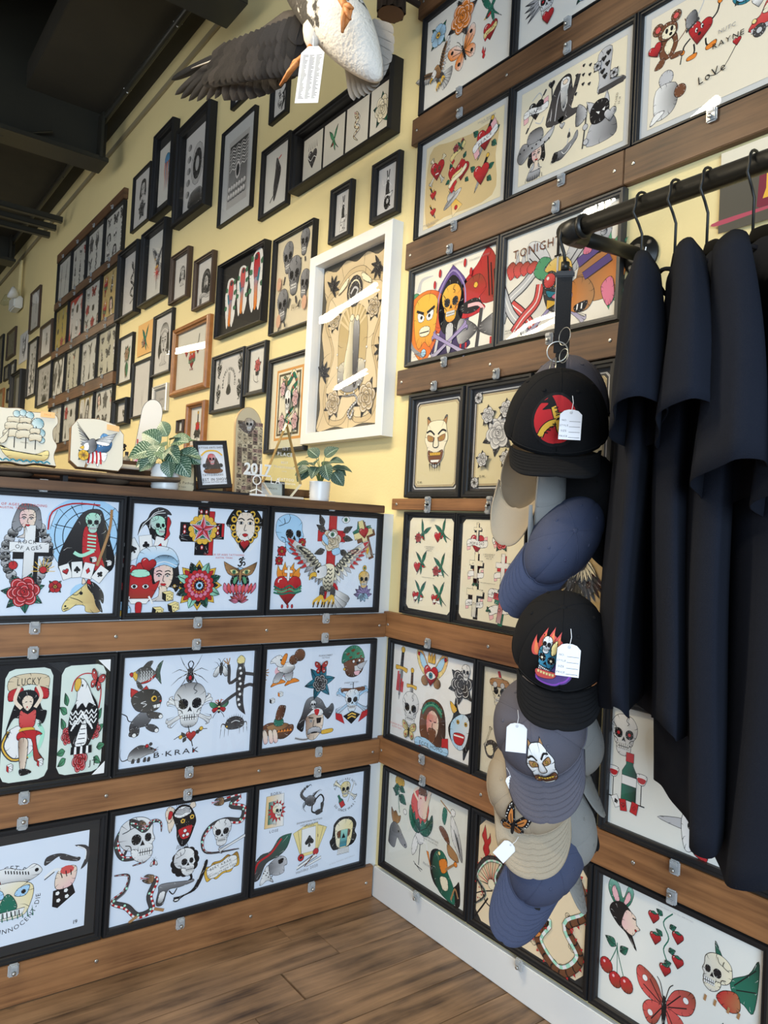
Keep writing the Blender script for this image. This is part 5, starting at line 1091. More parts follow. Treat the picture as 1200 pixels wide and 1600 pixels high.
f1=[(2,'framed sheet on wide black mat, fat rat on skull and fist with broken hammer',sheet([(ratfat,.44,.48,.60),(fisthammer,.85,.56,.56)],[('19',.93,.07,.04)]),'the fat-rat frame',dict(mt='kmat',mw=.024)),
 (1,'framed flash sheet of snake-wrapped skull, bug-eyed devil, pistol and scroll nameplate',sheet([(lambda a:(snake(a,"-20,-98 30,-90 20,-70 -60,-60 -90,0 -70,50 -40,20 -60,-50",20,'k','R','T',0),skull3(a),snake(a,"90,20 84,60 50,70 20,40 -10,60 -40,86 0,70",18,'k','R','T')),.18,.73,.40),(redhaired,.50,.80,.38),(lambda a:(snake(a,"60,-90 -60,-80 -80,-30 -50,10 0,20 60,10 70,50 20,70 50,96 -20,90",20,'k','R','T'),a.M.append(a.M[-1]),a.M.pop(),skull(a.at(-.1,-.2,.52)),a.M.pop(),bone(a,40,-60,60,20)),.83,.70,.50),(lambda a:(snake(a,"-90,80 -40,70 -50,20 -90,-10 -40,-40 0,-80 50,-70 40,-20 60,30 40,40",22,'k','R','T'),a.l("60,-70 96,-84",10,'n'),a.l("0,-80 -30,-96",10,'n')),.20,.25,.46),(fly,.30,.50,.09,0,1,dict(body='R')),(pistol,.52,.32,.46),(scroll,.83,.30,.34)]),'the pistol flash frame',{}),
 (0,'framed flash sheet of ace card, scorpion, pirate profile and hand of cards',sheet([(acecard,.16,.73,.34),(scorpion,.49,.79,.32),(bottleskull,.82,.78,.34),(piratelady,.16,.25,.42),(handcards,.49,.31,.42),(skullhead,.82,.33,.36)],[('DOWNTOWN TATTOO',.48,.57,.018),('LAKE, GOLD OR STEEL',.48,.54,.013),('NO REGRETS',.48,.52,.013),('Holiday 2020',.48,.07,.030,'L',6),('In love forever and always',.82,.07,.018,'l',6)]),'the scorpion flash frame',{})]
for k,lab,dr,sh,kw in f1: frame('p',*P(k),.102,.417,lab,dr,**{**dict(paper=BL,short=sh,clips='tb'),**KW,**kw})
# ------------------------------------------------------------------ right wall, corner column
bt=[(.002,1.9,.423,.503,'boardlt','lower pine board of the right wall above its bottom frames'),(.002,1.9,.820,.899,'boardlt','pine board of the right wall level with the black skull cap'),
 (.014,.848,1.224,1.259,'boardlt','thin pine strip under the two dragon and peony frames'),(.008,.852,1.591,1.670,'boardup','dark pine board under the TONIGHT frame and behind the key ring'),
 (.018,.842,1.994,2.078,'boardup','dark pine board above the hooded skull frame, left of the screw pair'),(.844,2.2,1.994,2.078,'boardup','dark pine board above the clothes rail, right of the screw pair'),
 (.018,1.7,2.397,2.482,'boardup','dark pine board above the wizard flash frame'),(.018,1.7,2.812,2.905,'boardup','topmost dark pine board, cut by the upper edge')]
for a,c,z0,z1,m,lab in bt: board('wooden_board','w',a,c,z0,z1,.021,m,lab)
CR=(.80,.77,.69); TN=(.78,.66,.42)
Q=lambda k,x=.036,s=.405:(x+s*k+.0015,x+s*(k+1)-.0015)
frame('w',*Q(0),.107,.419,'framed flash sheet of frog, heron, moose and lady in green leaves',sheet([(thistle,.15,.80,.38),(monstera,.44,.76,.46),(birdtall,.79,.70,.50),(moose,.15,.42,.38),(heron,.44,.33,.38),(frog,.76,.24,.46)],[('DOWNTOWN TATTOO',.55,.52,.018),('LAKE, GOLD OR STEEL',.58,.49,.013),('Holiday',.56,.24,.03,'L')]),paper=(.80,.80,.72),short='the frog and heron frame',clips='tb',**KW)
def dragonsheet(A,w,h):
    sheet([(fanflower,.15,.50,.46),(flame,.08,.80,.28),(flame,.35,.93,.16,60),(lambda a:dragon(a,"-90,-90 -40,-40 -80,0 -40,60 20,70 0,20 30,-20",'k',17),.20,.42,.62),(lambda a:dragon(a,"-40,90 10,70 50,96 80,40 40,0 70,-40 30,-80 -20,-50 0,-10 -40,-30",'N',19),.70,.42,.92),(smoke,.82,.09,.24),(smoke,.55,.72,.20),(smoke,.93,.30,.16),(flame,.62,.30,.20,-40),(fanflower,.44,.62,.24,40),(smoke,.54,.18,.20,0,1,{}),(smoke,.90,.55,.18),(flame,.93,.80,.22,30),(flame,.36,.16,.22,20),(lambda a:(a.l("-90,-90 -40,-20 0,40",9),a.l("-60,90 -20,20 40,0",7),a.l("-90,30 -40,60 30,90",6)),.12,.18,.34)])(A,w,h)
frame('w',*Q(1),.107,.419,'framed tan dragon sheet with cut corners behind the hanging caps',dragonsheet,mt='kmat',mw=.006,paper=(.84,.68,.45),corner=.022,short='the dragon sheet frame',clips='tb',**KW)
frame('w',*Q(2),.107,.419,'framed flash sheet of winged lady profile, cherries and bat-winged skull',sheet([(ladyprofile,.15,.76,.42),(berries,.44,.70,.44),(batskull,.79,.66,.44),(cherries,.13,.34,.34),(butterfly,.45,.24,.46,0,1,dict(c='r',c2='N')),(rose,.80,.2,.3)],[('Fine flash from the old street',.5,.96,.014,'l')]),paper=(.80,.80,.74),short='the cherries and bat-skull frame',clips='t',**KW)
frame('w',*Q(0,.028),.503,.819,'framed flash sheet of blood dagger, winged eye heart and ECCE HOMO head',sheet([(dropdagger,.11,.66,.60,-4),(swordskull,.26,.42,.72),(wingheart,.50,.76,.46),(krose,.86,.76,.44),(ecce,.54,.28,.52),(devilprofile,.87,.32,.54)],[('TO ROCK OF AGES',.1,.13,.018,'r'),('AUSTIN TEXAS',.1,.10,.016,'r')]),paper=(.84,.83,.80),short='the ECCE HOMO frame',clips='tb',**KW)
frame('w',*Q(1,.028),.503,.819,'framed cream flash sheet of goggled skull half hidden by grey cap',sheet([(skullhood,.16,.78,.36),(swine,.10,.26,.36),(skull3,.52,.7,.36),(sacred,.52,.25,.4),(skull,.84,.7,.36),(rose,.84,.3,.4)],[('BALTIMORE STREET',.40,.93,.018,'L'),('TATTOO 2018',.40,.90,.016,'L')]),paper=(.80,.75,.60),short='the goggled-skull frame',clips='tb',**KW)
frame('w',.853,1.252,.505,.805,'framed flash sheet of wine bottle and long-beaked skull behind the shirt hems',sheet([(skull,.09,.76,.34,0,1,dict(eye='R')),(bottle,.14,.40,.42),(longbeak,.50,.22,.40),(skull,.84,.22,.32),(rose,.5,.7,.4),(lambda a:a.p("-60,60 60,60 40,-60 10,-30 -30,-70",'R'),.66,.15,.16)],[('DOWNTOWN TATTOO',.88,.10,.02),('LAKE, GOLD OR STEEL',.88,.075,.014),('NO REGRETS',.88,.055,.014),('Holiday 2020',.70,.10,.035,'L',4)]),paper=(.80,.80,.74),short='the wine-bottle frame',clips='b',**KW)
def sw6(A,w,h):
    it=[]
    for i,(u,v) in enumerate(((.28,.84),(.72,.86),(.28,.52),(.72,.50),(.28,.20),(.72,.20))):
        it.append((swallow,u+.04,v,.24,(i*37)%40-20,1 if i%2 else -1)); it.append((heart if i%3 else rose,u-.06,v-.06,.12)); 
        if i in (3,4,5): it.append((banner,u,v-.08,.13))
    sheet(it,[('J. ROOSEVELT',.5,.69,.016),('APTS OF 06',.5,.67,.014),('MAR 23',.5,.65,.014),('FINE HAND PAINTED FLASH',.5,.36,.010)])(A,w,h)
frame('w',.078,.318,.903,1.219,'narrow framed cream sheet of red and green swallows carrying hearts',sw6,mt='kmat',mw=(.008,.008),paper=(.84,.78,.60),corner=.012,short='the swallows frame',clips='t',bw=.010,**KW)
def cr6(A,w,h):
    sheet([(lambda a:cross(a,'C','K'),.26,.88,.16),(heart,.26,.76,.20),(banner,.26,.76,.26,0,1,dict(txt='MOM & DAD')),(rose,.66,.80,.20),(banner,.68,.84,.26,0,1,dict(txt='',rot=20)),(lambda a:cross(a,'C','K'),.26,.52,.28),(heart,.26,.52,.14),(banner,.26,.45,.2),(lambda a:cross(a,'W','R'),.70,.52,.28),(heart,.70,.56,.09),(banner,.70,.46,.2),(lambda a:cross(a,'C','K'),.26,.22,.34),(heart,.26,.26,.1),(banner,.26,.16,.22,0,1,dict(txt='MOTHER')),(lambda a:cross(a,'R','G'),.70,.20,.34,-8),(banner,.70,.26,.32,0,1,dict(txt='MEMORY',rot=-10)),(banner,.70,.14,.30,0,1,dict(txt='OF',rot=12)),(leaf3:=(lambda a:[leaf(a,0,0,90,r,'G') for r in (60,120,200,-20)]),.70,.33,.12),(leaf3,.26,.36,.10),(leaf3,.5,.12,.08)],[('J. ROOSEVELT',.48,.66,.016),('APTS OF 06',.48,.64,.014),('MAR 23',.48,.62,.014),('FINE HAND PAINTED FLASH',.48,.38,.010)])(A,w,h)
frame('w',.320,.592,.903,1.219,'framed cream sheet of crosses and name banners beside the khaki cap',cr6,mt='kmat',mw=(.008,.008),paper=(.84,.78,.60),corner=.012,short='the cross and banner frame',clips='t',bw=.010,**KW)
frame('w',.596,.86,.84+.06,1.219,'framed brown parchment sheet with feathered headdress behind the blue cap',sheet([(lambda a:([leaf(a,0,40,98,r,'k',.12) for r in range(-140,-30,9)],[leaf(a,10,60,70,r,'C',.14) for r in range(-130,-40,14)],a.c(0,50,26,'k')),.62,.50,.62),(flower,.25,.8,.2)]),mt=None,paper=(.50,.36,.17),bw=.014,bw_art=False,short='the parchment frame',**KW)
def border1(A,w,h,f,s,cc='k'):
    A.p([(0,0),(w,0),(w,h),(0,h)],'k',sm=0,o=0)
    for k,c in ((.006,'l'),(.010,'k'),(.014,'C'),(.016,'e'),(.019,'C')):
        A.z+=1; r=.03; P_=[(k+r*.3,k),(w-k-r*.3,k),(w-k,k+r*.3),(w-k,h-k-r*.3),(w-k-r*.3,h-k),(k+r*.3,h-k),(k,h-k-r*.3),(k,k+r*.3)]; A.p(P_,c if c!='C' else (.66,.58,.36),sm=0,o=.5)
    A.z=20
    with A.at(.5*w,.52*h,s*h/2,0,1): f(A)
frame('w',.071,.326,1.262,1.586,'black-framed dark-bordered parchment with horned dragon mask',lambda A,w,h:(border1(A,w,h,demonmask,.62),A.at(.2*w,.10*h,.04*h),A.t('D.W.',0,0,60),A.M.pop()),paper=(.66,.58,.36),bw=.020,bw_art=False,short='the horned dragon mask frame',clips='tb',**KW)
def border2(A,w,h):
    border1(A,w,h,bigflower,.72)
    for u,v in ((.10,.92),(.90,.92),(.10,.08),(.90,.08)):
        A.z=60
        with A.at(u*w,v*h,.075*h): flower(A,'l','k','k',8)
    with A.at(.25*w,.14*h,.04*h): A.t('O.W.',0,0,60)
frame('w',.335,.585,1.262,1.588,'black-framed ornate-cornered parchment with peony blossoms',border2,paper=(.66,.58,.36),bw=.020,short='the peony frame',clips='tb',**KW)
frame('w',.594,.845,1.262,1.588,'black-framed parchment mostly hidden behind the top black cap',lambda A,w,h:border1(A,w,h,snakebook,.7),paper=(.66,.58,.36),bw=.020,short='the frame behind the top cap',**KW)
frame('w',*Q(0),1.677,1.991,'framed flash sheet of orange pumpkin head, hooded skull and red dragon with axe',sheet([(pumpkin,.17,.44,.86,0),(hoodskull,.49,.48,.88),(batdragon,.81,.50,.92)],[('FRESH STREET',.55,.95,.018,'L'),('COLORADO TATTOO',.80,.93,.018,'L'),('MICHAEL MILLER',.12,.08,.016),('LAKE, GOLD OR STEEL',.12,.055,.012)]),paper=(.84,.79,.68),short='the hooded skull flash frame',clips='tb',col='dgrey',**KW)
frame('w',*Q(1),1.677,1.991,'framed TONIGHT flash sheet of red-goggled fly head, striped meat and boar',sheet([(meat,.16,.42,.72),(flygog,.50,.44,.72),(redpig,.82,.38,.62),(lambda a:(a.c(0,0,70,'l',90,g=(-90,'K')),[a.c(30*math.cos(i*1.3),70*math.sin(i*1.9),16,'l',12,g=(0,'k')) for i in range(12)]),.83,.76,.36)],[('TONIGHT',.30,.82,.085,'N',0,1.0),('FRESH STREET',.70,.92,.018,'L'),('MICHAEL MILLER',.10,.09,.016),('LAKE, GOLD OR STEEL',.10,.065,.012)]),paper=(.84,.79,.68),short='the TONIGHT flash frame',clips='tb',col='dgrey',**KW)
def tansheet(A,w,h):
    A.z=2; A.p([(.04*w,.06*h),(.3*w,.05*h),(.9*w,.06*h),(.92*w,.5*h),(.93*w,.86*h),(.6*w,.88*h),(.34*w,.92*h),(.05*w,.90*h)],(.66,.50,.25),o=0)
    sheet([(bonesheart,.17,.66,.34),(lambda a:(banner(a,'','y',0,90,20,30),rose(a.at(-.2,.3,.4)),a.M.pop(),swallow(a.at(.4,.3,.5)),a.M.pop()),.44,.76,.26),(heartdagger,.79,.74,.44,0,1,dict(txt='PEACE')),(twohearts,.46,.50,.36),(lambda a:(dagger(a.at(0,0,1,30),'k'),a.M.pop(),heart(a.at(.1,-.2,.5)),a.M.pop()),.12,.40,.22),(lambda a:(dagger(a.at(0,0,1,30),'k'),a.M.pop(),heart(a.at(.1,-.1,.5)),a.M.pop()),.13,.18,.20),(ufo,.40,.22,.34),(heartdagger,.76,.36,.40)],[('PAULIE, BOSTON',.80,.95,.022,'L'),('CALIFORNIA',.80,.925,.018,'L'),('PAULIE, BOSTON',.12,.05,.022,'L'),('CALIFORNIA',.12,.03,.018,'L')])(A,w,h)
frame('w',*Q(0,.050),2.080,2.396,'framed tan sheet of hearts, daggers and flying saucer in grey mat',tansheet,mt='gmat',mw=(.022,.018),paper=(.80,.70,.47),short='the tan hearts frame',clips='tb',bw=.009,D=.021,**KW)
frame('w',*Q(1,.050),2.080,2.396,'framed cream sheet of wizard, cowgirl, boot and NAME heart banner',sheet([(kheart,.16,.73,.34),(wizard,.42,.73,.46),(lambda a:[heart(a.at(math.sin(i*2.1)*.6,.9-.2*i,.12),'K') or a.M.pop() for i in range(9)],.62,.80,.28),(boot,.82,.76,.40),(cowgirl,.17,.28,.46),(lyingcow,.47,.22,.30),(lambda a:(heart(a.at(0,.4,.4),'l'),a.M.pop(),heart(a.at(.2,-.2,.34),'l'),a.M.pop()),.42,.46,.2),(brute,.76,.33,.46)],[('SKETCHED',.93,.40,.022,'K',80),('24.14',.96,.40,.02,'K',80)]),mt='gmat',mw=(.020,.018),paper=(.82,.74,.55),short='the wizard flash frame',clips='tb',bw=.012,D=.021,**KW)
frame('w',*Q(2,.050),2.080,2.396,'framed cream sheet of mouse hugging heart, top-hatted heart and red car',sheet([(mouse,.13,.73,.40),(heartman,.36,.66,.38),(lambda a:(a.p("-60,-40 -30,60 20,98 50,40 60,-40 0,-80",'A',g=(0,'G')),flower(a.at(0,-.2,.7),'b','Y','G'),a.M.pop()),.66,.84,.34),(car,.84,.52,.34),(lambda a:heart(a,'W'),.74,.66,.12),(lambda a:(a.l("-98,-40 -40,-60 20,-30 90,70",5),heart(a.at(.9,.84,.3)),a.M.pop()),.52,.30,.24),(lambda a:(a.c(0,60,30,'l'),a.p("-40,30 40,30 50,-40 20,-80 -40,-80",'W',g=(0,'k')),a.c(60,-10,24,'N'),a.p("-60,-98 -20,-80 0,-60 -40,-60",'W')),.13,.25,.42),(lambda a:(a.l("-60,60 0,0 -40,-90",9,'l'),a.l("40,60 70,-40",9,'l')),.38,.92,.2)],[('NUTC',.55,.56,.035,'L'),('RAYNE',.56,.46,.045,'K',0,1.2),('LoVe',.46,.24,.07,'K',8)]),mt='gmat',mw=(.020,.018),paper=(.82,.74,.58),short='the red car flash frame',clips='tb',bw=.010,D=.021,**KW)
frame('w',.042,.448,2.486,2.802,'framed flash sheet of orange rose butterfly, eagle and MOM heart swallow',sheet([(flower,.15,.76,.30,0,1,dict(col='b')),(lambda a:(butterfly(a.at(.1,-.6,.6,20),'O','W','K'),a.M.pop(),rose(a.at(0,.4,.6),'O','k',4),a.M.pop()),.44,.62,.66),(lambda a:(heart(a),a.l("0,90 20,40",8)),.78,.94,.22),(swallow,.76,.66,.34),(lambda a:(heart(a),banner(a,'MOM','y',0,80,22,20)),.76,.42,.20),(eagle,.17,.36,.50,30,1,dict(c='n',tip=None)),(flame,.70,.24,.12)],[('NEW OLD LOVE',.5,.95,.03,'K'),('TRUE LOVE CO',.5,.91,.025,'K')]),paper=(.76,.74,.68),short='the orange rose frame',clips='b',bw=.010,**KW)
frame('w',.452,.856,2.486,2.802,'framed flash sheet of red winged skull at the upper edge',sheet([(lambda a:([leaf(a,0,10,98,r,'l',.14) for r in (170,185,200,215,10,-5,-20)],skull(a.at(.1,-.1,.6),c='W',eye='R'),a.M.pop(),heart(a.at(.2,-.7,.3)),a.M.pop()),.24,.34,.46),(flower,.6,.2,.26,0,1,dict(col='b')),(rose,.7,.7,.4),(swallow,.25,.8,.35)]),paper=(.76,.74,.68),short='the red winged skull frame',clips='b',bw=.010,**KW)
frame('w',.860,1.262,2.486,2.802,'framed flash sheet above the red car sheet, cut by the upper edge',sheet([(skull3,.25,.6,.4),(eagle,.6,.5,.6)]),paper=(.76,.74,.68),short='the cut-off top frame',bw=.010,**KW)
# painted sign at the right edge
def letterK(A,w,h):
    A.p([(0,0),(w,0),(w,h*.70),(0,h*.70)],'D',sm=0,o=0); A.p([(0,h*.70),(w,h*.70),(w,h),(0,h)],(.72,.66,.52),sm=0,o=0)
    A.p([(0,.10*h),(.3*w,.13*h),(.6*w,.12*h),(w,.16*h),(w,.22*h),(.5*w,.17*h),(0,.16*h)],(.45,.08,.12),o=0)
    A.z=10
    with A.at(.30*w,.46*h,.38*h):
        A.p("-44,-70 -36,-76 0,-76 0,98 -34,98",(.20,.03,.05),sm=0,o=0); A.p("-26,-50 14,-50 2,-20 2,84 -16,84 -16,-20",'Y',sm=0,o=0); A.p("-4,30 80,90 120,90 30,0 130,-90 80,-90 -4,0",(.20,.03,.05),sm=0,o=0); A.p("6,30 84,80 98,80 10,0",'Y',sm=0,o=0)
frame('w',1.078,1.44,1.815,1.985,'small painted metal sign with gold letter K behind the clothes rail',letterK,bw=0,name='painted_sign',cat='sign',glass=False,paper=(.5,.4,.2),off=.004)
# ------------------------------------------------------------------ far part of the right wall: the salon-hung gallery
def one(f,s=.8,**kw):
    def d(A,w,h):
        A.z=4; k=min(w,h*.9) if 'fit' not in kw else kw['fit']
        with A.at(.5*w,.5*h,k*s/2,0,1,ky=h*s/2*.92): f(A)
    return d
G='gallery frames on the far wall'
def gal(x0,x1,z0,z1,lab,dr,**k):
    d=dict(bw=.018,D=.022,paper=(.74,.72,.66),lw=.0016,name='framed_print',cat='framed print'); d.update(k)
    return frame('w',x0,x1,z0,z1,lab,dr,**d)
gal(-2.84,-2.53,2.925,3.275,'small black gallery frame of skull-faced lady over roses, upper left of its row',one(lambda a:(face(a.at(0,.4,.6),'k'),a.M.pop(),rose(a.at(0,-.5,.5),'k','k'),a.M.pop()),.85),bw_art=True,bw=.012)
gal(-2.43,-2.13,2.875,3.37,'narrow deep black gallery frame with blue and orange jellyfish sheet',one(jelly,.8),mt='kmat',mw=(.005,.06),bw=.02,D=.045)
gal(-2.05,-1.62,2.72,3.25,'thick black gallery frame with oval mirror drawing under the wing tip',one(mirrorart,.92),bw_art=True,bw=.045,D=.05)
gal(-1.50,-1.15,2.57,3.03,'thin black gallery frame, wide grey mat around dense waves drawing',one(wavesart,.98),mt='gmat',mw=.06,paper=(.55,.54,.50),bw=.009,bw_art=True)
gal(-1.06,-.81,2.475,2.78,'black gallery frame with black stork-like bird drawing',one(lambda a:(a.p("-10,90 20,60 40,20 10,-60 -20,-98 -30,-40 -20,20",'k',g=(0,'K')),a.l("10,80 40,90",7,'r'),a.l("0,-60 -40,-80 -60,-96",6)),.8),bw=.02)
gal(-1.01,-.86,2.878,3.05,'small black gallery frame with little demon sketch below the wing',one(devilprofile,.8),bw_art=True)
gal(-1.42,-1.14,3.115,3.33,'black gallery frame mostly hidden by the stuffed wing',one(heartthorn,.8),bw_art=True)
gal(-.465,-.325,2.208,2.413,'small moulded black frame of bunny lady sitting on dice',one(lambda a:bunny(a,0),.9),bw_art=True,bw=.022)
gal(-.20,-.045,2.206,2.413,'small moulded black frame of bunny lady on eight ball',one(lambda a:bunny(a,1),.9),bw_art=True,bw=.022)
# four-opening long frame
def four(A,w,h):
    A.p([(0,0),(w,0),(w,h),(0,h)],'K',sm=0,o=0)
    for i,f in enumerate((heartthorn,lambda a:(swallow(a.at(0,.2,.8),'g','R'),a.M.pop()),lambda a:snake(a,"20,-90 -30,-50 30,-20 -20,10 20,40 0,60",26,'C','l','n'),lambda a:rose(a,'C','G'))):
        x=w*(.02+i*.245); A.z=3; A.p([(x,.08*h),(x+.225*w,.08*h),(x+.225*w,.92*h),(x,.92*h)],(.74,.71,.62),sm=0,o=.2); A.z=6
        with A.at(x+.112*w,.5*h,.085*w,0,1,ky=.3*h): f(A)
gal(-.745,-.075,2.485,2.735,'long black frame with four upright flash openings in a row',four,bw=.02,D=.05,paper=(.02,.02,.02))
gal(-2.53,-2.15,2.385,2.82,'deep black gallery frame with winged phoenix and red burst',one(phoenix,.8),bw=.022,D=.05)
gal(-2.97,-2.60,2.38,2.82,'deep black gallery frame of coiled snake strip beside the poster block',one(snakebook,.75),bw=.022,D=.05,bw_art=True)
gal(-2.075,-1.83,2.31,2.575,'small brown gallery frame with turbaned lady head',one(tigergirl,.62),bw=.018,col='brownf',D=.03,bw_art=True)
gal(-1.745,-1.515,2.213,2.47,'small brown gallery frame with feathered bearded head',one(ecce,.75),bw=.016,col='brownf',D=.028,bw_art=True)
def parrots(A,w,h):
    for u,v,s,f in ((.20,.44,.70,1),(.46,.54,.68,1),(.76,.58,.82,-1)):
        A.z=4
        with A.at(u*w,v*h,s*h/2*1.15,0,f,ky=s*h/2): parrot(A,'r' if u<.5 else 'R')
gal(-1.43,-.955,2.015,2.365,'black-backed gallery frame with three bright cut-out parrots',parrots,bw=.008,D=.035,paper=(.03,.028,.026))
gal(-.895,-.57,1.938,2.342,'slim black gallery frame crowded with grey skulls and bones',one(skulls_big,1.0),bw=.010,D=.026,paper=(.76,.66,.46))
def sailorbig(A,w,h):
    A.p([(0,0),(w,0),(w,h),(0,h)],'D',sm=0,o=0); A.z=3; Kc=(.68,.54,.33)
    with A.at(w/2,h/2,w/2,0,1,ky=h/2):
        A.p("-96,96 -60,90 -30,98 0,92 30,98 60,90 96,96 94,60 84,40 96,10 86,-20 96,-50 90,-80 96,-96 40,-94 0,-98 -40,-94 -96,-96 -90,-70 -96,-40 -86,-10 -96,20 -84,50 -94,70",Kc)
        A.p("-20,84 20,84 50,70 84,62 86,30 70,10 60,-10 76,-40 80,-66 60,-90 20,-92 0,-82 -20,-92 -60,-90 -80,-66 -76,-40 -60,-10 -70,10 -86,30 -84,62 -50,70",(.62,.48,.28)); A.p("-18,78 18,78 46,64 76,56 78,30 62,8 54,-10 70,-40 72,-64 56,-84 20,-86 0,-76 -20,-86 -56,-84 -72,-64 -70,-40 -54,-10 -62,8 -78,30 -76,56 -46,64",(.76,.62,.40))
        A.p("-40,20 -40,-20 -34,-50 0,-60 34,-50 40,-20 40,20 20,40 -20,40",(.56,.43,.22)); 
        for i in range(9): t=math.radians(30+i*15); A.l([(0,.1),(.44*math.cos(t),.1+.36*math.sin(t))],3.5,(.74,.60,.36))
        A.p("-36,-24 -34,-48 0,-57 34,-48 36,-24 0,-20",'L',g=(90,'C'))
        A.p("-10,24 6,26 10,6 14,-20 12,-46 -18,-46 -20,-20 -12,4",'C',g=(0,'K')); A.c(-4,28,6,'C',4); A.p("2,20 16,24 20,0 18,-46 8,-46",'k',g=(90,'l')); A.c(12,26,5,'C',3.5)
        for i in range(20): t=i*PI/10; A.c(42*math.cos(t),-10+(50 if math.sin(t)<0 else 0)*math.sin(t),2,'W',1.4,o=.5) if math.sin(t)<.05 else None
        A.c(0,58,22,'k',18); A.c(0,58,17,'C',13.5); A.c(0,58,15,'k',11); A.l("-10,56 0,62 10,58 4,52",3,'l'); A.l("-12,50 0,46 12,50",3,'l')
        A.p("20,76 44,66 46,60 22,68",'C'); A.p("-20,76 -44,66 -46,60 -22,68",'C')
    for u,v,s in ((.22,.66,.10),(.78,.66,.10),(.26,.17,.13),(.74,.17,.15)):
        A.z=60
        with A.at(u*w,v*h,s*h/2*1.5): [leaf(A,0,0,104,q_,'k',.26) for q_ in (20,65,140,200,250,300)]; rose(A,(.56,.44,.27),'k',0)
    A.z=90
    with A.at(.5*w,.15*h,.09*h): snake(A,"-90,60 -20,50 60,50 90,10 40,-20 0,-60 30,-90 60,-40",18,'l','k','W',0)
    for u,v in ((.82,.88),(.16,.86),(.92,.42),(.08,.36)):
        A.z=100
        with A.at(u*w,v*h,.075*h): [leaf(A,0,0,104,r+(40 if u<.5 else 220),'k',.2) for r in (-100,-60,-20,20,60,100)]; flower(A.at(0,0,.36),'k','C','k',8); A.M.pop()
gal(-.545,-.028,1.462,2.170,'large white-framed black and tan engraving of standing couple in rays',sailorbig,bw=.04,D=.045,col='whitef',style=1,paper=(.7,.56,.35),lw=.0014)
def banddraw(A,w,h):
    for fx in (1,-1):
        for v in (.8,.3): A.z=4; A.at((.5+fx*.36)*w,v*h,.13*w,0,fx,ky=.2*h); heartthorn(A); snakebook(A); A.M.pop()
    A.z=30
    with A.at(.5*w,.46*h,.26*w,0,1,ky=.26*h): hands(A)
    with A.at(.5*w,.76*h,.3*w): A.t('PRAYERS ANSWERED',0,0,17,arc=70)
gal(-1.465,-1.125,1.663,1.937,'black gallery frame of praying hands inside scrollwork corners',banddraw,bw_art=True,bw=.018)
gal(-1.105,-.92,1.706,1.93,'small black gallery frame with single red rose on stem',one(lambda a:(a.l("0,0 6,-90",5,'k'),rose(a.at(0,.3,.62),'r','k',6),a.M.pop(),leaf(a,0,-40,40,130,'k'),leaf(a,4,-40,40,50,'k'),a.l("-60,-30 -50,-70 0,-90 40,-84",3)),.72),bw=.02)
def orangeborder(A,w,h):
    for d,c in ((.13,(.70,.34,.10)),(.17,(.80,.74,.56)),(.20,(.10,.08,.05)),(.235,(.80,.74,.56))): A.p([(d*w,d*w*.9),(w-d*w,d*w*.9),(w-d*w,h-d*w*.9),(d*w,h-d*w*.9)],c,sm=0,o=0)
    A.z=12
    with A.at(.52*w,.5*h,.34*w,0,1,ky=.42*h): snake(A,"20,-98 40,-60 -20,-40 40,-10 20,30 60,50 30,80 -10,60 -30,60",20,'G','y','r'); rose(A.at(-.5,-.5,.3),'m','k'); A.M.pop(); rose(A.at(.6,-.5,.3),'m','k'); A.M.pop(); rose(A.at(.6,.1,.3),'m','k'); A.M.pop(); rose(A.at(-.4,.4,.26),'m','k'); A.M.pop(); skull(A.at(.05,.02,.36)); A.M.pop()
gal(-.887,-.56,1.445,1.838,'black frame with orange-lined mat, snake, skull and pink roses',orangeborder,bw=.018,paper=(.80,.74,.56))
gal(-1.985,-1.52,1.80,2.16,'large rounded oak frame with thorned heart drawing under glare',one(lambda a:(sacred(a.at(0,0,.5),0),a.M.pop(),heart(a.at(-.6,.3,.22)),a.M.pop(),heart(a.at(.6,.3,.24)),a.M.pop(),a.l("60,50 70,90",4)),.9),bw=.030,D=.03,col='gold',style=2,paper=(.72,.69,.60))
gal(-2.315,-2.025,1.947,2.295,'black gallery frame of lady in aviator cap beside the orange sketch',one(lambda a:face(a,'k','l'),.8),bw=.015,bw_art=True)
frame('w',-2.61,-2.335,2.11,2.30,'unframed orange paper sketch pinned between the black frames',one(lambda a:(swallow(a),rose(a.at(-.4,-.3,.4),'n','n'),a.M.pop()),.9),bw=0,glass=False,paper=(.72,.42,.15),name='pinned_sketch',cat='sketch',bw_art=False,off=.002)
gal(-2.94,-2.665,1.98,2.276,'thin black gallery frame with rust and green floral spray',one(lambda a:([leaf(a,0,-10,98,r,'n' if r%2 else 'g',.3) for r in (60,85,110,265,280)],rose(a.at(0,.3,.5),'n','g'),a.M.pop()),.85),bw=.009)
gal(-2.635,-2.32,1.74,2.075,'thin black gallery frame with pale feather lines behind the white board',one(lambda a:[a.l([(0,-.98),(.1*i,-.2),(.3*i,.9-.1*abs(i))],4,'l',taper=1) for i in (-2,-1,0,1,2)],.8),bw=.012,bw_art=True)
gal(-2.265,-2.05,1.738,1.89,'small silver and gold frame with faint brown lettering drawing',one(lambda a:(a.t('Love',0,0,60),),.7),bw=.022,col='silver',paper=(.62,.52,.32),bw_art=True)
gal(-2.93,-2.67,1.718,1.877,'small deep black gallery frame with black pear-shaped emblem',one(lambda a:(heart(a.at(0,-.1,.8),'k'),a.M.pop(),a.l("-40,0 0,-30 40,0",9,'W'),a.l("0,60 0,98",7)),.7),bw=.018,D=.04,bw_art=True)
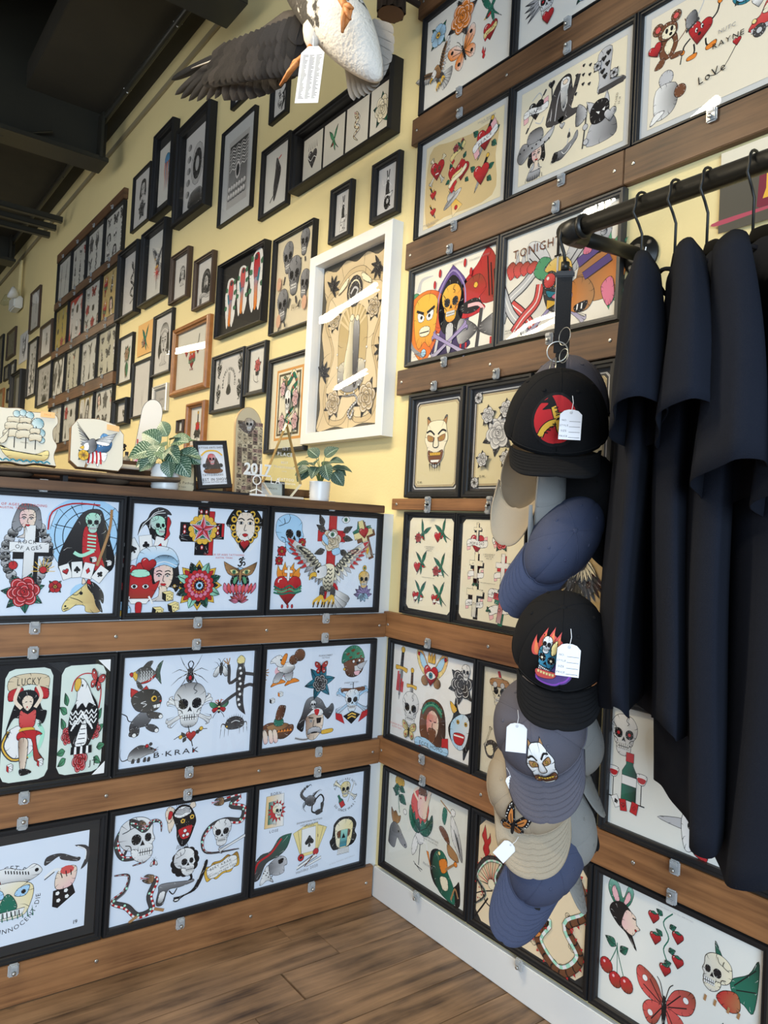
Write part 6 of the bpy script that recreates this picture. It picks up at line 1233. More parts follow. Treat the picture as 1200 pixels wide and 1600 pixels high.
gal(-1.74,-1.52,1.502,1.74,'small rounded oak frame with red dagger heart drawing',one(lambda a:(dagger(a,'k'),a.p("-30,0 0,30 30,0 20,-60 -20,-60",'R'),[leaf(a,0,-30,60,r,'k') for r in (200,230,310,340)]),.9),bw=.024,D=.03,col='gold',style=2)
gal(-1.88,-1.79,1.60,1.67,'tiny dark wooden double frame left of the oak dagger frame',one(hands,.8),bw=.012,col='brownf',style=2)
gal(-5.69,-5.31,2.79,3.17,'brown-edged narrow frame, highest of those beyond the poster block',one(lambda a:(a.l("0,90 0,-20",7),a.l("-10,60 10,50",6),a.l("-20,-80 -10,-98",6),a.l("20,-80 10,-98",6)),.85),col='brownf',bw_art=True)
gal(-5.21,-4.79,2.46,2.77,'red-brown wooden frame just left of the poster block',one(lambda a:(spider(a),heart(a.at(0,.6,.2)),a.M.pop()),.8),col='brownf',bw=.03,style=2,bw_art=True)
gal(-6.12,-5.74,2.57,2.855,'unglazed white sheet with black animal head and dark corners',one(devilprofile,.9),bw=0.0,glass=False,bw_art=True)
gal(-6.73,-6.31,2.695,2.985,'dark bronze frame with murky brown picture',one(mandala,.6),bw=.03,col='brownf',paper=(.16,.13,.07),bw_art=True)
gal(-5.66,-5.29,2.185,2.705,'tall black frame filled with a dense column of small skulls',one(lambda a:[skull(a.at((-.3 if i%2 else .3),.85-.24*i,.26)) or a.M.pop() for i in range(8)],.95),bw_art=True,bw=.018)
gal(-5.225,-4.71,2.055,2.41,'black frame of arched engraving beside the third poster row',one(mirrorart,.95),bw_art=True,bw=.018,paper=(.5,.5,.46))
gal(-6.785,-6.545,2.485,2.64,'small dark frame, lower left at the image edge',one(rose,.8),bw_art=True,paper=(.3,.3,.27))
gal(-6.48,-6.235,2.42,2.64,'small narrow black frame next to the tall skull column',one(snakebook,.8),bw_art=True,bw=.025)
gal(-6.20,-5.735,2.09,2.475,'thick black frame behind the ship plaque with reddish portrait',one(lambda a:(a.c(0,60,20,'l'),a.p("-30,40 30,40 40,-40 0,-98 -40,-40",'n',g=(-90,'R'))),.9),bw=.03,D=.06,paper=(.32,.31,.29))
gal(-6.57,-6.305,2.24,2.383,'tiny black frame above the ship plaque edge',one(heartthorn,.7),bw_art=True,bw=.02)
gal(-7.5,-6.95,2.50,3.02,'dark frame cut off by the left image edge',one(mandala,.7),bw=.03,paper=(.12,.13,.11),bw_art=True)
gal(-7.6,-6.75,2.18,2.42,'gold-edged frame cut off at the left image edge',one(rose,.7),bw=.04,col='gold2' if 0 else 'gold',paper=(.7,.6,.3))
# poster block
for i,(z0,z1) in enumerate(((3.195,3.265),(2.800,2.858),(2.398,2.458),(2.000,2.078),(1.628,1.690))):
    board('wooden_board','w',-4.69,-2.985,z0,z1,.030,'boardup',f'dark board of the far poster block, {("topmost","second from top","middle","fourth from top","lowest")[i]} of its five',scr=False)
MUT=[['W','W','W','W'],[(.50,.38,.10),(.62,.55,.50),'W',(.56,.42,.18)],['k','C','W','C'],['W','W',(.45,.33,.12),'W']]
DESC=[['three leaning feather figures','blossoms and scrolls','dense black emblems','long pin and oval wreath'],['yellow aged','red-bordered','upright bottles and figures','tan crowded'],['three white strips on black','lady and birds','small charms and vases','blue medallion and red urn'],['tall figures','nine small charms','arched saints on brown','mixed daggers and heads']]
CH=[snakebook,skull,rose,dagger,heartthorn,face,hands,bunny,phoenix,sacred,leafy:=(lambda a:[leaf(a,0,-60,98,r,'k') for r in (70,90,110)]),butterfly]
rr=random.Random(8)
for i,(z0,z1) in enumerate(((2.862,3.190),(2.462,2.796),(2.082,2.394),(1.694,1.996))):
    for j in range(4):
        def dr(A,w,h,i=i,j=j):
            nx,ny=((3,1) if (i,j) in ((0,0),(2,0),(3,2)) else (3,2+((i+j)%2)))
            if (i,j)==(1,1): A.p([(0,0),(w,0),(w,h),(0,h)],'R',sm=0,o=0); A.p([(.06*w,.2*h),(.4*w,.0*h),(.94*w,.25*h),(.94*w,.8*h),(.7*w,.97*h),(.3*w,.84*h),(.06*w,.9*h)],(.72,.68,.64),o=0)
            if (i,j) in ((2,0),(3,2)):
                for k in range(3): x=w*(.06+.31*k); A.p([(x,.06*h),(x+.26*w,.06*h),(x+.26*w,.85*h),(x+.13*w,.95*h),(x,.85*h)],(.72,.70,.64),sm=1,o=.3)
            for a in range(nx):
                for b_ in range(ny):
                    f=rr.choice(CH); A.z=8; A.bw = not (i==1 or rr.random()<.25)
                    with A.at((a+.5)/nx*w,(b_+.5)/ny*h,.42*w/nx,rr.uniform(-15,15),1,ky=.44*h/ny): f(A)
            A.bw=False
        c=MUT[i][j]; c=(.66,.65,.60) if c=='W' else (.60,.57,.45) if c=='C' else (.03,.03,.03) if c=='k' else c
        frame('w',-4.685+.4235*j,-4.685+.4235*(j+1)-.003,z0,z1,f'thin-framed flash sheet with {DESC[i][j]}, {("top","second","third","bottom")[i]} row of the far poster block',dr,bw=.004,D=.026,style=1,paper=c,lw=.0016,cat='framed print')
        clip('w',-4.685+.4235*(j+.5),z1+.012,.030,f'the far block sheet of {DESC[i][j]}','top',False)
        clip('w',-4.685+.4235*(j+.5),z0-.012,.030,f'the far block sheet of {DESC[i][j]}','bottom')
def at(px,py,Y):
    d=CAMF+CAMR*((px-600)/1185.55)-CAMU*((py-800)/1185.55); return CAMP+d*((Y-CAMP.y)/d.y)
# ------------------------------------------------------------------ lamps: thin LED tubes hung over the shop floor
EM=emit('lit_led_tube',(1,.93,.78),26)
def led(name,pts,power,label):
    o=empty(name,pts[0],0,label,'lamp'); P0=Vector(pts[0]); Q=catmull([tuple(p) for p in pts],False,5)
    t=MB(); t.tube([Vector(q)-P0 for q in Q],.017,8); link('tube',t.me('tube',True),EM,o)
    c=MB(); c.tube([Vector(q)-P0+Vector((0,0,.024)) for q in Q],.010,6)
    for q in (Q[1],Q[-2]): c.tube([Vector(q)-P0+Vector((0,0,.02)),Vector((q[0],q[1],4.03))-P0],.003,6)
    link('housing',c.me('housing'),M['duct'],o)
    a,b=Vector(pts[0]),Vector(pts[-1]); l=bpy.data.lights.new('led','AREA'); l.shape='RECTANGLE'; l.size=(b-a).length; l.size_y=.06; l.energy=power; l.color=(1,.83,.56)
    lo=bpy.data.objects.new('led_glow',l); C.objects.link(lo); lo.parent=o; m=(a+b)/2-P0; lo.location=m-Vector((0,0,.03)); d=(b-a).normalized(); lo.rotation_euler=(0,0,math.atan2(d.y,d.x))
led('led_tube_light',[(-3.35,-1.66,2.8),(-3.2,-1.74,2.8),(-2.78,-1.62,2.8),(-2.2,-1.49,2.8)],34,'lit LED tube above the workstation, a streak in the large engraving glass')
led('led_tube_light',[(-.72,-1.64,2.8),(-.35,-1.46,2.8),(.42,-1.10,2.8)],34,'lit LED tube hung before the corner, seen as glare on the TONIGHT frame')
led('led_tube_light',[(-5.35,-1.24,2.8),(-4.7,-1.36,2.8)],24,'lit LED tube near the poster block, a streak in the oak frame glass')
led('led_tube_light',[(-5.6,-3.38,2.8),(-4.5,-3.04,2.8)],26,'lit white LED tube over the far floor')
led('led_tube_light',[(-2.65,-3.15,2.8),(-2.08,-2.84,2.8),(-1.7,-2.78,2.8)],26,'lit white LED tube over the middle of the shop floor')
led('led_tube_light',[(.9,-2.9,2.9),(2.0,-2.9,2.9)],20,'lit white LED tube behind the photographer')
# ------------------------------------------------------------------ ceiling gear
def boxobj(name,c,d,m,label,cat,kind=None,bev=.004):
    b=MB(); b.box((0,0,0),d,bev=bev); o=link(name,b.me(name),M[m],None,c); return tag(o,label,cat,kind=kind)
boxobj('ceiling_soffit',(-3.2,-.30,3.86),(12.6,.60,.16),'ceil',None,None,'structure')
boxobj('shadow_strip_1',(-3.2,-.008,3.655),(12.6,.014,.035),'shadow_strip',None,None,'structure',.002)  # thin strip in darker wall tone, painting the ceiling pipe's shadow
for x,lab in ((-1.22,'nearest black steel roof joist, cut by the upper edge above the bird wing'),(-3.22,'black steel roof joist crossing the upper left ceiling'),(-6.15,'far black steel roof joist above the emergency light')):
    o=empty('roof_joist',(x,-2.4,3.6),0,lab,'beam'); z0=3.42 if x>-2 else 3.44 if x>-4 else 3.53
    b=MB(); b.box((0,0,z0+.02-3.6),(.22,4.6,.03),bev=.004); link('lower_flange',b.me('flange'),M['duct'],o)
    b=MB(); b.box((0,0,(z0+4.6)/2-3.6),(.05,4.6,4.6-z0-.05)); link('web',b.me('web'),M['duct'],o)
    b=MB(); b.box((0,2.25,z0+.17-3.6),(.24,.02,.30),bev=.004); link('end_plate',b.me('end_plate'),M['duct'],o)
p=MB(); p.tube([(-6.5,0,0),(1.5,0,0)],.021,12); o=link('ceiling_conduit',p.me('conduit',True),M['duct'],None,(0,-.13,3.735)); tag(o,'black-painted conduit running along the soffit above the gallery wall','pipe')
for x in (-.4,-1.9,-2.7,-4.2,-5.4):
    t=MB(); t.tube([(x,-.022,.0),(x+.004,0,-.024),(x+.008,.022,0)],.003,6); link('cable_tie',t.me('tie'),M['tagp'] if x in (-2.7,-1.9) else M['duct'],o)
for x,z,lab in ((-4.46,3.46,'nearest of three black strut bars reaching over the gallery wall'),(-4.66,3.455,'middle of three black strut bars over the gallery wall'),(-4.87,3.455,'farthest of three black strut bars over the gallery wall')):
    b=MB(); b.box((0,0,.0),(.045,2.6,.006)); b.box((-.02,0,.02),(.005,2.6,.04)); b.box((.02,0,.02),(.005,2.6,.04)); o=link('strut_bar',b.me('strut'),M['duct'],None,(x,-1.36,z)); tag(o,lab,'bar')
b=MB(); 
for x in (-4.5,-4.83):
    for y in (-.6,-1.3): b.tube([(x,y,3.46),(x,y,4.68)],.009,8)
o=link('strut_hanger_rods',b.me('rods'),M['duct']); tag(o,'thin black threaded rods holding the three strut bars','rods')
d=MB(); d.box((0,0,0),(4.6,.9,.42),bev=.02)
for k in range(4): d.box((-1.8+1.2*k,0,0),(.03,.94,.46),bev=.004)
o=link('air_duct',d.me('duct'),M['duct'],None,(-1.6,-1.35,4.25)); tag(o,'big black-painted rectangular air duct under the ceiling','duct')
c=MB(); c.tube([(-3.1,-.45,3.52),(-3.3,-.9,3.40),(-3.5,-1.5,3.42),(-3.7,-2.1,3.55)],.008,8); o=link('hanging_cable',c.me('cable',True),M['duct']); tag(o,'slack dark cable looping under the joist at upper left','cable')
o=empty('emergency_light',(-6.2,-.01,3.17),0,'white twin-lamp emergency light high on the far wall','emergency light')
b=MB(); b.box((0,-.04,0),(.26,.08,.12),bev=.012); link('housing',b.me('housing'),M['whitef'],o)
for x in (-.19,.15):
    b=MB(); b.lathe([(.02,-.04),(.055,0),(.062,.03),(.05,.04)],16,Matrix.Translation((x,-.09,.06))@Matrix.Rotation(1.2,4,'X')); link('lamp_head',b.me('head',True),M['acry'] if x<0 else M['whitef'],o)
for x in (.02,.07):
    b=MB(); b.tube([(x,-.02,.06),(x,-.02,.42)],.012,8); link('conduit',b.me('conduit'),M['paint'],o)
# ------------------------------------------------------------------ clothes rail
RX,RY,RZ=.888,-.265,1.800
o=empty('clothes_rail',(RX,0,RZ+.02),0,'black iron pipe clothes rail on a round wall flange','clothes rail')
b=MB(); b.lathe([(.045,0),(.045,.006),(.026,.008),(.024,.022),(.019,.022)],28,Matrix.Rotation(PI/2,4,'X')); fl_=link('flange',b.me('flange',True),M['pipe'],o)
for k in range(4):
    a=PI/4+k*PI/2; s=MB(); s.lathe([(.0065,0),(.0065,.002),(.004,.003)],10,Matrix.Translation((.034*math.cos(a),-.006,.034*math.sin(a)))@Matrix.Rotation(PI/2,4,'X')); link('screw',s.me('screw'),M['plas'],fl_)
b=MB(); b.tube([(0,-.01,0),(0,RY+.03,-.018)],.0155,20); link('arm',b.me('arm',True),M['pipe'],o)
b=MB(); b.tube([(0,RY+.055,-.018),(0,RY+.02,-.02),(.004,RY+.004,-.02),(.02,RY,-.02),(.05,RY,-.02)],[.021,.022,.025,.0235,.0225],20); b.tube([(.043,RY,-.02),(.052,RY,-.02)],.0245,20); link('elbow',b.me('elbow',True),M['pipe'],o)
b=MB(); b.tube([(.04,RY,-.02),(1.6,RY,-.02)],.0185,24); link('rail',b.me('rail',True),M['pipe'],o)
# hangers and t-shirts
ANG=math.radians(-53.5)
def cloth(hx,L,a0,b0,seed,slen):
    rnd=random.Random(seed); ph=[rnd.uniform(0,6) for _ in range(4)]
    zt=lambda u:-.125-.30*abs(u)-.02*(abs(u)/.2)**3
    def body(i,j):
        f=2*PI*i; t=j; a=a0*(.86+.14*t)*(1 if t<.8 else 1-.10*(t-.8)/.2); u=a*math.copysign(abs(math.cos(f))**.8,math.cos(f))
        w=1+.34*math.sin(4*f+ph[0]+1.2*t)*(1-t)**.6+.16*math.sin(7*f+ph[1]-2*t)*(1-t)
        bb=b0*w*(1-.1*t)*(1 if t<.72 else max(.16,1-((t-.72)/.28)**1.4*.9)); n=bb*math.sin(f)
        top=zt(u)+(-.045*math.exp(-(u/.06)**2) if math.sin(f)>0 else -.012*math.exp(-(u/.07)**2))*t
        lo=-.12-L+.012*math.sin(3*f+ph[2])
        return Vector((u,n+.012*math.sin(5*t+ph[3])*(1-t),lo+(top-lo)*t))
    def sleeve(s):
        def f_(i,j):
            f=2*PI*i; t=j; u0=s*(a0*.80+(.085 if s>0 else .035)*math.sin(min(1,t*1.3)*PI/2)); z0=zt(a0*.8)-.035-slen*t+.025*(1-t)
            ru=(.045+.060*t**.8 if s>0 else .035+.02*t)+.006*math.sin(3*f+ph[1]); rn=(.024+b0*.55*t)*(1+.18*math.sin(4*f+ph[2]+2*t))
            return Vector((u0+ru*math.cos(f)*s, rn*math.sin(f), z0+.035*math.cos(f)*(1-.3*t)))
        return f_
    b=MB(); b.grid(body,72,26,True); B=b.me('shirt_body',True,.0004); S=[]
    for s in (1,-1): m=MB(); m.grid(sleeve(s),36,12,True); S.append(m.me('sleeve',True))
    c=MB(); c.tube([(.07*math.cos(2*PI*k/24),.022*math.sin(2*PI*k/24)*1.2,-.150-.04*(.5+.5*math.sin(2*PI*k/24))) for k in range(24)],.004,6,closed=True)
    return B,S,c.me('collar',True)
def hanger(x,label,k):
    o=empty('clothes_hanger',(x,RY,RZ),ANG+.03*k,label,'hanger','black hangers on the pipe rail')
    h=MB(); R=.0235
    h.tube([(-.80*q[0],.59*q[0],q[2]) for q in [(-R*math.cos(t),0,R*math.sin(t)) for t in [math.radians(-10+i*20) for i in range(11)]]][::-1][::1]+[(-.80*-.030,.59*-.030,-.022),(-.80*-.012,.59*-.012,-.040),(.0,0,-.056),(.0,0,-.125)],.0026,8); link('hook',h.me('hook',True),M['pipe'],o)
    s=MB(); s.grid(lambda i,j:Vector(((i-.5)*.40,(.0045)*math.cos(2*PI*j),-.120-.29*abs((i-.5)*.40)-.05*(abs(i-.5)*2)**4+.012*math.sin(2*PI*j))),28,8); link('shoulders',s.me('shoulders',True,.0002),M['hang'],o)
    b=MB(); b.tube([(-.19,0,-.195),(0,0,-.197),(.19,0,-.195)],.004,6); link('crossbar',b.me('crossbar'),M['hang'],o)
    return o
SH=[(1.075,.80,.235,.030,.225,'tee','navy-black t-shirt at the left end of the rail, with white tag'),(1.146,.81,.24,.032,.235,'tee','second t-shirt from the left on the rail, dark navy'),
    (1.208,.96,.255,.038,.31,'tee','third t-shirt from the left, long dark navy tee with wide sleeves'),(1.290,.985,.27,.044,.325,'tee','fourth t-shirt from the left, longest hem in front of the wine-bottle frame'),(1.40,.93,.26,.04,.29,'teek','black t-shirt cut off by the right edge')]
HL=['hanger with bent hook at the left end of the rail','second hanger from the rail elbow','third hanger from the rail elbow','fourth hanger from the rail elbow, in front of the gold letter sign','hanger beyond the right edge']
for k,(x,L,a,bb,sl,m,lab) in enumerate(SH):
    hanger(x,HL[k],k); B,S,Cc=cloth(x,L,a,bb,k*7+3,sl)
    o=empty('t_shirt',(x,RY,RZ),ANG+.03*k,lab,'t-shirt','dark t-shirts hanging on the rail')
    solid(link('shirt_body',B,M[m],o),.0015)
    for s in S: solid(link('sleeve',s,M[m],o),.002)
    link('collar',Cc,M[m],o)
t=MB(); t.prism([(-.022,0),(.022,0),(.024,-.10),(-.020,-.105)],0,.0006); t.tube([(0,0,-.002),(.004,0,.05)],.001,5)
o=link('price_tag',t.me('tag'),M['tagp'],None,at(1000,428,-.36),(0,.12,1.25)); tag(o,'long white paper tag hanging from the first hanger by twine','tag')
# ------------------------------------------------------------------ strap with caps
VR=Vector((.76,.65,0)); VT=Vector((.65,-.76,.06)).normalized(); VU=Vector((0,0,1))
def V3(r,u,t): return VR*r+VU*u+VT*t
o=empty('cap_strap',(.894,-.268,1.78),0,'black webbing strap hooked on the rail elbow, carrying the caps','strap')
def ribbon(pts,wd,side,th=.002):
    b=MB(); pts=[Vector(p) for p in pts]; side=Vector(side).normalized()
    nrm=side.cross(Vector((0,0,1)))
    b.grid(lambda i,j:pts[min(int(i*(len(pts)-1)+.5),len(pts)-1)]+side*wd*(.5*math.copysign(1,math.cos(2*PI*j+.01)))+nrm*th*(.5*math.copysign(1,math.sin(2*PI*j+.01+PI/4*0))),len(pts)-1,4); return b
b=MB()
for z0,z1 in ((-.075,-.235),(-.235,-1.38)): b.box((0,0,(z0+z1)/2),(.032 if z0>-.1 else .022,.004,z0-z1),Matrix.Rotation(math.radians(40),4,'Z'),.001)
link('webbing',b.me('webbing'),M['strap'],o)
b=MB(); b.tube([(.006,.01,.028),(.0,0,.036),(-.004,-.012,.026),(-.004,-.016,.0),(0,-.006,-.026),(0,0,-.05)],.0035,8); b.tube([(0,0,-.045),(0,0,-.062)],.009,10); link('snap_hook',b.me('hook',True),M['pipe'],o)
b=MB(); b.box((0,0,-.07),(.040,.010,.014),Matrix.Rotation(math.radians(40),4,'Z'),.003); link('buckle',b.me('buckle'),M['plas'],o)
def ring(c,r,th,tilt=0): 
    b=MB(); c=Vector(c); b.tube([c+VR*(r*math.cos(a))*math.cos(tilt)+VT*(r*math.cos(a))*math.sin(tilt)+VU*(r*math.sin(a)) for a in [i*2*PI/28 for i in range(28)]],th,6,closed=True); return b.me('ring',True)
o=link('key_ring',ring((.896,-.282,1.545),.021,.0014),M['steel']); tag(o,'silver split ring clipped round the strap above the caps','ring')
for i,(dx,dz,r) in enumerate(((.020,.028,.018),(.020,-.012,.014))):
    o=link('wire_ring',ring((.896+dx,-.285+.0,1.545+dz),r,.0007,.9),M['steel']); tag(o,f'thin wire loop at the {"upper" if i==0 else "lower"} right of the split ring','ring')
b=MB(); b.tube([(.892,-.292,1.526),(.886,-.296,1.50),(.893,-.298,1.475),(.900,-.298,1.478),(.897,-.298,1.49),(.888,-.297,1.48),(.886,-.298,1.455)],.0012,6); b.tube([(.902,-.292,1.53),(.906,-.296,1.50),(.898,-.298,1.48),(.900,-.298,1.452)],.0012,6)
o=link('wire_tie',b.me('wire',True),M['steel']); tag(o,'twisted silver wire tying the caps to the ring','wire')
def crown_pt(phi,v,off=0,a=.086,b_=.098,h=.122):
    th=v*PI/2; rho=math.cos(th)**.94; seam=1-.028*sum(math.exp(-(((phi-math.radians(90+60*k)+PI)%(2*PI)-PI)/.055)**2) for k in range(6))*(rho**.5)
    front=max(0,-math.sin(phi)); hh=h*(1+.10*front*math.sin(2*th))
    return Vector(((a+off)*rho*seam*math.cos(phi),(b_+off)*rho*seam*math.sin(phi),(hh+off)*math.sin(th)**.95))
CAPM={}
def capmeshes():
    b=MB(); b.grid(lambda i,j:crown_pt(2*PI*i,min(j,.9999)),96,20,True); CAPM['crown']=b.me('crown',True,.0003)
    def bill(s,t,dz=0):
        ph=-PI/2+s*math.radians(62); p=crown_pt(ph,0); L=.082*(1-abs(s)**3.2)**.5 if abs(s)<1 else 0
        x=p.x*(1+.10*t*(1-abs(s))); q=Vector((x,p.y-L*t,0)); q.z=-.030*(q.x/.086)**2*(.5+.5*t)-.004*t+.010*math.sin(PI*.5*t)*(1-s*s)+dz; return q
    b=MB(); b.grid(lambda i,j:bill(i*2-1,j),36,10); CAPM['bill']=b.me('bill',True)
    b=MB()
    for k in range(6): b.tube([bill(-.9+1.8*i/24,.22+.13*k,.0035) for i in range(25)],.00045,4)
    CAPM['stitch']=b.me('stitching')
    b=MB(); b.tube([crown_pt(2*PI*i/60,.03,.0008) for i in range(60)],.0016,6,closed=True)
    for k in range(6): b.tube([crown_pt(math.radians(90+60*k),.04+.94*i/16,.0006) for i in range(17)],.0011,5)
    CAPM['seams']=b.me('seams',True)
    b=MB(); b.lathe([(.008,0),(.007,.003),(.003,.005)],14,Matrix.Translation((0,0,.1195))); CAPM['button']=b.me('button',True)
    b=MB()
    for k in range(6): p=crown_pt(math.radians(60*k+0),.60,.0012); b.lathe([(.0035,0),(.0035,.001),(.0015,.0012)],8,Matrix.Translation(p)@p.normalized().to_track_quat('Z','Y').to_matrix().to_4x4())
    CAPM['eye']=b.me('eyelets',True)
capmeshes()
def patch(draw,w,v0,parent,mt='ink',u0=0,vs=1):
    A=Art(); A.lw=.0011
    with A.at(0,0,w/2): draw(A)
    def mp(x,z,y): 
        ph=-PI/2+(x+u0)/(.096*math.cos(v0*PI/2)**.86); v=v0+z/.170/vs; off=.0022-y*6; return tuple(crown_pt(ph,max(.01,min(.98,v)),off))
    me=A.mesh('patch'); bm=bmesh.new(); bm.from_mesh(me)
    for _ in range(6):
        es=[e for e in bm.edges if e.calc_length()>.0045]
        if not es: break
        bmesh.ops.subdivide_edges(bm,edges=es,cuts=1); bmesh.ops.triangulate(bm,faces=[f for f in bm.faces if len(f.verts)>3])
    for v in bm.verts: v.co=mp(v.co.x,v.co.z,v.co.y)
    bm.to_mesh(me); bm.free(); link('embroidered_patch',me,M[mt],parent)
    # subdivide long triangles away is not needed at this size

def cap(px_world,bdir,cdir,m,label,sc=1.0,patchf=None,group='caps hung on the strap'):
    bd=V3(*bdir).normalized(); cd=V3(*cdir); cd=(cd-bd*cd.dot(bd)).normalized(); xd=(-bd).cross(cd)   # local x,y,z with y=-bill
    R=Matrix((xd,-bd,cd)).transposed().to_4x4()
    o=empty('baseball_cap',px_world,0,label,'cap',group); o.rotation_euler=R.to_euler(); o.scale=(sc,sc,sc) if isinstance(sc,float) else sc
    solid(link('crown',CAPM['crown'],None,o),.0016).data; 
    for n in ('crown','bill','stitch','seams','button','eye'):
        me=CAPM[n]; 
        if n!='crown': ob=link({'stitch':'stitching','eye':'eyelets'}.get(n,n),me,None,o)
        else: ob=o.children[0]
        if not me.materials: me.materials.append(M['capk'])
        ob.material_slots[0].link='OBJECT'; ob.material_slots[0].material=M[m]
        if n=='bill': solid(ob,.0035)
        if n in('stitch','eye'): ob['kind']='stuff'
    if patchf: patchf(o)
    return o
def claw(a):
    a.c(0,0,98,'K',o=0,n=28); a.c(0,0,86,'R',o=0,n=28); a.c(0,0,86,'R',o=0,n=28)
    a.p("-40,86 -10,60 0,30 -30,30 -60,24 -40,50 -80,46 -50,66",'K',o=0)
    for P_ in ("-14,40 0,10 10,-10","10,-10 -20,-20 -40,-40 -50,-66","10,-10 20,-40 40,-62","0,6 30,10 60,14 84,10"): a.l(P_,26,'K'); a.l(P_,19,'Y'); 
    for k in range(4): a.l([(-.1+.05*k,.34-.12*k),(.06+.05*k,.38-.12*k)],4); a.l([(.2+.16*k,.02),(.24+.16*k,.2)],4); a.l([(-.36+.09*k,-.5+.1*k),(-.22+.09*k,-.5+.1*k)],4)
    for x,y in ((-50,-70),(46,-70)): a.p([(x/100,y/100),(x/100+.1,y/100+.08),(x/100+.02,y/100-.18)],'K',o=0,sm=0)
def fskull(a):
    for x,y,r_,s_ in ((-70,30,30,.5),(-40,70,10,.55),(0,86,0,.5),(34,70,-16,.5)):
        with a.at(x/100,y/100,s_,r_) as b: b.p("-40,-60 -50,0 0,98 0,98 10,30 40,10 40,-60",'r',o=.6); b.p("-20,-50 -20,0 0,50 20,-50",(.85,.25,.1),o=0)
    a.p("10,10 60,40 96,10 60,-20 90,-60 40,-98 -40,-90 -20,-50",'P',o=0); a.l("30,30 80,10 50,-20 84,-50 40,-90 -30,-90 -40,-60",7,(.33,.10,.55))
    with a.at(-.08,.0,.66,-6) as b: skull(b,(.10,.42,.60),eye='C',gc=(.03,.2,.35))
    a.p("-34,-34 30,-30 26,-52 -26,-60",'r',o=.6)
    for k in range(6): a.p([(-.3+k*.1,-.35),(-.22+k*.1,-.35),(-.23+k*.1,-.44),(-.29+k*.1,-.44)],'y',o=0,sm=0)
    with a.at(-.14,.58,.34) as b: skull(b)
    a.p("10,60 30,80 30,40 14,30",'y')
def mono(a):
    a.c(0,10,90,(.05,.03,.02),78,o=0) if 0 else None
    for f in (1,-1):
        with a.at(0,0,1,-14,f) as b:
            b.p("2,20 40,70 90,84 98,60 70,10 30,-6 4,-4",'K',o=1); b.p("2,-2 40,-4 64,-20 60,-60 34,-80 8,-40",'K',o=1)
            b.p("12,22 44,60 66,62 50,20 24,6",(.55,.20,.05),o=0); b.p("10,-8 40,-12 50,-26 44,-56 26,-60 10,-34",(.50,.19,.05),o=0)
            for k in range(5): b.c(88-6*k,76-14*k,3.5,'W',o=0); b.c(60-6*k,-40-8*k,3,'W',o=0)
            b.l("14,14 50,50",4); b.l("12,-12 44,-46",4); b.l("14,-12 50,-26",4)
    a.p("0,40 8,10 6,-40 0,-60 -6,-40 -8,10",'K')
def pa(f,w,v,u=0,vs=1): return lambda o: patch(f,w,v,o,'ink',u,vs)
K=[(at(884,650,-.19),(0,.2,-1),(0,1,.3),'capg','slate grey cap seen from behind, above and behind the red-patch cap',1.06,None),
 (at(868,674,-.32),(.03,-.62,.78),(.05,.78,.62),'capk','topmost black cap with round red patch of a yellow bird claw',(1.16,1.,1.04),pa(claw,.088,.34,-.006)),
 (at(826,728,-.235),(-.22,-.93,.25),(.35,.30,-.88),'capt','khaki cap with dangling brim, left under the red-patch cap',(.70,1.05,.6),None),
 (at(842,762,-.285),(-.04,-.99,.08),(.97,.20,.05),'caps','stone grey cap seen edge-on between the khaki and blue caps',(.62,.95,.45),None),
 (at(915,775,-.185),(.42,-.88,.20),(.60,.35,.60),'capk','plain black cap with brim to the lower right, beside the upper blue cap',(.8,1.0,.7),None),
 (at(880,845,-.265),(-.52,-.78,.34),(.42,.45,.78),'capb','washed blue cap, the upper of two, brim to the lower left',(.74,1.08,.68),None),
 (at(876,1014,-.365),(.0,-.74,.67),(.0,.67,.74),'capk','black cap with patch of a flaming blue skull',(1.02,.96,1.0),pa(fskull,.090,.36,-.022)),
 (at(886,1135,-.215),(.42,-.90,.10),(.90,.25,.20),'caps','stone grey cap with brim hanging to the right of the white-mask cap',(.55,1.05,.5),None),
 (at(844,1134,-.325),(.12,-.92,.38),(-.20,.36,.90),'capg','slate grey cap with white horned-mask patch',(1.04,1.,.80),pa(lambda a:hannya(a,'W'),.084,.38,.010,.62)),
 (at(888,1225,-.175),(.42,-.9,.1),(.6,.3,.6),'capk','black cap peeping out right of the butterfly cap',(.5,.80,.5),None),
 (at(880,1275,-.205),(.26,-.95,.06),(.9,.3,.2),'caps','stone grey cap hanging behind the butterfly cap',(.60,1.08,.5),None),
 (at(830,1224,-.275),(.08,-.92,.38),(-.06,.38,.92),'capt','khaki cap with orange and black butterfly patch',(1.04,1.,.66),pa(mono,.068,.34,-.034,.62)),
 (at(856,1335,-.225),(-.42,-.82,.38),(.25,.42,.86),'capb','lowest cap of the string, washed blue with brim to the lower left',(.84,1.08,.62),None)]
for a_ in K: cap(*a_)
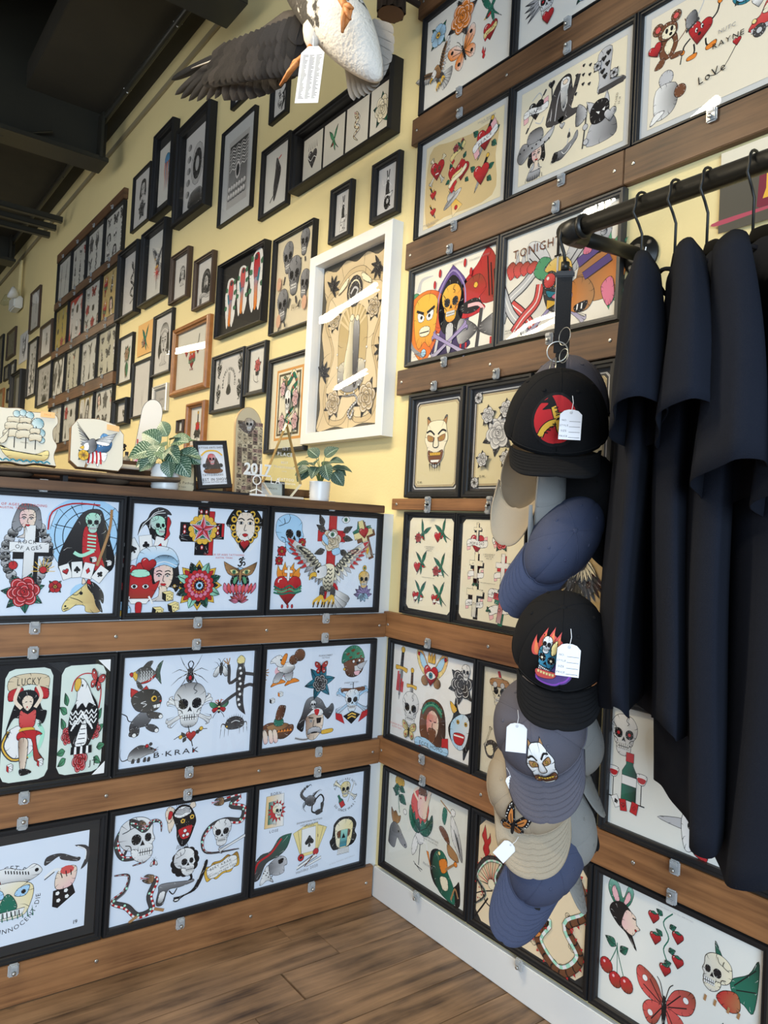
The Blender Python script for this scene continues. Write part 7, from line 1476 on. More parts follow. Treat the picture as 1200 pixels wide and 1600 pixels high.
def pricetag(loc,rot,s,label,lines=True):
    o=empty('price_tag',loc,0,label,'tag'); o.rotation_euler=(Matrix((VR,-VT,Vector((0,0,1)))).transposed().to_4x4() @ Matrix.Rotation(rot,4,'Y')).to_euler(); o.scale=(s,s,s)
    A=Art(); A.lw=.0004
    A.p([(-.017,-.048),(.017,-.048),(.017,-.008),(.011,-.002),(.004,0),(-.004,0),(-.011,-.002),(-.017,-.008)],(.82,.82,.85),o=.4,sm=0); A.c(0,-.5,.25,'l',o=0)
    if lines:
        for k,tx in enumerate(('NO.','STYLE','SIZE','PRICE')):
            y=-.017-.0085*k; A.l([(-.002,y-.002),(.015,y-.002)],.06,'k',sm=0); A.t(tx,-.95,100*y,.30,'k')
    link('card',A.mesh('card'),M['ink'],o); b=MB(); b.prism([(-.017,-.048),(.017,-.048),(.017,-.008),(.011,-.002),(.004,0),(-.004,0),(-.011,-.002),(-.017,-.008)],.0002,.0010); link('card_back',b.me('card'),M['tagp'],o)
    b=MB(); b.tube([(0,-.001,-.005),(.002,-.003,.01),(0,0,.022)],.0005,5); link('string',b.me('string'),M['tagp'],o)
pricetag(at(893,640,-.435),.03,1.12,'white price tag with printed lines on the red-patch cap')
pricetag(at(890,1006,-.475),.04,1.12,'white price tag with printed lines on the flaming-skull cap')
pricetag(at(808,1130,-.43),.0,1.10,'blank white price tag on the horned-mask cap',False)
pricetag(at(797,1212,-.375),-.5,.75,'white price tag tucked under the slate brim, on the butterfly cap')
pricetag(at(800,1318,-.335),.7,.85,'small white price tag tilted on the lowest blue cap',False)
# ------------------------------------------------------------------ stuffed bird
BO=Vector((.36,-.55,2.33)); 
bird=empty('stuffed_bird',BO,0,'stuffed white-bellied waterbird with dark spread wing, hung under the ceiling','bird')
def bp(px,py,Y): return at(px,py,Y)-BO
# body: swept rings along the body axis
ax=[(440,-110,-.62,12),(450,-70,-.60,28),(474,-38,-.58,42),(502,-4,-.57,49),(528,30,-.56,49),(551,64,-.55,42),(571,94,-.53,29),(585,114,-.52,17),(593,127,-.51,6)]
cs=[bp(a,b_,y) for a,b_,y,r in ax]; rs=[r*((at(a,b_,y)-CAMP).dot(CAMF))/1185.55 for a,b_,y,r in ax]
mb=MB(); mb.tube(cs,rs,22); o=link('body',mb.me('body',True),None,bird); subd(o,1)
bmx=bpy.data.materials.new('mottled_plumage'); bmx.use_nodes=True; nt=bmx.node_tree; bb_=nt.nodes['Principled BSDF']; bb_.inputs['Roughness'].default_value=.85
tc=nt.nodes.new('ShaderNodeTexCoord'); n1=nt.nodes.new('ShaderNodeTexNoise'); n1.inputs['Scale'].default_value=34; n1.inputs['Detail'].default_value=6; nt.links.new(tc.outputs['Object'],n1.inputs['Vector'])
sx=nt.nodes.new('ShaderNodeSeparateXYZ'); nt.links.new(tc.outputs['Object'],sx.inputs[0])
ma=nt.nodes.new('ShaderNodeMath'); ma.operation='MULTIPLY_ADD'; ma.inputs[1].default_value=1.9; nt.links.new(sx.outputs['Z'],ma.inputs[0]); nt.links.new(n1.outputs['Fac'],ma.inputs[2])
mc=nt.nodes.new('ShaderNodeMath'); mc.operation='MULTIPLY_ADD'; mc.inputs[1].default_value=-1.2; nt.links.new(sx.outputs['X'],mc.inputs[0]); nt.links.new(ma.outputs[0],mc.inputs[2])
cr=nt.nodes.new('ShaderNodeValToRGB'); cr.color_ramp.elements[0].position=.47; cr.color_ramp.elements[0].color=(.66,.62,.56,1); cr.color_ramp.elements[1].position=.53; cr.color_ramp.elements[1].color=(.04,.035,.03,1)
nt.links.new(mc.outputs[0],cr.inputs[0]); nt.links.new(cr.outputs[0],bb_.inputs['Base Color'])
n3=nt.nodes.new('ShaderNodeTexNoise'); n3.inputs['Scale'].default_value=120; nt.links.new(tc.outputs['Object'],n3.inputs['Vector']); bu=nt.nodes.new('ShaderNodeBump'); bu.inputs['Strength'].default_value=.8; bu.inputs['Distance'].default_value=.004; nt.links.new(n3.outputs['Fac'],bu.inputs['Height']); nt.links.new(bu.outputs['Normal'],bb_.inputs['Normal'])
o.data.materials.append(bmx)
hd=MB(); hd.tube([bp(445,-95,-.61),bp(425,-140,-.63),bp(415,-175,-.64),bp(400,-200,-.65),bp(380,-205,-.66)],[.045,.030,.027,.036,.018],14); hd.tube([bp(385,-204,-.66),bp(350,-200,-.67)],[.014,.005],10); o=link('head_and_neck',hd.me('head',True),bmx,bird)
# feathers
def feather_mesh(round_=.5):
    b=MB(); prof=lambda t:(.5*min(1,(t/.12)**.6)*(1-max(0,(t-round_)/(1-round_))**2.2)**.5)
    b.grid(lambda i,j:Vector((j,(i-.5)*2*prof(min(j,.999))*1.0,-.10*(j**2)+.10*(1-((i-.5)*2)**2)*prof(min(j,.999))*.6)),6,14)
    b.tube([(j/10,0,-.10*(j/10)**2+.045) for j in range(10)],.012,5); return b.me('feather',True)
FP,FR=feather_mesh(.35),feather_mesh(.7)
def feather(p0,p1,wd,nrm,m,me,parent=None,name='feather'):
    d=p1-p0; L=d.length; x=d.normalized(); z=(nrm-x*nrm.dot(x)).normalized(); y=z.cross(x)
    R=Matrix((x*L,y*wd,z*L*.6)).transposed().to_4x4(); o=bpy.data.objects.new(name,me); C.objects.link(o); o.parent=parent or bird
    if not me.materials: me.materials.append(M['feath'])
    o.material_slots[0].link='OBJECT'; o.material_slots[0].material=M[m]
    o.matrix_local=Matrix.Translation(p0)@R; return o
nf=(CAMP-at(400,80,-.55)).normalized()
w_=MB(); WB=[(478,20,60),(452,18,55),(425,34,48),(398,50,40),(375,64,30),(352,82,18)]
w_.tube([bp(a,b_+18,-.53) for a,b_,r in WB],[r*.34*1.9/1185 for a,b_,r in WB],12); wing=link('wing',w_.me('wing',True),M['feath'],bird)
tips=[(258,129),(266,154),(276,160),(290,163),(304,163),(320,160),(334,157),(348,160),(362,160),(376,158),(390,156),(404,152),(418,147),(430,140),(442,130),(452,124),(464,118),(476,112)]
for i,(tx,ty) in enumerate(tips):
    t=i/(len(tips)-1); bx,by=(352+t*118,76-t*22)
    if i<7: bx,by=(345+i*6,88-i*2)
    feather(bp(bx,by,-.54+.002*i),bp(tx,ty,-.56+.004*i),.030 if i<7 else .050,nf,'feath',FP if i<7 else FR)
for r_,(n,off,ln) in enumerate(((15,.36,54),(15,.12,44),(14,-.12,34))):
    for i in range(n):
        t=i/(n-1); bx=362+t*112; by=82-t*50+ (16-12*r_); 
        feather(bp(bx,by,-.565-.006*r_),bp(bx-ln*(.9-.5*t),by+ln*(.7+.6*t),-.575-.006*r_),.046,nf,'feath',FR)
feather(bp(352,88,-.575),bp(290,110,-.58),.006,nf,'wfeath',FP,name='white_shaft_feather')
# right wing stub, folded upwards and away
w2=MB(); w2.tube([bp(545,-30,-.50),bp(575,-60,-.45),bp(600,-110,-.40),bp(640,-170,-.36)],[.05,.045,.04,.02],12); link('wing',w2.me('wing',True),M['feath'],bird)
for i in range(9): feather(bp(560+i*9,-40-i*14,-.47+.01*i),bp(640+i*14,-20-i*26,-.42+.01*i),.04,nf,'feath',FR)
# tail
for i,(tx,ty) in enumerate(((612,50),(613,66),(612,80),(609,94),(604,106),(600,116),(596,124))): feather(bp(576,40+i*10,-.50-.002*i),bp(tx,ty,-.49),.034,nf,'tailf',FR)
for i,(tx,ty) in enumerate(((553,154),(561,151),(569,148),(577,145),(583,140),(589,134))): feather(bp(543+i*7,86+i*5,-.50-.002*i),bp(tx,ty,-.49-.002*i),.024,nf,'tailf',FR)
th=MB(); th.tube([bp(492,48,-.60),bp(488,62,-.61),bp(487,74,-.62)],[.030,.020,.009],12); link('thigh',th.me('thigh',True),M['wfeath'],bird)
def foot(P_,toes,name='foot'):
    b=MB(); b.tube([bp(*p) for p in P_],[.0075,.0065,.007][:len(P_)],8); base=bp(*P_[-1])
    for t in toes: b.tube([base,(base+bp(*t))*.5+VT*.004,bp(*t)],[.006,.005,.002],7)
    q=[b.bm.verts.new(base)]+[b.bm.verts.new(bp(*t)) for t in toes]
    for i in range(1,len(q)-1): b.bm.faces.new((q[0],q[i],q[i+1]))
    o=link(name,b.me('foot',True),M['foot'],bird); solid(o,.003); return o
foot([(487,72,-.62),(480,84,-.625),(468,94,-.63)],[(455,104,-.63),(438,133,-.64),(446,126,-.62)])
foot([(530,-8,-.64),(537,5,-.645),(540,10,-.65)],[(551,13,-.65),(547,30,-.65),(535,50,-.655)])
# paper tag on its leg
ta=Art(); ta.lw=.0005; TW,TH=.056,.136
ta.p([(-TW/2,-TH),(TW/2,-TH),(TW/2,-.016),(TW/2-.016,0),(-TW/2+.016,0),(-TW/2,-.016)],(.74,.74,.74),o=.3,sm=0)
rt=random.Random(2)
for c_ in range(3):
    for k in range(34):
        y=-.022-k*.0031; x0=-TW/2+.006+c_*.016; ta.z=4; ta.l([(x0,y),(x0+rt.uniform(.006,.0135),y)],.13,(.06,.06,.06),sm=0)
tg=empty('paper_tag',at(490,72,-.64),0,'white printed paper tag hanging from the bird leg','tag'); tg.rotation_euler=(Matrix((VR,-VT,VU)).transposed().to_4x4()@Matrix.Rotation(math.radians(3),4,'Y')).to_euler()
link('printed_face',ta.mesh('tagface'),M['ink'],tg); b=MB(); b.prism([(-TW/2,-TH),(TW/2,-TH),(TW/2,-.016),(TW/2-.016,0),(-TW/2+.016,0),(-TW/2,-.016)],.0003,.001); link('card',b.me('card'),M['tagp'],tg)
b=MB(); b.tube([(0,-.001,-.006),(.0,-.006,.012),(-.004,0,.024)],.0012,5); link('string',b.me('string'),M['tagp'],tg)
# log stub and wire
lo=empty('log_stub',(.02,-.13,2.86),0,'short dark bark-covered log stub fixed high on the wall right of the bird','log')
b=MB(); rl=random.Random(5); b.grid(lambda i,j:Vector(((.043+.004*math.sin(9*2*PI*i)+.003*math.sin(23*2*PI*i+6*j))*math.cos(2*PI*i),(.043+.004*math.sin(9*2*PI*i))*math.sin(2*PI*i),-.08+.16*j)),48,6,True); link('bark',b.me('bark'),M['bark'],lo)
b=MB(); b.lathe([(.0415,-.0815),(.040,-.0802)],32); link('cut_face',b.me('cut'),M['cut'],lo)
b=MB(); b.tube([(0,.03,0),(0,.13,0)],.01,8); link('bracket',b.me('bracket'),M['bark'],lo)
b=MB(); A0=Vector((-.02,-.15,2.87)); b.tube([A0,(A0+at(560,-2,-.5))/2,at(560,-2,-.5)],.005,7); o=link('support_rod',b.me('rod'),M['bark']); tag(o,'thin brown rod running from the log stub to the bird','rod')
b=MB(); b.tube([BO+Vector((-.02,0,.06)),(BO.x-.02,BO.y,3.5),(BO.x-.02,-.35,3.79)],.0015,6); o=link('hanging_wire',b.me('wire'),M['steel']); tag(o,'thin wire holding the stuffed bird from the ceiling','wire')
# ------------------------------------------------------------------ things on the ledge of the half wall
LZ=1.2345
def leafmesh():
    A=Art(); A.DZ=0; A.lw=.0000001
    me=bpy.data.meshes.new('leaf'); V=[];F=[];Cc=[]; nu,nv=10,22
    for j in range(nv+1):
        t=j/nv; wd=.46*math.sin(PI*min(1,t**.72*1.0))**.75 if 0<t<1 else .004
        for i in range(nu+1):
            s=(i/nu*2-1); x=s*wd; V.append((x,t,.10*abs(s)*wd*1.6-.32*t*t+.012*math.sin(t*30+abs(s)*3)))
            vein=abs(((t-abs(s)*.30)*9.5)%1-.5)<.13 or abs(s)<.09 or abs(s)>.93
            Cc.append((.46,.55,.40,1) if vein and 0.03<t<.97 else (.022,.085,.045,1))
    for j in range(nv):
        for i in range(nu): a=j*(nu+1)+i; F.append((a,a+1,a+nu+2,a+nu+1))
    me.from_pydata(V,[],F); at_=me.color_attributes.new('Col','FLOAT_COLOR','POINT'); at_.data.foreach_set('color',[x for c in Cc for x in c])
    for p in me.polygons: p.use_smooth=True
    me.materials.append(M['leafm']); return me
def leafmesh2(dark):
    me=bpy.data.meshes.new('leaf'); V=[];F=[];Cc=[]; nu,nv=24,56
    for j in range(nv+1):
        t=j/nv; wd=max(.004,.44*math.sin(PI*min(.9999,max(.0001,t))**.80)**.8)
        for i in range(nu+1):
            s=(i/nu*2-1); x=s*wd; V.append((x,t,.16*abs(s)*wd*2-.34*t*t))
            ph=((t-abs(s)*.26)*10)%1; vein=(ph<(.24 if not dark else .20)) or abs(s)<.07
            Cc.append(((.40,.50,.36,1) if not dark else (.34,.44,.33,1)) if vein and .04<t<.96 else ((.016,.070,.034,1) if not dark else (.012,.046,.024,1)))
    for j in range(nv):
        for i in range(nu): a=j*(nu+1)+i; F.append((a,a+1,a+nu+2,a+nu+1))
    me.from_pydata(V,[],F); at_=me.color_attributes.new('Col','FLOAT_COLOR','POINT'); at_.data.foreach_set('color',[x for c in Cc for x in c])
    for p in me.polygons: p.use_smooth=True
    me.materials.append(M['leafm']); return me
LM=[leafmesh2(False),leafmesh2(True)]
def plant(loc,rp,hp,leaves,label,k,scale):
    o=empty('potted_plant',loc,0,label,'plant')
    b=MB(); n=40
    pr=[(rp*.86,0),(rp*.90,.003)]+[(rp*(.92+.08*j/14)+.0009*math.cos(j*PI),hp*j/14) for j in range(15)]+[(rp*.90,hp),(rp*.88,hp*.86)]
    b.lathe(pr,n); link('pot',b.me('pot',True),M['pot'],o)
    b=MB(); b.lathe([(rp*.88,hp*.84),(rp*.6,hp*.87)],20); link('soil',b.me('soil'),M['soil'],o)
    for i,(r,u,t,L,dr,du,dt,tilt) in enumerate(leaves):
        base=Vector((0,0,hp*.86)); p=V3(r,u,t)*scale+Vector((0,0,hp)); 
        s=MB(); s.tube([base+V3(r*.05,0,t*.05)*scale,base+(p-base)*.5+V3(-r*.15,.01,0)*scale,p],[.0016,.0013,.0010],6); link('stem',s.me('stem',True),M['stem'],o)
        y=V3(dr,du,dt).normalized(); z=V3(*tilt); z=(z-y*z.dot(y)).normalized(); x=y.cross(z)
        ob=link('leaf',LM[k if i%4 else (k if k else 0)],None,o); ob.matrix_local=Matrix.Translation(p)@Matrix((x,y,z)).transposed().to_4x4()@Matrix.Scale(L*scale,4)
    return o
rp=random.Random(12)
# r,u,t = leaf base offset ; L ; direction ; facing
PL=[(-.02,.055,.01,.062,-.9,.55,.3,(.1,.3,1)),(.01,.065,.0,.060,.9,.35,.1,(0,1,.4)),(-.03,.035,.03,.070,-.8,-.2,.5,(0,.5,1)),(.0,.045,.04,.060,-.1,-.5,.5,(0,.3,1)),(.02,.04,.03,.058,.6,-.5,.4,(0,.4,1)),
    (-.035,.02,.02,.062,-.95,-.35,.2,(0,.6,1)),(.035,.03,.0,.072,.95,.1,.1,(0,1,.5)),(.045,.02,.02,.066,.7,-.75,.2,(.2,.1,1)),(.03,.01,.04,.05,.2,-.9,.3,(0,.1,1)),(-.015,.015,.045,.055,-.6,-.6,.5,(0,.2,1)),
    (-.03,.05,-.03,.055,-.8,.4,-.4,(0,1,.3)),(.02,.05,-.03,.06,.5,.6,-.4,(0,1,.3)),(.0,.075,.0,.05,-.5,.8,.1,(0,.2,1)),(.055,.035,.0,.06,.9,-.35,.1,(0,.6,1)),(-.045,.03,.0,.05,-1,-.1,0,(0,.8,.6)),(.015,.03,.045,.055,.3,-.2,.8,(0,.7,1)),(-.05,.045,.01,.05,-.9,.1,.3,(0,.7,.8)),(.03,.055,.02,.055,.8,.2,.4,(0,.7,.8))]
PL=[(a*.8,b_*1.05,c_*.8,L*.98,d,e,f,g) for a,b_,c_,L,d,e,f,g in PL]
plant((-.06,-.738,LZ),.039,.068,PL,'bushy striped-leaf plant in white ribbed pot behind the end of the dark plank',0,1.0)
PR=[(-.01,.075,.0,.046,-.8,.7,.1,(0,.5,1)),(.012,.078,.0,.048,.75,.7,.1,(0,.5,1)),(-.02,.055,.02,.05,.2,.0,.7,(0,.8,1)),(-.03,.04,.02,.055,-.5,-.6,.4,(0,.3,1)),(.02,.05,.025,.052,.3,-.7,.4,(0,.3,1)),(.035,.045,.0,.05,.95,-.2,.1,(0,.9,.5)),
    (.045,.03,.01,.05,.7,-.8,.1,(.2,.1,1)),(-.04,.05,.0,.05,-.95,.1,.1,(0,.9,.5)),(.0,.05,-.03,.05,.3,.5,-.5,(0,1,.3)),(-.03,.035,.03,.045,-.9,-.3,.3,(0,.7,.8)),(.05,.04,.0,.048,.95,.15,.0,(0,.9,.4)),(-.02,.075,-.01,.04,-.9,.3,-.2,(0,.9,.4)),(.03,.06,.01,.045,.9,.2,.2,(0,.8,.6)),(.0,.04,.04,.045,-.1,-.5,.6,(0,.6,1))]
plant((-.06,-.247,LZ),.033,.062,PR,'smaller dark-leaved plant in white ribbed pot at the right end of the ledge',1,1.0)
# glass trophy
tr=empty('glass_trophy',(-.055,-.385,LZ),0,'triangular clear glass trophy with gold edges and frosted award lettering','trophy')
HT=.225; tri=[(-.030,.008),(.034,.008),(.066,.048),(.006,HT),(-.062,.044)]
def T2(p,x): return Vector((x,p[0],p[1]))
b=MB(); A_=[b.bm.verts.new(T2(p,.006)) for p in tri]; B_=[b.bm.verts.new(T2(p,-.006)) for p in tri]; b.bm.faces.new(A_); b.bm.faces.new(B_[::-1]); link('glass_plate',b.me('plate'),M['acry'],tr)
b=MB()
for i in range(5):
    p,q=T2(tri[i],0),T2(tri[(i+1)%5],0); d=(q-p); L=d.length; 
    bb2=MB(); R=d.normalized().to_track_quat('X','Z').to_matrix().to_4x4(); bb2.box((p+q)/2,(L,.0130,.0018),R); link('bevelled_edge',bb2.me('edge'),M['gold2'] if i in (2,3) else M['acry'] if i==0 else M['offw'],tr)  # long side bevels in brass gold, the others clear and off-white
A=Art(); 
for tx,y,h_,c_ in (('1ST',.150,1.0,'l'),('PLACE',.133,1.1,'W'),('BEST',.108,.7,'l'),('TRADITIONAL',.094,.7,'l'),('LARGE',.082,.35,'l')): A.t(tx,.4,y*100,h_,c_)
A.t('LA',-2.2,5.2,1.9,'W'); A.t('TATTOO',1.3,5.8,.8,'W'); A.t('CONVENTION',1.6,4.6,.55,'W')
ob=link('frosted_lettering',A.mesh('award'),M['ink'],tr,(.0068,0,0),(0,0,PI/2))
b=MB(); b.box((0,0,.004),(.06,.125,.008),bev=.001); link('base',b.me('base'),M['offw'],tr)
# small picture frame leaning back
def leaning(name,y0,y1,h,x,tilt,label,draw,paper,bw,m='plas',rz=0,yaw=0,mt=None,cat='framed award'):
    o=frame('p',0,y1-y0,0,h,label,draw,bw=bw,D=.012,col=m,paper=paper,name=name,cat=cat,lw=.0005,mt=mt,mw=.004 if mt else 0)
    o.location=(x,y0,LZ); o.rotation_euler=(Matrix.Rotation(PI/2+yaw,4,'Z')@Matrix.Rotation(-tilt,4,'X')@Matrix.Rotation(rz,4,'Y')).to_euler(); return o
leaning('award_frame',-.668,-.572,.132,.0,math.radians(8),'small black frame with BEST IN SHOW tattoo award print, leaning beside the skateboard deck',sheet([(lambda a:(a.p("-60,-60 -50,20 -20,60 20,60 50,20 60,-60",'k',g=(90,'N')),skull(a.at(0,.3,.5),'r'),a.M.pop(),a.p("-70,-50 70,-50 60,-80 -60,-80",'N'),[a.c(x,-20,16,'k') for x in (-70,70)],a.l("-90,60 -40,96 40,96 90,60",12,'Y')),.5,.54,.56)],[('TATTOO ARTS SHOW',.5,.93,.045),('TATTOO',.3,.24,.05),('TEXAS',.7,.24,.05),('BEST IN SHOW',.5,.13,.07),('LONE STAR TATTOO ART EXPO',.5,.06,.035)]),(.78,.78,.80),.011,rz=math.radians(-7),yaw=math.radians(0))
leaning('certificate_frame',-.715,-.625,.095,-.125,math.radians(6),'thin dark frame with cream certificate behind the white pot',sheet([],[('Certificate of Completion',.5,.84,.085),('THIS CERTIFIES',.5,.62,.06),('bloodborne',.5,.5,.03),('------------------',.5,.42,.03),('Bloodborne Pathogens',.5,.26,.085),('in the State',.5,.12,.045)]),(.72,.68,.50),.005)
leaning('empty_frame_back',-.60,-.53,.150,-.13,math.radians(5),'dark brown frame standing behind the BEST IN SHOW frame',sheet([]),(.45,.38,.2),.008,'brownf')
b=MB(); b.box((0,0,.003),(.075,.135,.006),bev=.001); o=link('dark_slab',b.me('slab'),M['plas'],None,(.0,-.60,LZ)); tag(o,'flat dark slab under the BEST IN SHOW frame','slab')
for o_ in bpy.data.objects:
    if o_.name=='award_frame': o_.location.z+=.006
# skateboard decks
def deck(loc,rot,W,H,label,mface,draw=None,sides='deck'):
    o=empty('skateboard_deck',loc,0,label,'skateboard deck'); o.rotation_euler=rot
    out=[]
    for i in range(17): a=PI*i/16; out.append((W/2*math.cos(a),H-W*.72+W*.72*math.sin(a)))
    out+= [(-W/2,.0),(W/2,.0)]
    b=MB(); b.prism(out[::-1],-.0055,.0055); link('deck',b.me('deck'),M[sides],o)
    A=Art(); A.lw=.0006; ins=[(p[0]*.96,p[1]*.99+.001) for p in out]; A.p(ins,mface,sm=0,o=0)
    if draw: draw(A,W,H)
    link('graphic',A.mesh('graphic'),M['ink'],o,(0,-.0058,0)); return o
def comic(A,W,H):
    r=random.Random(3)
    for j in range(19):
        for i in range(5):
            x=-W/2+.007+i*W/5.2; y=.006+j*(H-.05)/19
            if abs(x+W/10)>W/2*.85 and y>H*.8: continue
            A.z=3; c=r.choice([(.40,.33,.22),(.16,.12,.09),(.52,.44,.30),(.28,.18,.15)]); A.p([(x,y),(x+W/5.6,y),(x+W/5.6,y+H/24),(x,y+H/24)],c,sm=0,o=.5)
            for k in range(4): A.l([(x+r.uniform(.001,W/6),y+r.uniform(.001,H/26)) for _ in range(3)],.08,'K')
    A.z=9; A.p([(-.03,H*.80),(.012,H*.86),(.022,H*.80),(.0,H*.70),(-.026,H*.74)],(.10,.08,.07)); A.z=10
    with A.at(.0,.80*H,.022): skull(A,(.35,.28,.2))
deck((-.125,-.462,LZ+.004),(math.radians(-4),0,PI/2),.088,.268,'skateboard deck covered in small comic panels, leaning on the gallery side of the ledge',(.50,.42,.28),comic)
deck((-.33,-.715,1.28),(math.radians(-9),math.radians(7),PI/2-.3),.062,.245,'plain white-faced skateboard deck behind the bushy plant',(.62,.60,.56),None,'plas')
# 2017 acrylic award
o=empty('acrylic_award',(.012,-.50,LZ+.0),0,'white cut-out 2017 award standing in front of the comic deck','award')
cu=bpy.data.curves.new('num','FONT'); cu.body='2017'; cu.size=.042; cu.extrude=.0012; cu.align_x='CENTER'; cu.offset=.0009
t_=bpy.data.objects.new('num',cu); me=bpy.data.meshes.new_from_object(t_); bpy.data.objects.remove(t_)
link('numerals',me,M['whitef'],o,(0,0,.062),(PI/2,0,PI/2))
b=MB(); b.box((0,0,.0595),(.0024,.085,.004)); b.box((0,0,.003),(.02,.05,.006),bev=.001); b.tube([(0,.012*math.cos(a),.045+.012*math.sin(a)) for a in [i*PI/8 for i in range(16)]],.0018,6,closed=True); b.tube([(0,-.02,.012),(0,0,.020),(0,.02,.012)],.0018,6); b.tube([(0,0,.005),(0,0,.034)],.0015,6); link('stand',b.me('stand'),M['whitef'],o)
# framed certificate behind trophy
leaning('certificate_frame',-.432,-.335,.055,-.13,math.radians(5),'low dark-framed certificate seen through the glass trophy',sheet([],[('CERTIFICATE',.5,.6,.12)]),(.74,.74,.72),.006)
# live-edge plank shelf with plaques
o=empty('plank_shelf',(-.05,-1.9,1.262),0,'narrow dark live-edge plank shelf raised over the ledge at left','shelf')
def pl(i,j):
    y=-1.05+2.23*i; f=2*PI*j; sag=-.006*math.sin(3*i*PI)+.002*math.sin(31*i); return Vector(((.062+.006*math.sin(17*i)+.003*math.sin(41*i))*math.copysign(abs(math.cos(f))**.6,math.cos(f)), y, .0075*math.copysign(abs(math.sin(f))**.6,math.sin(f))+sag+.008*(i-.8)))
b=MB(); b.grid(pl,110,16); link('plank',b.me('plank',True),M['edgew'],o)
for y in (-.6,.42,.74,.90,1.02):
    b=MB(); b.box((0,y,-.0155),(.03,.012,.022)); link('foot',b.me('foot'),M['plas'],o)
for y,ww in ((.78,.10),(1.02,.085)):
    b=MB(); b.grid(lambda i,j:Vector((.045*math.cos(2*PI*j)*math.sin(PI*i)**.5 if 0<i<1 else 0,y+(i-.5)*ww,-.010+.012*math.sin(2*PI*j)*math.sin(PI*min(.999,max(.001,i)))**.5 - .004)),16,12); link('edge_burl',b.me('burl',True),M['edgew'],o)
def plaque(y0,y1,z0,z1,x,outline,label,draw,th,sidem,rz=0):
    W,H=y1-y0,z1-z0; o=empty('wood_plaque',(x,(y0+y1)/2,z0),PI/2+rz,label,'plaque')
    pts=catmull([(p[0]*W,p[1]*H) for p in outline],True,5); b=MB(); b.prism(pts,0,th); link('slab',b.me('slab'),M[sidem],o)
    A=Art(); A.lw=.0007; A.p([(p[0]*.985,p[1]*.985+.0008) for p in pts],(.72,.66,.53),sm=0,o=.6); draw(A,W,H); link('painting',A.mesh('painting'),M['ink'],o,(0,-.0012,0))
    o.rotation_euler=(Matrix.Rotation(PI/2+rz,4,'Z')@Matrix.Rotation(math.radians(-7),4,'X')).to_euler(); return o
def shp(A,W,H):
    A.z=6; A.lw=.0009
    with A.at(-.02*W,.46*H,.42*W,0,1,ky=.45*H): ship(A,(.70,.63,.48))
    A.z=150; A.p([(.22*W,.86*H),(.44*W,.86*H),(.44*W,.96*H),(.22*W,.96*H)],(.85,.50,.22),sm=0,o=0); A.t('SALE',33*W,91*H,.45,'O'); A.t('TASCHE',0,38*H,.28)
def fe(A,W,H):
    A.z=6; A.lw=.0006
    with A.at(-.02*W,.46*H,.40*W,0,1,ky=.42*H): flageagle(A)
    A.z=150; A.p([(.16*W,.80*H),(.40*W,.78*H),(.40*W,.89*H),(.16*W,.91*H)],(.85,.50,.22),sm=0,o=0)
plaque(-1.175,-1.028,1.268,1.408,-.02,[(-.48,.02),(-.44,.2),(-.5,.42),(-.42,.62),(-.5,.82),(-.5,.98),(-.5,.98),(-.3,.96),(-.1,.98),(.1,.94),(.3,.95),(.46,.93),(.5,.8),(.43,.66),(.44,.5),(.5,.38),(.46,.2),(.5,.02),(.5,.02),(.2,.04),(0,.0),(-.2,.03)],'wavy-edged wooden plaque painted with a sailing ship and blue clouds',shp,.026,'tan',-.10)
plaque(-.995,-.868,1.272,1.402,-.02,[(-.5,.14),(-.5,.14),(-.5,.80),(-.5,.80),(-.38,.97),(-.38,.97),(0,1.0),(.30,.93),(.34,.92),(.5,.74),(.5,.74),(.5,.12),(.5,.12),(.42,.0),(.42,.0),(-.36,.02),(-.36,.02)],'eight-sided wooden plaque painted with eagle, flag and yellow flower',fe,.030,'tan',-.12)
b=MB(); b.box((0,0,0),(.07,.115,.012),bev=.003); o=link('pale_board',b.me('board'),M['offw'],None,(-.22,-.79,1.297)); tag(o,'small pale board lying behind the end of the plank shelf','board')
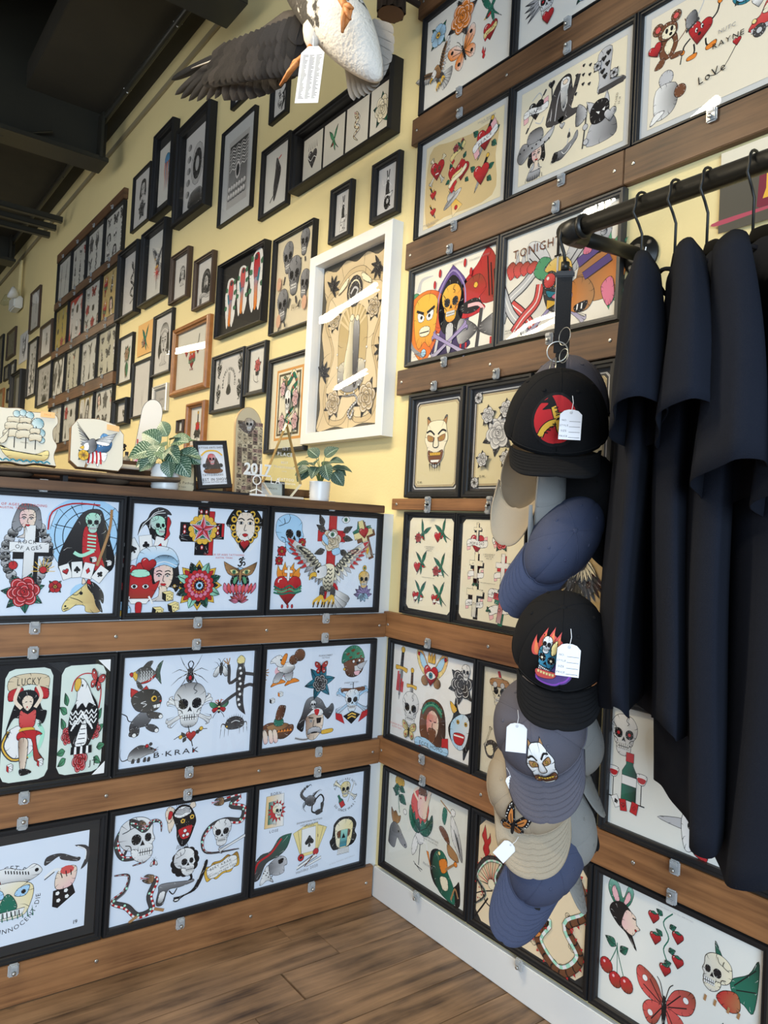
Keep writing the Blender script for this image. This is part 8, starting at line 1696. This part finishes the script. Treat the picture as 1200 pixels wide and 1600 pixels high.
# workstation behind the half wall
cb=empty('supply_cabinet',(-.42,-1.0,0),0,'dark cabinet behind the half wall carrying a wooden tray','cabinet')
b=MB(); b.box((0,0,.63),(.40,1.6,1.24),bev=.005); link('carcass',b.me('carcass'),M['brownf'],cb); b=MB(); b.box((0,0,1.262),(.44,1.64,.025),bev=.003); link('top',b.me('top'),M['boardup'],cb)
tr=empty('wooden_tray',(-.30,-.74,1.275),0,'dark wooden tray of bottles between the eagle plaque and bushy plant','tray')
b=MB()
for c_,d_ in (((0,0,.003),(.09,.14,.006)),((.042,0,.022),(.006,.14,.044)),((-.042,0,.022),(.006,.14,.044)),((0,.067,.022),(.09,.006,.044)),((0,-.067,.022),(.09,.006,.044))): b.box(c_,d_,bev=.001)
link('box',b.me('tray'),M['brownf'],tr)
def bottle_(loc,r,h,m,label,trig=False,capm='plas'):
    o=empty('spray_bottle' if trig else 'bottle',loc,0,label,'bottle'); b=MB(); b.lathe([(r*.95,0),(r,.003),(r,h*.6),(r*.85,h*.72),(r*.35,h*.82),(r*.35,h*.88)],20); link('body',b.me('body',True),M[m],o)
    b=MB(); b.lathe([(r*.42,h*.86),(r*.42,h)],14); link('cap',b.me('cap'),M[capm],o)
    if trig:
        b=MB(); b.box((.0,.006,h*1.04),(.012,.045,.012),bev=.003); b.tube([(0,.02,h*1.02),(0,.026,h*.92),(0,.018,h*.84)],.003,6); link('trigger',b.me('trigger'),M[capm],o)
        b=MB(); b.box((r*.98,0,h*.42),(.002,r*1.2,h*.14)); link('label',b.me('label'),M['yel'],o)
bottle_((-.30,-.80,1.281),.014,.080,'bottle','smoky spray bottle with yellow label in the wooden tray',True)
bottle_((-.28,-.775,1.281),.012,.065,'bottle','clear slim bottle right of the spray bottle in the tray')
bottle_((-.30,-.695,1.281),.010,.055,'bottle','small clear bottle at the right end of the tray')
bottle_((-.315,-.715,1.281),.010,.05,'plas','small black bottle at the right end of the tray')
o=empty('purple_cup',(-.275,-.738,1.281),0,'purple plastic cup holding a brush and red stick in the tray','cup'); b=MB(); b.lathe([(.012,0),(.015,.044),(.0135,.044),(.011,.004)],18); link('cup',b.me('cup',True),M['purp'],o)
for i,(dy,m,h_) in enumerate(((-.006,'red',.105),(.006,'deck',.075),(.010,'red',.06))):
    b=MB(); b.tube([(-.28+.275+0,dy*.4,.004),(0,dy*1.6,h_)],[.003,.0022],7); t2=link('brush',b.me('brush'),M[m],None,(-.275,-.738,1.281)); tag(t2,['tall red-handled brush standing in the purple cup','pale stick standing in the purple cup','short red stick standing in the purple cup'][i],'brush')
